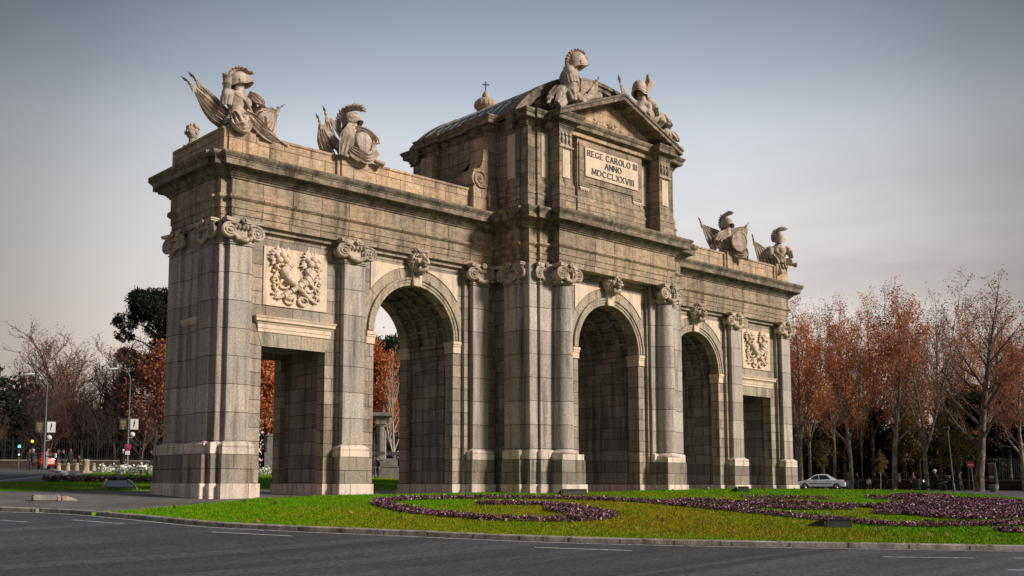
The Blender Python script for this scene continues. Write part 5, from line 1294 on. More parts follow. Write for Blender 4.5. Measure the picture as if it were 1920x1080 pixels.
make_kind('plane_sparse', 4, 26, .36, 3, barkm=B_plane, leaf=L_rust, per=5, spread=(.4, .4, .35), size=.15, thin=.45, fork=3, **{**PL, 'kids': (13, 7, 5, 3)})
make_kind('plane_sparse', 5, 26, .55, 3, barkm=bark('brown_plane_bark', (.115, .085, .062), (.06, .047, .036), .35), leaf=L_rust, per=5, spread=(.4, .4, .35), size=.15, thin=.5, **{**PL, 'kids': (20, 8, 5, 3), 'ratio': (.5, .5, .5, .5), 'up': .7})
for sd in (6, 7): make_kind('plane_fine', sd, 26, .34, 3, barkm=B_plane, leaf=L_rust, per=2, spread=(.35, .35, .3), size=.16, thin=.35, **{**PL, 'kids': (22, 9, 6, 3), 'ang': (.6, .55, .6, .7), 'up': .8})
BR = dict(up=.45, wig=.11, ratio=(.55, .55, .55, .5), kids=(17, 8, 6, 3), ang=(.65, .65, .7, .8), start=.2)
for sd in (11, 12, 13): make_kind('bare', sd, 18, .36, 3, barkm=B_brown if sd == 11 else B_dark, leaf=L_dry, per=2, spread=(.3, .3, .25), size=.13, thin=.3, rmin=.022, **BR)
make_kind('big_bare', 71, 18, .42, 3, barkm=B_brown, leaf=L_rust, per=2, spread=(.3, .3, .25), size=.12, thin=.3, rmin=.026, **{**BR, 'kids': (24, 9, 6, 3), 'up': .6})
make_kind('muted', 72, 15, .3, 3, barkm=B_dark, leaf=L_rust, per=5, spread=(.5, .5, .45), size=.22, thin=.8, **BR)
make_kind('orange', 21, 15, .3, 3, barkm=B_dark, leaf=L_orange, per=7, spread=(.5, .5, .45), size=.24, **BR)
make_kind('poplar', 31, 17, .22, 3, up=1.6, wig=.05, ratio=(.5, .45, .4, .4), kids=(16, 5, 4, 3), ang=(.4, .4, .5, .5), start=.12, barkm=B_pale)
make_kind('sapling', 41, 6, .07, 3, up=.6, wig=.08, ratio=(.45, .5, .5, .5), kids=(9, 4, 3, 3), ang=(.6, .7, .7, .7), start=.45, barkm=B_pale, leaf=L_yellow, per=4, spread=(.22, .22, .2), size=.15)
make_kind('yellow', 51, 12, .2, 3, barkm=B_dark, leaf=L_yellow, per=5, spread=(.5, .5, .4), size=.25, **{**BR, 'kids': (12, 6, 4, 3)})
def clumps_tree(kind, seed, H, r, cl, leaf, per, size, barkm, lean=(0, 0)):
    """Evergreen: clump centres (x, y, z, radius) carry needles, limbs run out to each clump."""
    t = Tree(seed); g = np.random.default_rng(seed); zt_ = H*.92
    trunk = [np.array([lean[0]*k/8+.1*math.sin(k), lean[1]*k/8, zt_*k/8]) for k in range(9)]; t.tube(trunk, [r*(1-.8*k/8) for k in range(9)], 9)
    C = []
    for (x, y, z, q) in cl:
        k = min(max(z/zt_-.12, .1), .95)*8; i = min(int(k), 7); b = trunk[i]*(1-(k-i))+trunk[i+1]*(k-i)
        e = np.array([x, y, z]); m_ = (b+e)/2+np.array([0, 0, .25*q]); t.tube([b, m_, e], [r*.32, r*.2, r*.08], 5)
        n = int(34*q*q); u = g.normal(0, 1, (n, 3)); u /= np.linalg.norm(u, axis=1)[:, None]
        u *= (q*g.uniform(.45, 1.0, n)**.5)[:, None]; u[:, 2] *= .55; C.append(e+u)
    C = np.concatenate(C)
    tm = t.trunk_mesh('trunk'); tm.materials.append(barkm)
    lm = leaves_mesh('crown', C, per, (.22, .22, .16), size, seed, aspect=2.6); lm.materials.append(leaf)
    TREE.setdefault(kind, []).append((tm, lm, H))
R_ = random.Random(4)
clumps_tree('pine', 61, 24, .5, [(R_.gauss(0, 3.4), R_.gauss(0, 2.6), R_.uniform(11.5, 23), R_.uniform(1.2, 2.1)) for _ in range(46)], L_pine, 6, .2, B_dark)
clumps_tree('cedar', 62, 18, .55, [(math.cos(a)*d, math.sin(a)*d, z+.25*d*.3, R_.uniform(1.3, 2.0)) for z, dm in ((7, 8), (9, 8), (11, 7), (13, 6), (15, 4.5), (17, 2.5)) for k in range(9) for a, d in ((k*.7+z, dm*R_.uniform(.35, 1)),)], L_dark, 6, .2, B_dark)
clumps_tree('conifer', 63, 17, .4, [(math.cos(a)*d, math.sin(a)*d, z, R_.uniform(1.0, 1.5)) for z in np.arange(1.6, 16.5, 1.05) for k in range(7) for a, d in ((k*.9+z*2, (17.3-z)*.27*R_.uniform(.4, 1)),)], L_dark, 6, .2, B_dark)
clumps_tree('holm_oak', 64, 11, .35, [(R_.gauss(0, 2.6), R_.gauss(0, 2.6), R_.uniform(2.5, 10.5), R_.uniform(1.1, 1.9)) for _ in range(46)], L_dark, 6, .2, B_dark)
CATN = {'plane': ('plane_tree', 'plane tree'), 'plane_sparse': ('plane_tree', 'plane tree'), 'plane_fine': ('plane_tree', 'plane tree'), 'bare': ('bare_tree', 'bare tree'), 'orange': ('autumn_tree', 'autumn tree'), 'muted': ('autumn_tree', 'autumn tree'), 'big_bare': ('bare_tree', 'bare tree'), 'poplar': ('pale_tree', 'bare tree'), 'sapling': ('young_tree', 'young tree'), 'yellow': ('yellow_tree', 'autumn tree'), 'pine': ('pine_tree', 'pine tree'), 'cedar': ('cedar_tree', 'cedar'), 'conifer': ('conifer_tree', 'conifer'), 'holm_oak': ('evergreen_tree', 'evergreen')}
def tree(kind, var, base, height, rz, label, group=None, sx=1.0):
    tm, lm, h = TREE[kind][var % len(TREE[kind])]; nm, cat = CATN[kind]
    t = thing(nm, (base[0], base[1], base[2]-.1), rz, label, cat, group); k = height/h; t.scale = (k*sx, k*sx, k)
    o = bpy.data.objects.new('trunk', tm); COL.objects.link(o); o.parent = t
    if lm: o = bpy.data.objects.new('crown', lm); COL.objects.link(o); o.parent = t
    return t
def tree_px(kind, var, u, d, vtop, rz, label, group=None, sx=1.0):
    b = stand(u, d); top = at_d(u, vtop, d)[2]
    return tree(kind, var, b, top-b.z, rz, label, group, sx)
GR, GL_ = 'plane trees along the far side of the street', 'trees in the park on the near end side'
# right of the arch: the row along the park railing
tree_px('plane', 0, 1503, 122, 545, .3, 'orange leaved plane tree half hidden behind the far end pilaster', GR, .85)
tree_px('plane', 0, 1521, 128, 572, 1.9, 'plane tree with a pale straight trunk above the bonnet of the white car', GR, .62)
tree_px('plane', 1, 1566, 131, 556, 4.0, 'slender rust leaved plane tree rising behind the boot of the white car', GR, .6)
tree_px('plane', 2, 1597, 118, 550, 2.2, 'plane tree with a thick mottled trunk just beyond the tail of the white car', GR, .8)
tree_px('plane', 2, 1678, 119, 520, 5.1, 'tall orange plane tree whose thick trunk stands by the person in a cream jacket', GR, .95)
tree_px('plane_sparse', 0, 1738, 120, 503, .9, 'plane tree forking into several bare upright stems behind the scooter', GR, .95)
tree_px('plane_sparse', 1, 1836, 110, 508, 2.0, 'broadest plane tree with fine bare twigs behind the no entry sign', GR, 1.15)
tree_px('plane', 1, 1922, 108, 600, 3.0, 'plane tree cut by the picture edge beyond the information pillar', GR, 1.0)
tree_px('sapling', 0, 1651, 112, 846, .5, 'thin staked young tree with few leaves left of the cream jacketed walker')
tree_px('sapling', 0, 1547, 123, 822, 2.5, 'small young tree behind the roof of the white car')
tree_px('yellow', 0, 1800, 119, 770, 1.0, 'low yellowing tree under the broad plane tree')
tree_px('yellow', 0, 1712, 128, 760, 3.0, 'yellowing small tree under the forked plane tree')
tree_px('yellow', 0, 1530, 136, 745, 4.2, 'yellow leaved small tree behind the white car')
tree_px('conifer', 0, 1828, 140, 720, .5, 'dark conifer standing behind the broad plane tree')
tree_px('conifer', 0, 1780, 150, 740, 1.5, 'second dark conifer further back beside the broad plane tree')
tree_px('conifer', 0, 1700, 150, 745, 2.5, 'dark conifer between the orange plane and the forked plane')
tree_px('holm_oak', 0, 1890, 132, 730, 2.0, 'dark round evergreen behind the information pillar')
tree_px('holm_oak', 0, 1640, 142, 760, 3.5, 'dark round evergreen behind the row of plane trees')
tree_px('holm_oak', 0, 1570, 146, 755, .4, 'dark round evergreen behind the white car')
gb = 'bare trees deep in the park behind the plane trees'
for i, (u, d, v, k) in enumerate([(1490, 150, 600, 'plane'), (1545, 152, 590, 'bare'), (1585, 155, 600, 'plane'), (1625, 148, 585, 'plane'), (1655, 152, 600, 'bare'), (1705, 155, 570, 'plane'), (1760, 150, 560, 'bare'), (1790, 156, 590, 'bare'), (1865, 150, 560, 'bare'), (1905, 150, 590, 'plane'), (1950, 140, 590, 'bare'), (1990, 125, 560, 'plane')]):
    tree_px(k, i, u, d, v+30, i*1.3, 'tall tree in the second row deep in the park, seen through the plane trees', gb, .8)
gm = 'slender plane trees filling the row right of the arch'
for i, (u, d, v, k) in enumerate([(1493, 133, 605, 'plane'), (1543, 134, 560, 'plane_fine'), (1584, 137, 605, 'plane'), (1618, 133, 575, 'plane_fine'), (1640, 138, 540, 'plane'), (1698, 134, 548, 'plane_fine'), (1722, 138, 560, 'plane'), (1765, 134, 530, 'plane_fine'), (1800, 137, 570, 'plane'), (1868, 134, 560, 'plane_fine'), (1897, 130, 590, 'plane')]):
    tree_px(k, i*2+1, u, d, v, i*2.1, 'slender plane tree with fine rusty twigs among others in the row', gm, .6+.12*(i % 3))
# left of the arch
tree_px('cedar', 0, -88, 128, 655, .4, 'dark flat topped cedar spreading in from the picture edge', None, 1.15)
tree_px('big_bare', 0, 142, 138, 604, 1.0, 'tallest bare reddish tree over the left hand park', None, 1.35)
tree_px('big_bare', 0, 182, 142, 626, 3.4, 'second tallest reddish tree, just right of the tallest', None, 1.25)
tree_px('big_bare', 0, 92, 140, 640, 5.0, 'bare reddish tree left of the tallest one', None, 1.25)
tree_px('bare', 1, 62, 135, 672, 2.0, 'bare dark tree beside the cedar', None, 1.1)
tree_px('bare', 2, 195, 136, 668, 3.1, 'bare dark tree behind the right hand banner lamp post', None, 1.1)
tree_px('bare', 1, 240, 131, 690, .2, 'bare dark tree under the pine', None, 1.1)
tree_px('pine', 0, 292, 140, 536, 2.4, 'tall dark pine rising beside the near end of the arch', None, .85)
tree_px('muted', 0, 285, 128, 640, .7, 'orange leaved tree under the pine, against the end of the arch', None, 1.1)
gl = 'bare trees crowded behind the railing on the left'
for i, (u, d, v) in enumerate([(-60, 140, 690), (10, 146, 700), (35, 128, 730), (90, 128, 700), (110, 150, 690), (150, 128, 705), (165, 150, 670), (215, 126, 720), (225, 150, 690), (262, 126, 730), (300, 134, 700), (320, 150, 690), (-20, 124, 735), (50, 145, 690), (75, 124, 740), (130, 133, 715), (178, 124, 745), (200, 145, 690), (245, 140, 705), (5, 134, 715)]):
    tree_px('bare', i, u, d, v, i*1.7, 'bare dark tree crowded among others behind the left railing', gl, 1.15)
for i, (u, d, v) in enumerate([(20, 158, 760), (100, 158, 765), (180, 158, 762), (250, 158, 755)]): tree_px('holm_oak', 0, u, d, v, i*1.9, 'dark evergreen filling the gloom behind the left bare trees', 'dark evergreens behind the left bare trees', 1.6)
# seen through the doorway and the near arch
tree_px('orange', 0, 499, 112, 650, .7, 'orange tree filling the near square doorway', None, 1.0)
tree_px('orange', 0, 700, 112, 640, 2.7, 'orange tree beyond the near round arch', None, .75)
tree_px('muted', 0, 752, 118, 700, 4.2, 'smaller rust coloured tree low behind the pale tree in the near round arch', None, .9)
tree_px('poplar', 0, 738, 108, 640, 1.0, 'pale upright leafless tree beyond the near round arch', None, 1.2)
tree_px('holm_oak', 0, 722, 150, 622, 1.0, 'dark green tree top at the back of the near round arch', None, .8)
tree_px('bare', 0, 560, 140, 640, 2.0, 'bare tree hidden deep behind the doorway wall', None, 1.0)

# undergrowth filling the park behind the railings: nobody could count it
def thicket(name, pts, h, n, seed, material, size=.5):
    g = np.random.default_rng(seed); P = [np.array(p[:2]) for p in pts]; C = []
    for a, b in zip(P[:-1], P[1:]):
        k = int(n*np.linalg.norm(b-a)); t = g.random(k)[:, None]; q = a+(b-a)*t+g.normal(0, 1.6, (k, 2)); z = zt(q[:, 0], q[:, 1])
        hh = h*(.55+.45*np.sin(q[:, 0]*.45+seed)*np.sin(q[:, 1]*.37))*g.random(k)**.8; C.append(np.c_[q, z+hh])
    me = leaves_mesh(name, np.concatenate(C), 3, (.5, .5, .4), size, seed, aspect=1.5); me.materials.append(material)
    o = bpy.data.objects.new(name, me); COL.objects.link(o); o['kind'] = 'stuff'; return o
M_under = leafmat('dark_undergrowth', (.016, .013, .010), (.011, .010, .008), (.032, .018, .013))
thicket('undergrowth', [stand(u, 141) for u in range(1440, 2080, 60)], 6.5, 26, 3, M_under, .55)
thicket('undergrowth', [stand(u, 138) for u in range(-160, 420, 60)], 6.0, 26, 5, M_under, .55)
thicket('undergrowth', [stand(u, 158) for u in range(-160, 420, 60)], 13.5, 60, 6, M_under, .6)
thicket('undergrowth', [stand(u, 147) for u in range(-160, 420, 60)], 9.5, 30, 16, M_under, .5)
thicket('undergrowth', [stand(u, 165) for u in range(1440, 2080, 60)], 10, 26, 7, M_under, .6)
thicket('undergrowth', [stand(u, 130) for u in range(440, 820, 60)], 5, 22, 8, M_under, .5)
# the wood closing the view all round the far side of the square
def arc(r, a0, a1, n=40): return [(r*math.sin(math.radians(a0+(a1-a0)*k/n)), 20+r*math.cos(math.radians(a0+(a1-a0)*k/n)), 0) for k in range(n+1)]
thicket('far_woods', arc(215, -75, 118), 15, 22, 11, M_under, 1.0)
gx_ = 'bare trees standing to the sides beyond the picture edges'
for i, (u, d, k) in enumerate([(-190, 132, 'bare'), (-150, 142, 'big_bare'), (-235, 138, 'bare'), (-270, 148, 'big_bare'), (2030, 118, 'plane'), (2080, 122, 'plane_fine'), (2060, 132, 'plane'), (2130, 118, 'plane_fine')]):
    b_ = stand(u, d); tree(k, i, b_, 19+i % 3*2, i*1.9, 'bare crowned tree in the row continuing past the edge of the view', gx_, .9)
# ------------------------------------------------------------------ grass, flowers
def point_in(poly, n, seed, dens=None):
    g = np.random.default_rng(seed); A = np.array(poly); a, b = A.min(0), A.max(0); out = []
    while sum(len(o) for o in out) < n:
        q = a+(b-a)*g.random((n, 2)); m = inside(poly, q[:, 0], q[:, 1])
        if dens is not None: m &= g.random(n) < dens(q)
        out.append(q[m])
    return np.concatenate(out)[:n]
def in_view(q):
    d = q-CAM[:2]; f = np.array([math.sin(YAW), math.cos(YAW)]); r = np.array([math.cos(YAW), -math.sin(YAW)])
    z = d@f; x = d@r; R = np.hypot(d[:, 0], d[:, 1])
    return np.where((z > 5) & (np.abs(x/np.maximum(z, .1)-.04) < .62), np.clip((30/R)**1.6, .06, 1), 0.0)
def blades(name, poly, n, off, h, w, seed, material, dens=None):
    q = point_in(poly, n, seed, dens); g = np.random.default_rng(seed+1); z = zt(q[:, 0], q[:, 1])+off
    a = g.uniform(0, 2*PI, n); lean = g.normal(0, .5, (n, 2)); H = h*g.uniform(.5, 1.3, n)
    dx, dy = np.cos(a)*w, np.sin(a)*w
    V = np.stack([np.c_[q[:, 0]-dx, q[:, 1]-dy, z-.01], np.c_[q[:, 0]+dx, q[:, 1]+dy, z-.01], np.c_[q[:, 0]+lean[:, 0]*H, q[:, 1]+lean[:, 1]*H, z+H]], 1).reshape(-1, 3)
    o = link(name, fast_mesh(name, V, np.arange(3*n).reshape(n, 3)), material); o['kind'] = 'stuff'; return o
blades('grass', lawn_poly, 230000, LAWN_OFF, .055, .011, 2, M_lawn, in_view)
blades('grass', verge_poly, 30000, .05, .07, .02, 3, M_verge, lambda q: np.where(np.hypot(*(q-CAM[:2]).T) < 75, 1.0, 0.1))
def petal_mat(name, *st):
    t = NT(name); g = t.n('ShaderNodeNewGeometry').outputs['Random Per Island']
    t.l(t.ramp(g, *st), t.b.inputs['Base Color']); t.b.inputs['Roughness'].default_value = .7
    return t.m
M_purple = petal_mat('purple_pansy', (0., (.018, .028, .008)), (.10, (.028, .009, .016)), (.40, (.085, .02, .045)), (.66, (.16, .042, .085)), (.82, (.26, .09, .15)), (.92, (.42, .25, .31)), (.985, (.62, .5, .48)))
M_white = petal_mat('white_blossom', (0., (.05, .09, .03)), (.3, (.55, .55, .48)), (.6, (.75, .74, .68)))
def flowers(name, Q, off, h, size, material, seed, per=13):
    g = np.random.default_rng(seed); Q = np.asarray(Q)[:, :2]; z = zt(Q[:, 0], Q[:, 1])+off
    C = np.c_[Q, z+h*.55]; me = leaves_mesh(name, C, per, (.07, .07, h*.28), size, seed, aspect=1.25)
    o = link(name, me, material); o['kind'] = 'stuff'; return o
def strip_pts(px, w, dens, seed, near=24):
    P = [np.array(ground(u, v, near, LAWN_OFF)[:2]) for u, v in px]; P = [np.array(p) for p in smooth_line(P, 8)]; g = np.random.default_rng(seed); out = []
    for a, b in zip(P[:-1], P[1:]):
        L = np.linalg.norm(b-a); n = g.poisson(L*w*dens)
        if L > 1e-6:
            t = (b-a)/L; nn = np.array([-t[1], t[0]]); out.append(a+(b-a)*g.random(n)[:, None]+nn*(g.uniform(-.5, .5, n)*w)[:, None])
    return np.concatenate(out)
STR = [([(900, 947.5), (960, 946.5), (1030, 949), (1090, 957), (1135, 966), (1120, 974), (1050, 977.5), (960, 976), (870, 971), (790, 963.5), (735, 953), (716, 945), (745, 939), (820, 936.5), (920, 935.5), (1020, 936), (1110, 938)], .62, 70),
       ([(1040, 957), (1090, 966), (1128, 968)], .9, 60),
       ([(1110, 938), (1200, 942), (1290, 950), (1400, 961), (1500, 971), (1580, 979), (1680, 987), (1790, 987), (1920, 984), (2000, 982)], .7, 65),
       ([(1275, 944), (1300, 941), (1345, 943), (1400, 947), (1430, 948)], 1.1, 45),
       ([(1290, 949), (1360, 954), (1420, 957)], .9, 50),
       ([(1385, 945), (1430, 950), (1490, 955), (1540, 955), (1600, 955)], .8, 50), ([(1400, 941), (1460, 943), (1520, 947), (1580, 950), (1610, 951)], .7, 50),
       ([(1640, 963), (1680, 964), (1690, 958), (1650, 953), (1620, 950)], .9, 50),
       ([(1390, 934), (1470, 935), (1560, 936.5)], .6, 25), ([(1620, 933), (1700, 936), (1640, 936)], .7, 30),
       ([(1882, 997), (1905, 999), (1960, 1002)], .7, 60)]
M_bed = mat('sandy_bed_soil', (.13, .085, .052), .95, .4, 2.5, bump=.5)
mb = MB()
for px, w, dn in STR: ribbon(mb, smooth_line([tuple(ground(u, v, 24, LAWN_OFF)[:2]) for u, v in px], 6), w*.92, LAWN_OFF+.045)
tag(mb.build('bed_soil', M_bed), kind='stuff')
for i, (px, w, dn) in enumerate(STR): flowers('purple_flowers', strip_pts(px, w, dn, 100+i), LAWN_OFF+.02, .12, .058, M_purple, 200+i, 11)
mass = [tuple(ground(u, v, 24, LAWN_OFF)[:2]) for u, v in ((1672, 931), (1760, 931.5), (1860, 938), (1990, 950), (1990, 976), (1920, 972), (1850, 975), (1780, 974), (1700, 966), (1690, 958), (1640, 951), (1700, 946), (1690, 938))]
def patchy(q): return np.clip(np.array([.55+1.5*mnoise.noise(Vector((a*.55, b*.55, 3))) for a, b in q]), 0, 1)
flowers('purple_flowers', point_in(mass, 7000, 5, patchy), LAWN_OFF, .13, .065, M_purple, 301, 10)
flowers('white_flowers', np.concatenate([strip_pts([(190, 884.5), (230, 885), (285, 885.5), (340, 886)], 2.2, 9, 6, 50), strip_pts([(215, 889), (285, 890)], 1.5, 9, 7, 50), strip_pts([(482, 888.5), (515, 888.5)], 1.5, 10, 8, 50)]), .05, .5, .17, M_white, 302, 8)
flowers('purple_flowers', strip_pts([(85, 901.5), (150, 901), (220, 902.5), (290, 903)], 1.2, 14, 9, 40), .05, .28, .12, M_purple, 303, 9)
M_fallen = leafmat('fallen_leaf', (.26, .13, .05), (.36, .22, .1))
g_ = np.random.default_rng(9); q_ = point_in(lawn_poly, 330, 31, in_view)
o = link('fallen_leaves', leaves_mesh('fallen_leaves', np.c_[q_, zt(q_[:, 0], q_[:, 1])+LAWN_OFF+.06], 1, (.02, .02, .01), .1, 33, flat=.0), M_fallen); o['kind'] = 'stuff'

# ------------------------------------------------------------------ railings
M_iron = mat('dark_railing_iron', (.008, .0085, .009), .8)
M_brickw = mat('dark_red_wall_base', (.05, .03, .026), .9, .4, 3, bump=.3)
M_coping = mat('pale_coping_stone', (.22, .20, .18), .85, .3, 3)
def railing(px, d, wall_h, top_h, label, step=.22):
    P = [stand(u, d_) for u, d_ in zip(px, d)]; t = thing('park_railing', P[0], 0, label, 'railing'); o = P[0]; m = MB(); c = MB(); b = MB()
    for a, e in zip(P[:-1], P[1:]):
        L = (e-a).length; dv = (e-a)/L; n = Vector((-dv.y, dv.x, 0))*.22
        a_, e_ = a-o, e-o
        def wall(mb, h0, h1, k):
            V = [a_-n*k+Vector((0, 0, h0)), e_-n*k+Vector((0, 0, h0)), e_+n*k+Vector((0, 0, h0)), a_+n*k+Vector((0, 0, h0))]; V += [v+Vector((0, 0, h1-h0)) for v in V]
            mb.add(V, [(3, 2, 1, 0), (4, 5, 6, 7), (0, 1, 5, 4), (1, 2, 6, 5), (2, 3, 7, 6), (3, 0, 4, 7)])
        wall(m, -.8, wall_h, 1); wall(c, wall_h, wall_h+.12, 1.3)
        for h in (wall_h+.3, top_h-.25): b.tube([a_+Vector((0, 0, h)), e_+Vector((0, 0, h))], .04, 4)
        for k in range(int(L/step)):
            p = a_+dv*(k*step); b.tube([p+Vector((0, 0, wall_h+.1)), p+Vector((0, 0, top_h))], .022, 4)
            if k % 14 == 0: b.tube([p+Vector((0, 0, wall_h)), p+Vector((0, 0, top_h+.12))], .07, 5)
    m.build('wall', M_brickw, t); c.build('coping', M_coping, t); b.build('bars', M_iron, t)
railing([1400, 1480, 1560, 1640, 1720, 1800, 1880, 1960, 2060, 2200, 2400], [137, 135, 133, 131.5, 130, 128, 126, 124, 120, 116, 112], 1.0, 3.4, 'long iron railing on a dark red base behind the plane trees, right of the arch')
railing([-420, -280, -140, -60, 20, 100, 180, 260, 340], [112, 112, 112, 112, 112, 112, 112, 112, 112], .7, 2.9, 'long iron railing on a low base in front of the left hand park')

# ------------------------------------------------------------------ lamps, lights, signs
M_steel = mat('grey_post_steel', (.12, .12, .12), .5, .2, 2, metallic=.4)
M_black = mat('black_paint', (.012, .012, .013), .45)
M_whitep = mat('white_enamel', (.62, .62, .60), .5, .1, 2)
M_red = mat('red_enamel', (.55, .02, .02), .4, .1, 2)
M_blue = mat('blue_enamel', (.03, .05, .25), .4, .1, 2)
M_poster = mat('dark_poster', (.05, .04, .035), .6)
M_gold = mat('gold_print', (.35, .22, .08), .6)
M_maroon = mat('maroon_print', (.20, .04, .045), .6)
M_glass = mat('dark_glass', (.012, .014, .017), .2, .1, 1)
M_conc = mat('grey_concrete', (.22, .205, .185), .9, .35, 3, bump=.3)
M_sandst = stone('bollard_stone', (.42, .35, .28), (.38, .31, .25), 50, 50, shift=(20, 20), joint=0, stain=.6)
def face_cam(p): d = CAM[:2]-np.array(p[:2]); return math.atan2(d[0], -d[1])    # rz that turns local -y to the camera
def px_h(u, d, base, v): return float(at_d(u, v, d)[2])-base.z
def lamp(u, d, vtop, label, arm, banner, sign=False):
    b = stand(u, d); t = thing('street_lamp', b, face_cam(b), label, 'street lamp'); H = px_h(u, d, b, vtop)
    m = MB(); m.lathe([(0, -.3), (.16, -.3), (.16, .5), (.1, .7), (.085, H*.6), (.06, H*.8), (0, H*.8)], seg=12)
    m.tube(smooth3([(0, 0, H*.78), (.02, 0, H*.88), (-.12, 0, H*.955), (-.6, 0, H*.995), (-arm+.5, 0, H+.02)], 6), .05, 8); m.build('post', M_steel, t, 50)
    m = MB(); m.lathe([(0, -.5), (.08, -.45), (.16, -.2), (.17, .2), (.1, .45), (0, .5)], (0, 0, 0), 12, M=T(-arm, 0, H+.06)@Ry(PI/2-.15)@Matrix.Scale(.6, 4, (1, 0, 0)))
    m.build('lamp_head', M_whitep, t, 50)
    zb = px_h(u, d, b, banner)
    m = MB(); m.box(.16, .86, -.03, .0, zb-1.0, zb); o = m.build('banner', M_whitep, t)
    m = MB(); m.tube(smooth3([(.5, -.035, zb-.14), (.53, -.04, zb-.4), (.47, -.04, zb-.62), (.52, -.035, zb-.88)], 4), [.05, .07, .1, .12, .1, .09, .11, .1, .08, .06, .05, .04, .03], 8, .2); m.build('poster_figure', M_maroon, o)
    m = MB(); m.box(-.78, -.16, -.03, .0, zb-1.0, zb-.05); o = m.build('banner', M_poster, t)
    m = MB()
    for k, (w, h) in enumerate(((.44, .07), (.4, .05), (.42, .05), (.3, .08), (.24, .05), (.12, .08))): m.box(-.47-w/2, -.47+w/2, -.04, -.03, zb-.2-.135*k-h, zb-.2-.135*k)
    m.build('printed_lines', M_gold, o)
    m = MB()
    for z in (zb-.02, zb-.98): m.tube([(-.8, -.015, z), (.88, -.015, z)], .02, 6)
    m.build('bracket', M_steel, t)
    m = MB(); m.ball((.36, 0, zb-1.45), .24, 14, 10); m.tube([(0, 0, zb-1.75), (.36, 0, zb-1.72), (.36, 0, zb-1.6)], .03, 6); m.build('globe_lamp', M_whitep, t, True)
    if sign:
        zs = px_h(u, d, b, sign); m = MB(); m.lathe([(0, -.03), (.3, -.03), (.3, 0), (0, 0)], (0, -.12, zs), 24, M=Rx(PI/2)); o = m.build('round_sign', M_red, t)
        m = MB(); m.lathe([(0, -.01), (.22, -.01), (.22, 0), (0, 0)], (0, -.155, zs), 24, M=Rx(PI/2)); m.build('sign_disc', M_blue, o)
        m = MB(); m.tube([(-.16, -.17, zs+.16), (.16, -.17, zs-.16)], .035, 4); m.tube([(.16, -.17, zs+.16), (-.16, -.17, zs-.16)], .035, 4); m.build('sign_cross', M_red, o)
        m = MB(); m.box(-.2, .2, -.14, -.1, zs-.72, zs-.38); m.build('sign_plate', M_whitep, t)
lamp(80, 101, 704, 'curved arm street lamp with two banners, nearer the left picture edge', 1.55, 790)
lamp(237, 101, 694, 'curved arm street lamp with banners and a round no parking sign, nearer the arch', 1.6, 785, 838)
def glow(name, c, s): return mat(name, c, .5, .05, 1, emit=s)
def traffic_light(u, d, vl, col, label, small=None):
    b = stand(u, d); t = thing('traffic_light', b, face_cam(b), label, 'traffic light'); z = px_h(u, d, b, vl)
    m = MB(); m.tube([(0, 0, -.2), (0, 0, z+.5)], .06, 8); m.build('post', M_steel, t)
    m = MB(); k0 = {'amber': 0, 'green': .3}[col]; zc = z+k0
    m.box(-.17, .17, -.2, .1, zc-.5, zc+.5); m.build('signal_box', M_black, t, bevel=.03)
    for k, c in ((.3, 'red'), (0, 'amber'), (-.3, 'green')):
        m = MB(); m.lathe([(0, -.02), (.12, -.02), (.12, .02), (0, .03)], (0, -.21, zc+k), 16, M=Rx(PI/2))
        lit = c == col; m.build('lens', glow('lit_'+c, {'amber': (1, .42, .05), 'green': (.1, .9, .6)}[c], 2.5) if lit else M_black, t)
        m = MB(); m.lathe([(.14, 0), (.14, .2)], (0, -.2, zc+k), 12, M=Rx(PI/2), a0=0, a1=PI); m.build('hood', M_black, t)
    if small:
        zs = px_h(u, d, b, small); m = MB(); m.box(-.1, .1, -.18, .05, zs-.15, zs+.15); o = m.build('repeater_box', M_black, t)
        m = MB(); m.lathe([(0, -.01), (.07, -.01), (0, .02)], (0, -.19, zs), 10, M=Rx(PI/2)); m.build('lens', glow('lit_white', (.8, .95, .9), 1.5), o)
traffic_light(33, 97, 837, 'green', 'traffic light showing green, with a small repeater lamp below', 852.5)
traffic_light(57, 99, 827.5, 'amber', 'traffic light showing amber beside the red car')

# no entry sign, lamp post, information pillar, bin
b = stand(1821.5, 92); t = thing('road_sign', b, face_cam(b), 'round red no entry sign on two slim posts', 'road sign'); z = px_h(1821.5, 92, b, 871.7)
m = MB(); m.tube([(-.13, .05, -.1), (-.19, .05, z+.1)], .035, 6); m.build('post', M_coping, t); m = MB(); m.tube([(.16, .05, -.1), (.03, .05, z+.1)], .035, 6); m.build('post', M_coping, t)
m = MB(); m.lathe([(0, -.02), (.30, -.02), (.30, .02), (0, .02)], (0, -.02, z), 28, M=Rx(PI/2)); o = m.build('sign_face', M_red, t)
m = MB(); m.box(-.2, .2, -.05, -.03, z-.05, z+.05); m.build('white_bar', M_whitep, o)
b = stand(1788.5, 103); t = thing('street_lamp', b, face_cam(b), 'slim plain lamp post beside the no entry sign', 'street lamp'); H = px_h(1788.5, 103, b, 806)
m = MB(); m.lathe([(0, -.2), (.1, -.2), (.1, .6), (.06, .7), (.045, H), (0, H)], seg=10, M=Matrix.Shear('XY', 4, (-.055, 0))); m.build('post', M_steel, t)
m = MB(); m.lathe([(0, 0), (.1, .02), (.2, .25), (.16, .3), (.05, .36), (0, .38)], (-.055*H, 0, H-.05), 12); m.build('lamp_head', M_steel, t, 50)
b = stand(1727, 108); t = thing('street_pole', b, 0, 'thin bare pole beside the bin and the scooter', 'pole'); H = px_h(1727, 108, b, 862)
m = MB(); m.lathe([(0, -.2), (.09, -.2), (.09, .1), (.04, .15), (.04, H-.1), (.06, H-.08), (.05, H), (0, H+.03)], seg=10); m.build('post', M_steel, t)
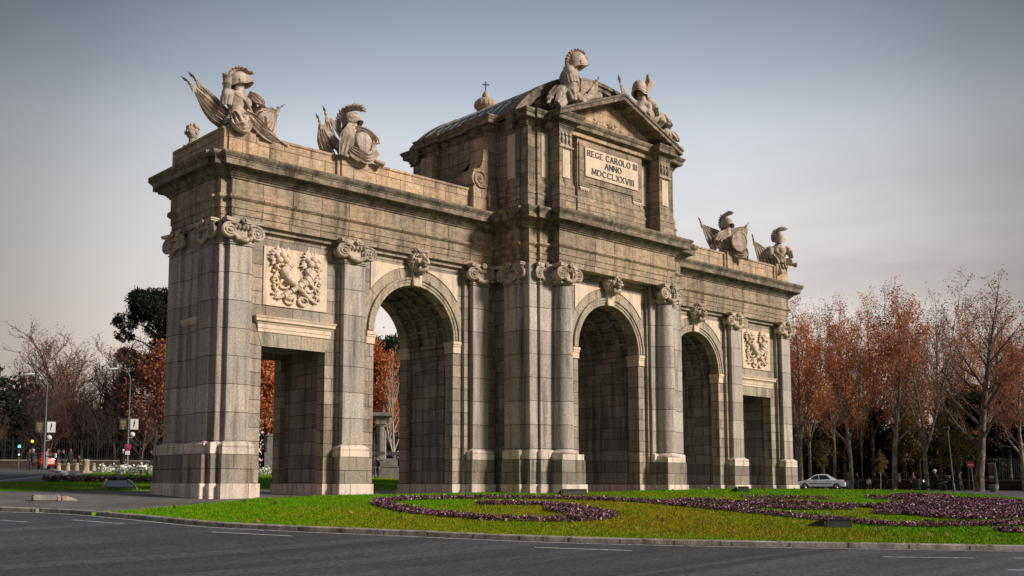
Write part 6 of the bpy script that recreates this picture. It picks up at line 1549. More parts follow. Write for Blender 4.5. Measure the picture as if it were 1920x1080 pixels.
b = stand(1863, 92); t = thing('information_pillar', b, face_cam(b), 'advertising pillar with a slanted pale frame and a round grey planter base', 'advertising pillar'); H = px_h(1863, 92, b, 868)
m = MB(); m.lathe([(0, 0), (.2, 0), (.28, .12), (.36, .4), (.36, .58), (.3, .6), (0, .56)], seg=20); m.build('planter_base', mat('grey_green_stone', (.17, .18, .165), .8, .3, 3), t, 50)
m = MB(); m.prism([(.16, .5), (.34, .5), (.2, H), (.08, H)], -.08, .08); m.box(-.34, .1, -.08, .08, H-.08, H+.002); m.build('frame', M_coping, t, bevel=.02)
m = MB(); m.box(-.3, .06, -.05, .05, 1.2, H-.1); o = m.build('poster_panel', mat('brown_poster', (.12, .045, .035), .5, .7, 4), t); m = MB(); m.box(-.3, .02, -.06, .06, .78, 1.12); m.build('poster_panel', mat('red_brown_poster', (.16, .05, .04), .5, .4, 3), t)
m = MB(); m.box(-.31, .05, -.065, .065, 1.12, 1.3); m.build('poster_strip', mat('pale_blue_strip', (.3, .35, .42), .5), t)
b = stand(1718, 108); t = thing('litter_bin', b, face_cam(b), 'dark green waste bin behind the scooter', 'bin')
m = MB(); m.lathe([(0, 0), (.32, 0), (.36, .05), (.36, .95), (.38, 1.0), (.36, 1.05), (.25, 1.12), (0, 1.15)], seg=16); m.build('body', mat('dark_green_paint', (.015, .03, .022), .5), t, 50)
m = MB(); m.box(-.2, .2, -.38, -.34, .8, .92); m.build('slot', M_black, t)

# floodlights let into the lawn
def floodlight(u, v, w, label, flap=1.0, rz=None):
    b = ground(u, v, 24, LAWN_OFF); t = thing('ground_floodlight', b, face_cam(b) if rz is None else rz, label, 'floodlight')
    m = MB(); m.prism([(-.28, -.05), (.28, -.05), (.28, .20), (-.28, .26)], -w/2, w/2, 'x'); m.build('housing', mat('dull_green_metal', (.035, .045, .035), .5, .3, 5), t, bevel=.015)
    m = MB(); m.box(-w/2+.04, w/2-.04, -.31, -.285, .0, .19); m.build('glass', mat('dusty_glass', (.15, .165, .15), .25, .3, 5), t)
    if flap:
        m = MB(); m.prism([(-w/2-.75*flap, -.02), (-w/2-.02, -.02), (-w/2-.02, .27)], -.25, -.2); m.build('shade_flap', M_black, t)
floodlight(1573, 989.5, .72, 'dark floodlight box with a glass front set in the flower edged lawn')
floodlight(1077, 928.3, 1.05, 'green floodlight box at the foot of the near free standing column', .35)
floodlight(1394, 922.5, .5, 'low floodlight on the grass at the foot of the far wing pilaster', .6)
b = ground(224, 917.5, 30, .05); t = thing('lighting_pit', b, face_cam(b), 'dark glazed lighting pit with pale slanted side bars in the grass', 'floodlight')
m = MB(); m.prism([(-.5, .05), (.5, .05), (.5, .38), (-.5, .12)], -.55, .55, 'x'); m.build('glass', mat('blue_black_glass', (.02, .024, .035), .2), t)
for e in (-1, 1): m = MB(); m.tube([(e*.72+.0, -.55, .04), (e*.45-.1, .5, .42)], .05, 6); m.build('side_bar', M_coping, t)
b = ground(88, 938.5, 22, .03); t = thing('concrete_block', b, face_cam(b)+.25, 'long grey kerb block lying on the paved apron', 'kerb block')
m = MB(); m.prism([(-.5, 0), (.42, 0), (.42, .17), (.38, .2), (-.46, .2), (-.5, .16)], -.13, .13); m.rough(.006, 9); m.build('block', M_conc, t, bevel=.02)
b = ground(122, 939.3, 22, .03); t = thing('stone_fragment', b, face_cam(b)+.1, 'pair of sandy stone offcuts at the end of the grey kerb block', 'stone')
m = MB(); m.prism([(-.26, 0), (-.14, 0), (-.14, .17), (-.26, .17)], -.1, .1); m.build('piece', M_sandst, t, bevel=.02); m = MB(); m.prism([(-.12, 0), (.4, 0), (.36, .06), (.05, .17), (-.12, .17)], -.1, .1); m.build('piece', M_sandst, t, bevel=.02)
# bollards and low wall on the left
def bollard(u, d, h, r, label, group=None, proto=None):
    b = stand(u, d)
    if proto is not None: return dup(proto, b, label=label)
    t = thing('stone_bollard', b, 0, label, 'bollard', group)
    m = MB(); m.lathe([(0, -.2), (r*1.15, -.2), (r*1.15, .1), (r, .14), (r*.9, h*.66), (r*1.0, h*.68), (r*1.0, h*.72), (r*.6, h*.75), (0, h*.75)], seg=16); m.build('shaft', M_sandst, t, 50)
    m = MB(); m.ball((0, 0, h*.86), (r*.85, r*.85, h*.15), 14, 9); m.build('ball_top', M_sandst, t, True); return t
gb_ = 'ball topped stone bollards along the pale path'
pb = bollard(108.6, 93, .62, .17, 'ball topped stone bollard nearest the red car', gb_)
for u, lb in ((126, 'ball topped stone bollard, second from the red car'), (142.5, 'ball topped stone bollard just left of the thick stone pillar'), (174.7, 'ball topped stone bollard just right of the thick stone pillar'), (190.6, 'ball topped stone bollard beside the white flowers')): bollard(u, 93, .62, .17, lb, proto=pb)
b = stand(160, 80); t = thing('stone_pillar', b, 0, 'thick low stone pillar on a square foot among the ball topped bollards', 'pillar')
m = MB(); m.box(-.34, .34, -.34, .34, -.3, .16); m.build('foot', M_sandst, t, bevel=.03)
m = MB(); m.lathe([(0, .16), (.25, .16), (.23, .2), (.22, .82), (.25, .85), (.25, .92), (.18, 1.0), (0, 1.02)], seg=18); m.build('shaft', M_sandst, t, 50)
P0, P1 = stand(112, 96), stand(176, 96); t = thing('low_wall', P0, 0, 'low brick parapet wall behind the bollards', 'wall'); dv = P1-P0; n = Vector((-dv.y, dv.x, 0)).normalized()*.15
m = MB(); V = [-n-Vector((0, 0, .3)), dv-n-Vector((0, 0, .3)), dv+n-Vector((0, 0, .3)), n-Vector((0, 0, .3))]; V += [v+Vector((0, 0, .75)) for v in V]
m.add(V, [(3, 2, 1, 0), (4, 5, 6, 7), (0, 1, 5, 4), (1, 2, 6, 5), (2, 3, 7, 6), (3, 0, 4, 7)]); m.build('brickwork', M_brickw, t); m = MB(); m.add([v+Vector((0, 0, .751 if i < 4 else .08)) + (n*(.2 if i in (2, 3, 6, 7) else -.2)) for i, v in enumerate(V)], [(3, 2, 1, 0), (4, 5, 6, 7), (0, 1, 5, 4), (1, 2, 6, 5), (2, 3, 7, 6), (3, 0, 4, 7)]); m.build('coping', M_coping, t)
for u, d, vt_, lb in ((1524, 73, 917.5, 'short black post at the lawn edge under the white car bonnet'), (1576, 73, 917.8, 'short black post at the lawn edge under the white car tail')):
    b = stand(u, d); t = thing('marker_post', b, 0, lb, 'post'); m = MB(); m.lathe([(0, -.1), (.05, -.1), (.05, .3), (.03, .36), (0, .37)], seg=10); m.build('shaft', M_black, t)
# gate column, bus shelter and young tree stake seen through the near round arch
b = stand(713, 104); t = thing('gate_column', b, face_cam(b), 'grey stone gate column carrying a cornice, seen through the near round arch', 'column'); H = px_h(713, 104, b, 774)
m = MB(); m.box(-.55, .55, -.55, .55, -.3, 1.5); m.box(-.62, .62, -.62, .62, 1.5, 1.62); m.build('pedestal', M_conc, t, bevel=.02)
m = MB(); m.lathe([(0, 1.6), (.48, 1.6), (.5, 1.75), (.42, 1.85), (.41, 2.5), (.36, H-1.4), (.43, H-1.35), (.43, H-1.2), (0, H-1.2)], seg=20); m.build('shaft', M_conc, t, 50)
m = MB(); m.box(-.5, .5, -.5, .5, H-1.2, H-.5); m.box(-.95, .95, -.75, .75, H-.5, H-.38); m.box(-1.15, 1.15, -.9, .9, H-.38, H-.1); m.box(-.9, .9, -.7, .7, H-.1, H); m.build('cornice', M_conc, t, bevel=.03)
b = stand(716, 88); t = thing('bus_shelter', b, face_cam(b), 'glass roofed bus shelter on thin posts, seen through the near round arch', 'bus shelter'); H = px_h(716, 88, b, 852)
m = MB(); m.prism([(-2.6, H), (2.6, H), (2.6, H+.08), (-2.6, H+.14)], -.7, .7); m.build('roof', mat('pale_shelter_roof', (.35, .38, .42), .3), t); m = MB(); m.box(-2.62, 2.62, -.74, -.7, H-.1, H+.2); m.build('fascia', M_steel, t)
for x in (-2.3, -.55, 1.0, 2.3): m = MB(); m.tube([(x, -.3, -.1), (x, -.3, H)], .05, 6); m.build('post', M_coping, t)
m = MB(); m.box(-2.2, -.7, .55, .58, .3, H-.1); m.build('glass_panel', mat('grey_blue_panel', (.1, .11, .13), .15), t); m = MB(); m.box(.5, 2.3, -.5, .5, .42, .5); m.box(.7, .8, -.2, .2, -.1, .42); m.box(2.0, 2.1, -.2, .2, -.1, .42); m.build('bench_seat', M_conc, t)
b = stand(731, 84); t = thing('stone_plinth', b, face_cam(b), 'pale stepped stone block beside the bus shelter under the near arch', 'stone block')
m = MB(); m.box(-.7, .7, -.4, .4, -.2, .9); m.box(-.75, .75, -.45, .45, .9, 1.0); m.box(-.6, .6, -.35, .35, 1.0, 1.6); m.build('block', M_coping, t, bevel=.02)
b = stand(722, 86); t = thing('banner_pole', b, 0, 'thin white pole in front of the shelter in the near arch', 'pole'); H = px_h(722, 86, b, 808)
m = MB(); m.lathe([(0, -.1), (.06, -.1), (.06, .2), (.045, .25), (.035, H), (0, H+.02)], seg=8); m.build('shaft', M_whitep, t)
b = stand(505, 96); t = thing('gate_column', b, face_cam(b), 'pale stone gate pier showing at the inner edge of the square doorway', 'column'); H = px_h(505, 96, b, 818)
m = MB(); m.box(-.5, .5, -.5, .5, -.2, 1.8); m.build('pedestal', M_conc, t, bevel=.02); m = MB(); m.prism([(-.32, 1.8), (.32, 1.8), (.26, H), (-.26, H)], -.3, .3); m.box(-.36, .36, -.36, .36, H, H+.15); m.build('shaft', M_coping, t, bevel=.02)

# ------------------------------------------------------------------ people
SKIN = mat('skin', (.42, .24, .17), .6, .15, 5)
def colour(n, c): return mat(n, c, .85, .25, 6, obj=True)
def person_mesh(pose, h, mats_, seed=0):
    """One continuous body grown over a skeleton (skin modifier), posed; materials: shoes, trousers, top, skin."""
    J = {}; E = []
    def j(n, p, r): J[n] = (Vector(p), r)
    if pose == 'walk': lf, rf, la, ra = .30, -.30, -.20, .22
    elif pose == 'stand': lf, rf, la, ra = .03, -.03, .02, .04
    else: lf = rf = la = ra = 0
    sit = pose in ('sit', 'ride'); hip = .52 if sit else .93
    lean = .12 if pose == 'ride' else (.05 if sit else .02)
    j('pel', (0, 0, hip), .135); j('wai', (0, -lean*.4, hip+.17), .125); j('che', (0, -lean, hip+.36), .15); j('nec', (0, -lean*1.3-.01, hip+.53), .06); j('hd', (0, -lean*1.4-.03, hip+.60), .075)
    E += [('pel', 'wai'), ('wai', 'che'), ('che', 'nec'), ('nec', 'hd')]
    for s, f, a in ((1, lf, la), (-1, rf, ra)):
        n = 'LR'[s < 0]
        j('sh'+n, (s*.17, -lean, hip+.45), .068)
        if pose == 'ride': j('el'+n, (s*.24, -lean-.22, hip+.26), .05); j('wr'+n, (s*.24, -lean-.44, hip+.24), .035)
        elif pose == 'hold': j('el'+n, (s*.22, -.05, hip+.2), .05); j('wr'+n, (s*.12, -.28, hip+.25), .035)
        elif sit: j('el'+n, (s*.24, -.03, hip+.2), .05); j('wr'+n, (s*.14, -.27, hip+.12), .035)
        else: j('el'+n, (s*.24, -a*.45, hip+.19), .05); j('wr'+n, (s*.24, -a-.06, hip-.04), .035)
        E += [('che', 'sh'+n), ('sh'+n, 'el'+n), ('el'+n, 'wr'+n)]
        if sit:
            j('th'+n, (s*.10, -.05, hip), .09); j('kn'+n, (s*.13, -.45, hip+.02), .068); j('an'+n, (s*.13, -.42 if pose == 'sit' else -.36, .12), .045); j('to'+n, (s*.13, -.60, .05), .04)
        else: j('th'+n, (s*.09, 0, hip-.06), .095); j('kn'+n, (s*.10, -f*.55-.03, .50), .066); j('an'+n, (s*.10, -f*.95+.05, .10+(.06 if f < -.1 else 0)), .045); j('to'+n, (s*.11, -f*.95-.13, .045), .04)
        E += [('pel', 'th'+n), ('th'+n, 'kn'+n), ('kn'+n, 'an'+n), ('an'+n, 'to'+n)]
    names = list(J); me = bpy.data.meshes.new('body'); me.from_pydata([J[n][0] for n in names], [(names.index(a), names.index(b)) for a, b in E], [])
    o = bpy.data.objects.new('body', me); COL.objects.link(o); md = o.modifiers.new('s', 'SKIN'); md.use_smooth_shade = True; ss = o.modifiers.new('u', 'SUBSURF'); ss.levels = 1; ss.render_levels = 1
    for k, n in enumerate(names):
        v = me.skin_vertices[0].data[k]; v.radius = (J[n][1], J[n][1]*(.78 if n in ('pel', 'wai', 'che') else 1)); v.use_root = n == 'pel'
    bpy.context.view_layer.update(); m2 = bpy.data.meshes.new_from_object(o.evaluated_get(bpy.context.evaluated_depsgraph_get())); bpy.data.objects.remove(o)
    V = [v.co.copy() for v in m2.vertices]; F = [tuple(p.vertices) for p in m2.polygons]
    top0 = hip-.10 if not sit else hip+.06
    MI = []
    for f in F:
        c = sum((V[i] for i in f), Vector())/len(f)
        if c.z < .13 and (not sit or c.y < -.2): MI.append(0)
        elif c.z > hip+.52: MI.append(3)
        elif c.z < top0 and abs(c.x) < .205: MI.append(1)
        else: MI.append(2)
    mb = MB(); mb.v = [tuple(v) for v in V]; mb.f = F; hd = J['hd'][0]; hc = hd+Vector((0, -.015, .10))
    n0 = len(mb.f)
    mb.ball(hc, (.082, .105, .125), 14, 11); mb.ball(hc+Vector((0, -.035, -.075)), (.055, .065, .055), 10, 7)      # skull and jaw
    mb.ball(hc+Vector((0, -.112, -.015)), (.016, .022, .026), 7, 5); mb.tube([hc+Vector((-.03, -.094, -.058)), hc+Vector((0, -.103, -.06)), hc+Vector((.03, -.094, -.058))], .008, 5)
    for s in (-1, 1): mb.ball(hc+Vector((s*.083, .0, -.01)), (.014, .026, .035), 7, 5)
    MI += [3]*(len(mb.f)-n0); n0 = len(mb.f)
    for s in (-1, 1): mb.ball(hc+Vector((s*.033, -.093, .012)), (.012, .01, .009), 6, 5)
    MI += [0]*(len(mb.f)-n0); n0 = len(mb.f)
    for n, s in (('L', 1), ('R', -1)):                                    # hands: palm, four fingers, thumb
        w = J['wr'+n][0]; d = (w-J['el'+n][0]).normalized(); x = Vector((s, 0, 0)); x = (x-d*x.dot(d)).normalized(); k = d.cross(x)
        mb.tube([w, w+d*.045, w+d*.09], [.026, .036, .034], 8, .5)
        for q in range(4):
            L = (.065, .08, .075, .055)[q]; b_ = w+d*.085+k*(.027-.018*q); mb.tube([b_, b_+d*L*.5-x*.008, b_+d*L*.85-x*.028], [.0095, .009, .006], 5)
        mb.tube([w+d*.03+k*.03, w+d*.06+k*.055-x*.01, w+d*.095+k*.058-x*.025], [.012, .011, .008], 5)
    MI += [3]*(len(mb.f)-n0)
    out = bpy.data.meshes.new('body'); out.from_pydata(mb.v, [], mb.f); out.update()
    for q in mats_: out.materials.append(q)
    out.polygons.foreach_set('material_index', MI); out.polygons.foreach_set('use_smooth', [True]*len(MI))
    out.transform(Matrix.Scale(h/1.70, 4)); return out, hc*(h/1.70), h/1.70, J
def person(u, d, h, rz, pose, top, trousers, hair, label, loc=None, coat=False, bag=None, helmet_c=None, hat=None, parent_z=0):
    b = stand(u, d) if loc is None else loc
    t = thing('person', b, face_cam(b)+rz, label, 'person')
    me, hc, k, J = person_mesh(pose, h, [M_black, trousers, top, SKIN]); o = bpy.data.objects.new('body', me); COL.objects.link(o); o.parent = t
    m = MB()
    if helmet_c is not None:
        m.ball(hc+Vector((0, .01, .03))*k, (.125*k, .15*k, .14*k), 16, 10); m.build('crash_helmet', helmet_c, t, True)
        m = MB(); m.ball(hc+Vector((0, -.07, .01))*k, (.105*k, .085*k, .055*k), 12, 8); m.build('visor', M_glass, t, True)
    elif hat is not None:
        m.lathe([(.12*k, 0), (.115*k, .06*k), (.08*k, .12*k), (0, .14*k)], hc+Vector((0, 0, .035))*k, 14); m.ball(hc+Vector((0, .0, .16))*k, .03*k, 7, 5); m.build('hat', hat, t, True)
    else:
        m.grid(lambda p, q: hc+Vector((math.sin(2*PI*p)*.092*math.sin(q*1.75), .018-math.cos(2*PI*p)*.114*math.sin(q*1.75*(1-.28*max(0, math.cos(2*PI*p)))), .012+.125*math.cos(q*1.75*(1-.28*max(0, math.cos(2*PI*p))))))*k, 18, 8, .012); m.build('hair', hair, t, True)
    if coat:
        hip = J['pel'][0].z; m = MB()
        m.grid(lambda p, q: Vector((math.sin(2*PI*p)*(.19+.03*q), -math.cos(2*PI*p)*(.135+.035*q), hip+.2-.55*q))*k, 20, 8, .02); m.build('coat_skirt', top, t, True)
    if bag is not None:
        m = MB(); m.box(-.17, .17, .1, .26, J['pel'][0].z+.08, J['pel'][0].z+.48); m.build('backpack', bag, t, bevel=.05)
    return t
c_black = colour('black_cloth', (.012, .012, .014)); c_char = colour('charcoal_cloth', (.035, .034, .036)); c_grey = colour('light_grey_suit', (.24, .25, .27)); c_cream = colour('cream_jacket', (.82, .70, .58)); c_white = colour('white_cloth', (.7, .69, .66)); c_jean = colour('pale_denim', (.22, .28, .36)); c_dj = colour('dark_denim', (.03, .038, .055)); c_brown = colour('brown_cloth', (.075, .05, .035)); c_maroon = colour('maroon_cloth', (.12, .03, .03))
h_dark = colour('dark_hair', (.018, .013, .01)); h_grey = colour('grey_hair', (.42, .40, .37)); h_brown = colour('brown_hair', (.06, .035, .02))
person(52, 98, 1.72, .4, 'stand', c_black, c_dj, h_dark, 'person in black standing at the left of the red car')
person(60.5, 97, 1.72, -.3, 'stand', c_char, c_black, h_grey, 'grey haired person in a charcoal coat beside the red car', coat=True)
person(85, 95, 1.8, 1.2, 'hold', c_grey, c_grey, h_brown, 'person in a light grey suit looking at something in their hands')
person(105.5, 98, 1.74, 1.9, 'walk', c_char, c_black, h_dark, 'person in a dark coat with a pale bag on the back', coat=True, bag=c_white)
person(117.5, 99, 1.7, -1.1, 'stand', c_black, c_black, h_brown, 'person in black seen with brown hair between two bollards', coat=True)
person(129.5, 99, 1.78, .3, 'stand', c_black, c_black, h_brown, 'taller person in a long black coat behind the low wall', coat=True)
person(147, 100, 1.2, -.6, 'stand', c_brown, c_black, h_brown, 'small child in a brown coat behind the low wall', coat=True)
person(228, 100, 1.72, 2.6, 'stand', c_black, c_black, h_grey, 'person in black with a white hat by the banner lamp post', coat=True, hat=c_white)
person(283, 97, 1.72, -1.3, 'walk', c_black, c_dj, h_dark, 'person in black walking at the near end of the arch')
person(1589, 122, 1.78, .5, 'stand', c_black, c_jean, h_brown, 'person in a black jacket and pale jeans behind the white car tail')
person(1608, 124, 1.74, -.8, 'stand', c_black, c_dj, h_dark, 'person in dark clothes right of the thick mottled trunk')
person(1640, 126, 1.74, .2, 'stand', c_char, c_black, h_dark, 'person in charcoal standing behind the two dark benches')
person(1661, 124, 1.76, -1.4, 'walk', c_black, c_black, h_brown, 'person in black walking right of the staked young tree', coat=True)
person(1687.5, 118, 1.66, -1.75, 'walk', c_cream, c_black, h_grey, 'person in a cream jacket and black trousers walking to the right')
person(1712, 112, 1.72, .3, 'stand', c_maroon, c_black, h_brown, 'person in maroon standing behind the green bin')
person(1799, 104, 1.74, 1.1, 'walk', c_black, c_black, h_dark, 'person in black walking under the yellowing tree', coat=True)
person(700, 86, 1.72, .6, 'stand', c_black, c_dj, h_dark, 'person in a black jacket and jeans waiting at the bus shelter')
person(708, 87, 1.7, -.7, 'stand', c_char, c_black, h_brown, 'person in charcoal waiting behind a post of the bus shelter')
M_bench = mat('dark_bench_slab', (.028, .024, .026), .7, .3, 3)
for u, lb in ((1620, 'dark block bench left of the seated person in white'), (1636.5, 'dark block bench under the seated person in white')):
    b = stand(u, 121); t = thing('block_bench', b, face_cam(b), lb, 'bench'); m = MB(); m.box(-.42, .42, -.25, .25, -.05, .4); m.build('base', M_bench, t, bevel=.03); m = MB(); m.box(-.48, .48, -.32, .32, .4, .48); m.build('seat', M_bench, t, bevel=.02)
b = stand(1629, 120.6); person(1629, 0, 1.66, .2, 'sit', c_white, c_jean, h_dark, 'person in a white top and pale jeans sitting between the dark benches', loc=b)
b2 = stand(1629, 120.3); t = thing('block_bench', b, face_cam(b), 'narrow dark block bench carrying the seated person in white', 'bench'); m = MB(); m.box(-.3, .3, -.05, .25, -.05, .38); m.build('base', M_bench, t, bevel=.03); m = MB(); m.box(-.32, .32, -.08, .28, .38, .43); m.build('seat', M_bench, t, bevel=.02)

# ------------------------------------------------------------------ vehicles
M_tyre = mat('tyre_rubber', (.014, .014, .014), .8); M_rim = mat('wheel_alloy', (.45, .45, .46), .35, .1, 3, metallic=.7)
def paint(n, c): return mat(n, c, .35, .06, 1, coat=.5)
M_tail = mat('red_lens', (.45, .01, .01), .2, .1, 2); M_head = mat('clear_lens', (.6, .6, .58), .1, .1, 2); M_trim = mat('black_trim', (.015, .015, .016), .5); M_plate = mat('plate_white', (.6, .6, .55), .5)
def wheel(t, x, y, r, side):
    m = MB(); m.lathe([(r*.62, -.1), (r*.9, -.1), (r, -.06), (r, .06), (r*.9, .1), (r*.62, .1)], (x, y, r), 24, M=Rx(PI/2)); o = m.build('wheel', M_tyre, t, 50)
    m = MB(); m.lathe([(0, -.09), (r*.63, -.09), (r*.63, .09), (0, .09)], (x, y, r), 20, M=Rx(PI/2)); 
    for k in range(6): a = 2*PI*k/6; m.tube([(x, y+side*.085, r), (x+r*.55*math.cos(a), y+side*.105, r+r*.55*math.sin(a))], .04, 5)
    m.build('rim', M_rim, o, 40)
def car(label, loc, rz, L, body_m, low, roof, win_f, win_r, wheels, wr, name='parked_car'):
    """low: lower body outline (x from the nose 0 back to L, z); roof: greenhouse outline from windscreen foot to rear window foot."""
    t = thing(name, loc, rz, label, 'car'); W = .86
    cx = L/2
    m = MB()
    n = len(low)
    def ringpts(y, ins):   # outline shrunk a little toward the sides for a rounded flank
        cz = .62; return [((x-cx)*(1-ins)+cx-cx, y, cz+(z-cz)*(1-ins)) for x, z in low]
    Y = [(-W, .05), (-W+.07, .012), (-W+.25, .0), (W-.25, .0), (W-.07, .012), (W, .05)]
    V = []; F = []
    for y, i_ in Y: V += ringpts(y, i_)
    for a in range(len(Y)-1): F += [(a*n+i, (a+1)*n+i, (a+1)*n+(i+1) % n, a*n+(i+1) % n) for i in range(n)]
    F += [tuple(range(n)), tuple(range(len(Y)*n-1, (len(Y)-1)*n-1, -1))]
    ar = sum(low[i][0]*low[(i+1) % n][1]-low[(i+1) % n][0]*low[i][1] for i in range(n))
    if ar > 0: F = [f[::-1] for f in F]
    m.add(V, F)
    zb = min(z for x, z in roof); zt_ = max(z for x, z in roof)
    def tum(z, s): return s*(W-.06-.24*(z-zb)/(zt_-zb))
    k = len(roof)
    V = [(x-cx, tum(z, s), z) for s in (-1, 1) for x, z in roof]; F = [(i, i+1, k+i+1, k+i) for i in range(k-1)]+[tuple(range(k-1, -1, -1)), tuple(range(k, 2*k))]
    m.add(V, F); body = m.build('body', body_m, t, 35, bevel=.025)
    for nm, P in (('side_window', win_f), ('side_window', win_r)):
        for s in (-1, 1):
            m = MB(); V = [(x-cx, tum(z, s)+s*.012, z) for x, z in P]; m.add(V, [tuple(range(len(P))) if s > 0 else tuple(range(len(P)-1, -1, -1))]); m.build(nm, M_glass, t)
    for nm, a, b in (('windscreen', 0, 1), ('rear_window', k-2, k-1)):
        (xa, za), (xb, zb_) = roof[a], roof[b]; e = Vector((zb_-za, -(xb-xa))); e = e.normalized()*.014
        if a == 0: e = -e if e.x > 0 else e
        else: e = e if e.x > 0 else -e
        if e.y < 0: e = -e
        f0, f1 = .1, .93
        q = [(xa+(xb-xa)*f, za+(zb_-za)*f) for f in (f0, f1)]; V = [(q[0][0]-cx+e.x, -abs(tum(q[0][1], 1))+.08, q[0][1]+e.y), (q[0][0]-cx+e.x, abs(tum(q[0][1], 1))-.08, q[0][1]+e.y), (q[1][0]-cx+e.x, abs(tum(q[1][1], 1))-.07, q[1][1]+e.y), (q[1][0]-cx+e.x, -abs(tum(q[1][1], 1))+.07, q[1][1]+e.y)]
        m = MB(); m.add(V, [(0, 1, 2, 3)]); m.build(nm, M_glass, t)
    for x in wheels:
        for s in (-1, 1):
            m = MB(); m.lathe([(0, -.01), (wr+.07, -.01), (wr+.07, .01), (0, .01)], (x-cx, s*(W-.02), wr), 22, M=Rx(PI/2)); m.build('wheel_arch', M_trim, t)
            wheel(t, x-cx, s*(W-.06), wr, s)
    for s in (-1, 1):
        m = MB(); m.box(wheels[0]+wr+.12-cx, wheels[1]-wr-.12-cx, s*(W+.004)-.012, s*(W+.004)+.012, .56, .61); m.build('side_strip', M_trim, t)
        for x in (1.75*L/4.45, 2.85*L/4.45): m = MB(); m.box(x-cx-.09, x-cx+.09, s*(W-.005)-.02, s*(W-.005)+.02, .80, .84); m.build('door_handle', M_trim, t, bevel=.01)
        for x in (1.18*L/4.45, 2.05*L/4.45, 2.95*L/4.45): m = MB(); m.box(x-cx-.006, x-cx+.006, s*(W-.02)-.018, s*(W-.02)+.025, .34, .88); m.build('door_gap', M_trim, t)
        m = MB(); m.ball((1.28*L/4.45-cx, s*(W+.06), .98), (.07, .1, .065), 10, 7); m.build('mirror', body_m, t, True)
        m = MB(); m.box(.0-cx-.012, .25-cx, s*.70-.14, s*.70+.14, .60, .74); m.build('headlight', M_head, t, bevel=.03)
        m = MB(); m.box(L-.22-cx, L+.012-cx, s*.72-.13, s*.72+.13, .70, .88); m.build('tail_light', M_tail, t, bevel=.03)
    m = MB(); m.box(L-cx-.01, L-cx+.018, -.26, .26, .46, .58); m.build('number_plate', M_plate, t)
    m = MB(); m.box(-cx-.018, -cx+.02, -.35, .35, .55, .66); m.build('grille', M_trim, t)
    return t
SED = [(.06, .28), (.0, .40), (.01, .62), (.10, .72), (.85, .86), (1.0, .90), (3.6, .93), (4.2, .91), (4.38, .85), (4.45, .62), (4.45, .38), (4.36, .27)]
b = stand(1539, 104); bear = math.atan2(b.x-CAM[0], b.y-CAM[1])
car('white four door saloon car passing at the far end of the arch', b, -bear, 4.45, paint('white_car_paint', (.82, .83, .85)), SED,
    [(.92, .86), (1.62, 1.32), (1.85, 1.41), (2.35, 1.45), (2.85, 1.42), (3.62, .93)], [(1.18, .93), (1.68, 1.28), (2.02, 1.37), (2.05, .93)], [(2.12, .93), (2.1, 1.37), (2.72, 1.35), (3.12, .97)], (.82, 3.6), .31)
HAT = [(.05, .28), (.0, .42), (.02, .66), (.12, .76), (.9, .9), (1.05, .93), (3.5, .96), (3.72, .94), (3.8, .66), (3.8, .38), (3.72, .27)]
b = stand(80, 104); bear = math.atan2(b.x-CAM[0], b.y-CAM[1])
car('bright red hatchback seen from behind, waiting at the traffic light', b, math.atan2(-math.cos(bear), -math.sin(bear))+.3, 3.8, paint('red_car_paint', (.55, .012, .012)), HAT,
    [(.95, .9), (1.55, 1.36), (1.8, 1.46), (2.4, 1.49), (3.3, 1.42), (3.72, .95)], [(1.2, .96), (1.62, 1.32), (2.1, 1.41), (2.12, .96)], [(2.2, .96), (2.18, 1.41), (3.15, 1.36), (3.4, 1.0)], (.7, 3.1), .3)
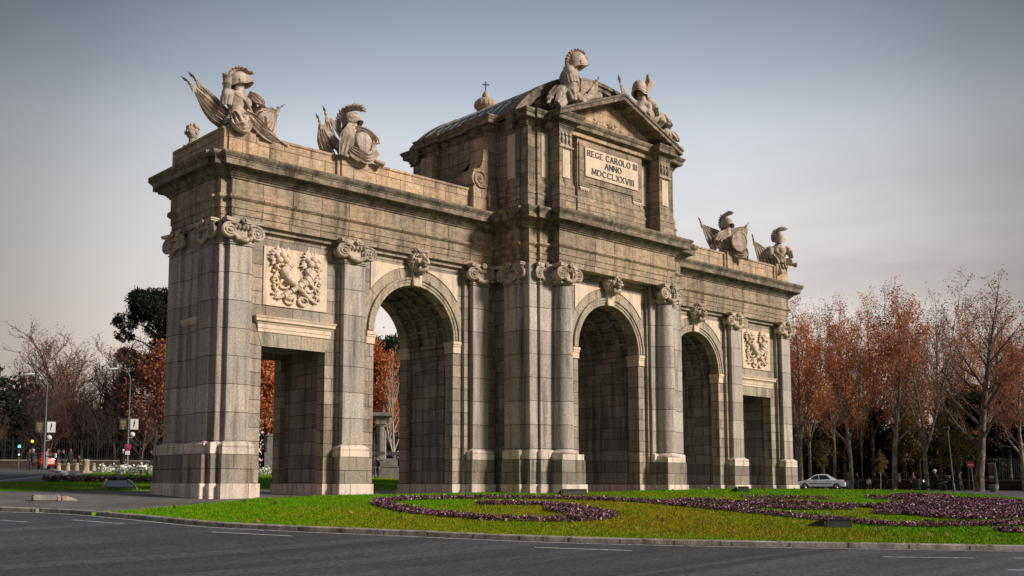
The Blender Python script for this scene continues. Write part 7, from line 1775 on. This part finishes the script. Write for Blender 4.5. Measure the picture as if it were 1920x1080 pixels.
# scooter and rider
b = stand(1751, 90); bear = math.atan2(b.x-CAM[0], b.y-CAM[1])
t = thing('motor_scooter', b, -bear, 'black motor scooter with a lit headlamp and a top box', 'scooter'); M_sc = paint('black_scooter_paint', (.05, .05, .055))
for x in (-.72, .66):
    m = MB(); m.lathe([(.14, -.05), (.24, -.06), (.27, 0), (.24, .06), (.14, .05)], (x, 0, .27), 20, M=Rx(PI/2)); o = m.build('wheel', M_tyre, t, 50); m = MB(); m.lathe([(0, -.04), (.15, -.04), (.15, .04), (0, .04)], (x, 0, .27), 16, M=Rx(PI/2)); m.build('rim', M_rim, o, 40)
m = MB(); m.prism([(-.62, .38), (-.72, .62), (-.66, .98), (-.52, 1.0), (-.42, .5), (-.3, .34), (.12, .3), (.22, .56), (.42, .72), (.95, .78), (1.0, .66), (.72, .58), (.52, .36), (.25, .22), (-.4, .22)], -.16, .16); m.build('body', M_sc, t, 40, bevel=.05)
m = MB(); m.prism([(.02, .72), (.2, .80), (.62, .86), (.9, .92), (.92, .82), (.4, .72), (.2, .66)], -.14, .14); m.build('seat', mat('black_seat', (.02, .02, .02), .6), t, bevel=.04)
m = MB(); m.prism([(-.70, .95), (-.62, .95), (-.40, 1.38), (-.46, 1.4)], -.2, .2); m.build('windshield', mat('tinted_screen', (.06, .06, .07), .1), t)
m = MB(); m.tube([(-.52, -.34, 1.04), (-.54, 0, 1.0), (-.52, .34, 1.04)], .02, 6); m.build('handlebar', M_trim, t)
m = MB(); m.box(.82, 1.2, -.2, .2, .96, 1.22); m.build('top_box', M_sc, t, bevel=.06)
m = MB(); m.ball((-.72, 0, .78), (.05, .12, .09), 12, 8); m.build('headlight', glow('lit_headlamp', (1, .93, .8), 1.6), t, True)
m = MB(); m.tube([(-.72, -.1, .27), (-.62, -.1, .6)], .03, 6); m.tube([(-.72, .1, .27), (-.62, .1, .6)], .03, 6); m.build('fork', M_trim, t)
pp = person(1751, 90, 1.74, 0, 'ride', c_black, c_black, h_dark, 'scooter rider in black with a pale grey crash helmet', loc=b+Vector((0, 0, .30)), helmet_c=mat('pale_helmet', (.5, .5, .5), .3))
pp.rotation_euler = (0, 0, -bear-PI/2); pp.location = b+Vector((math.cos(bear)*.28, -math.sin(bear)*.28, .30))
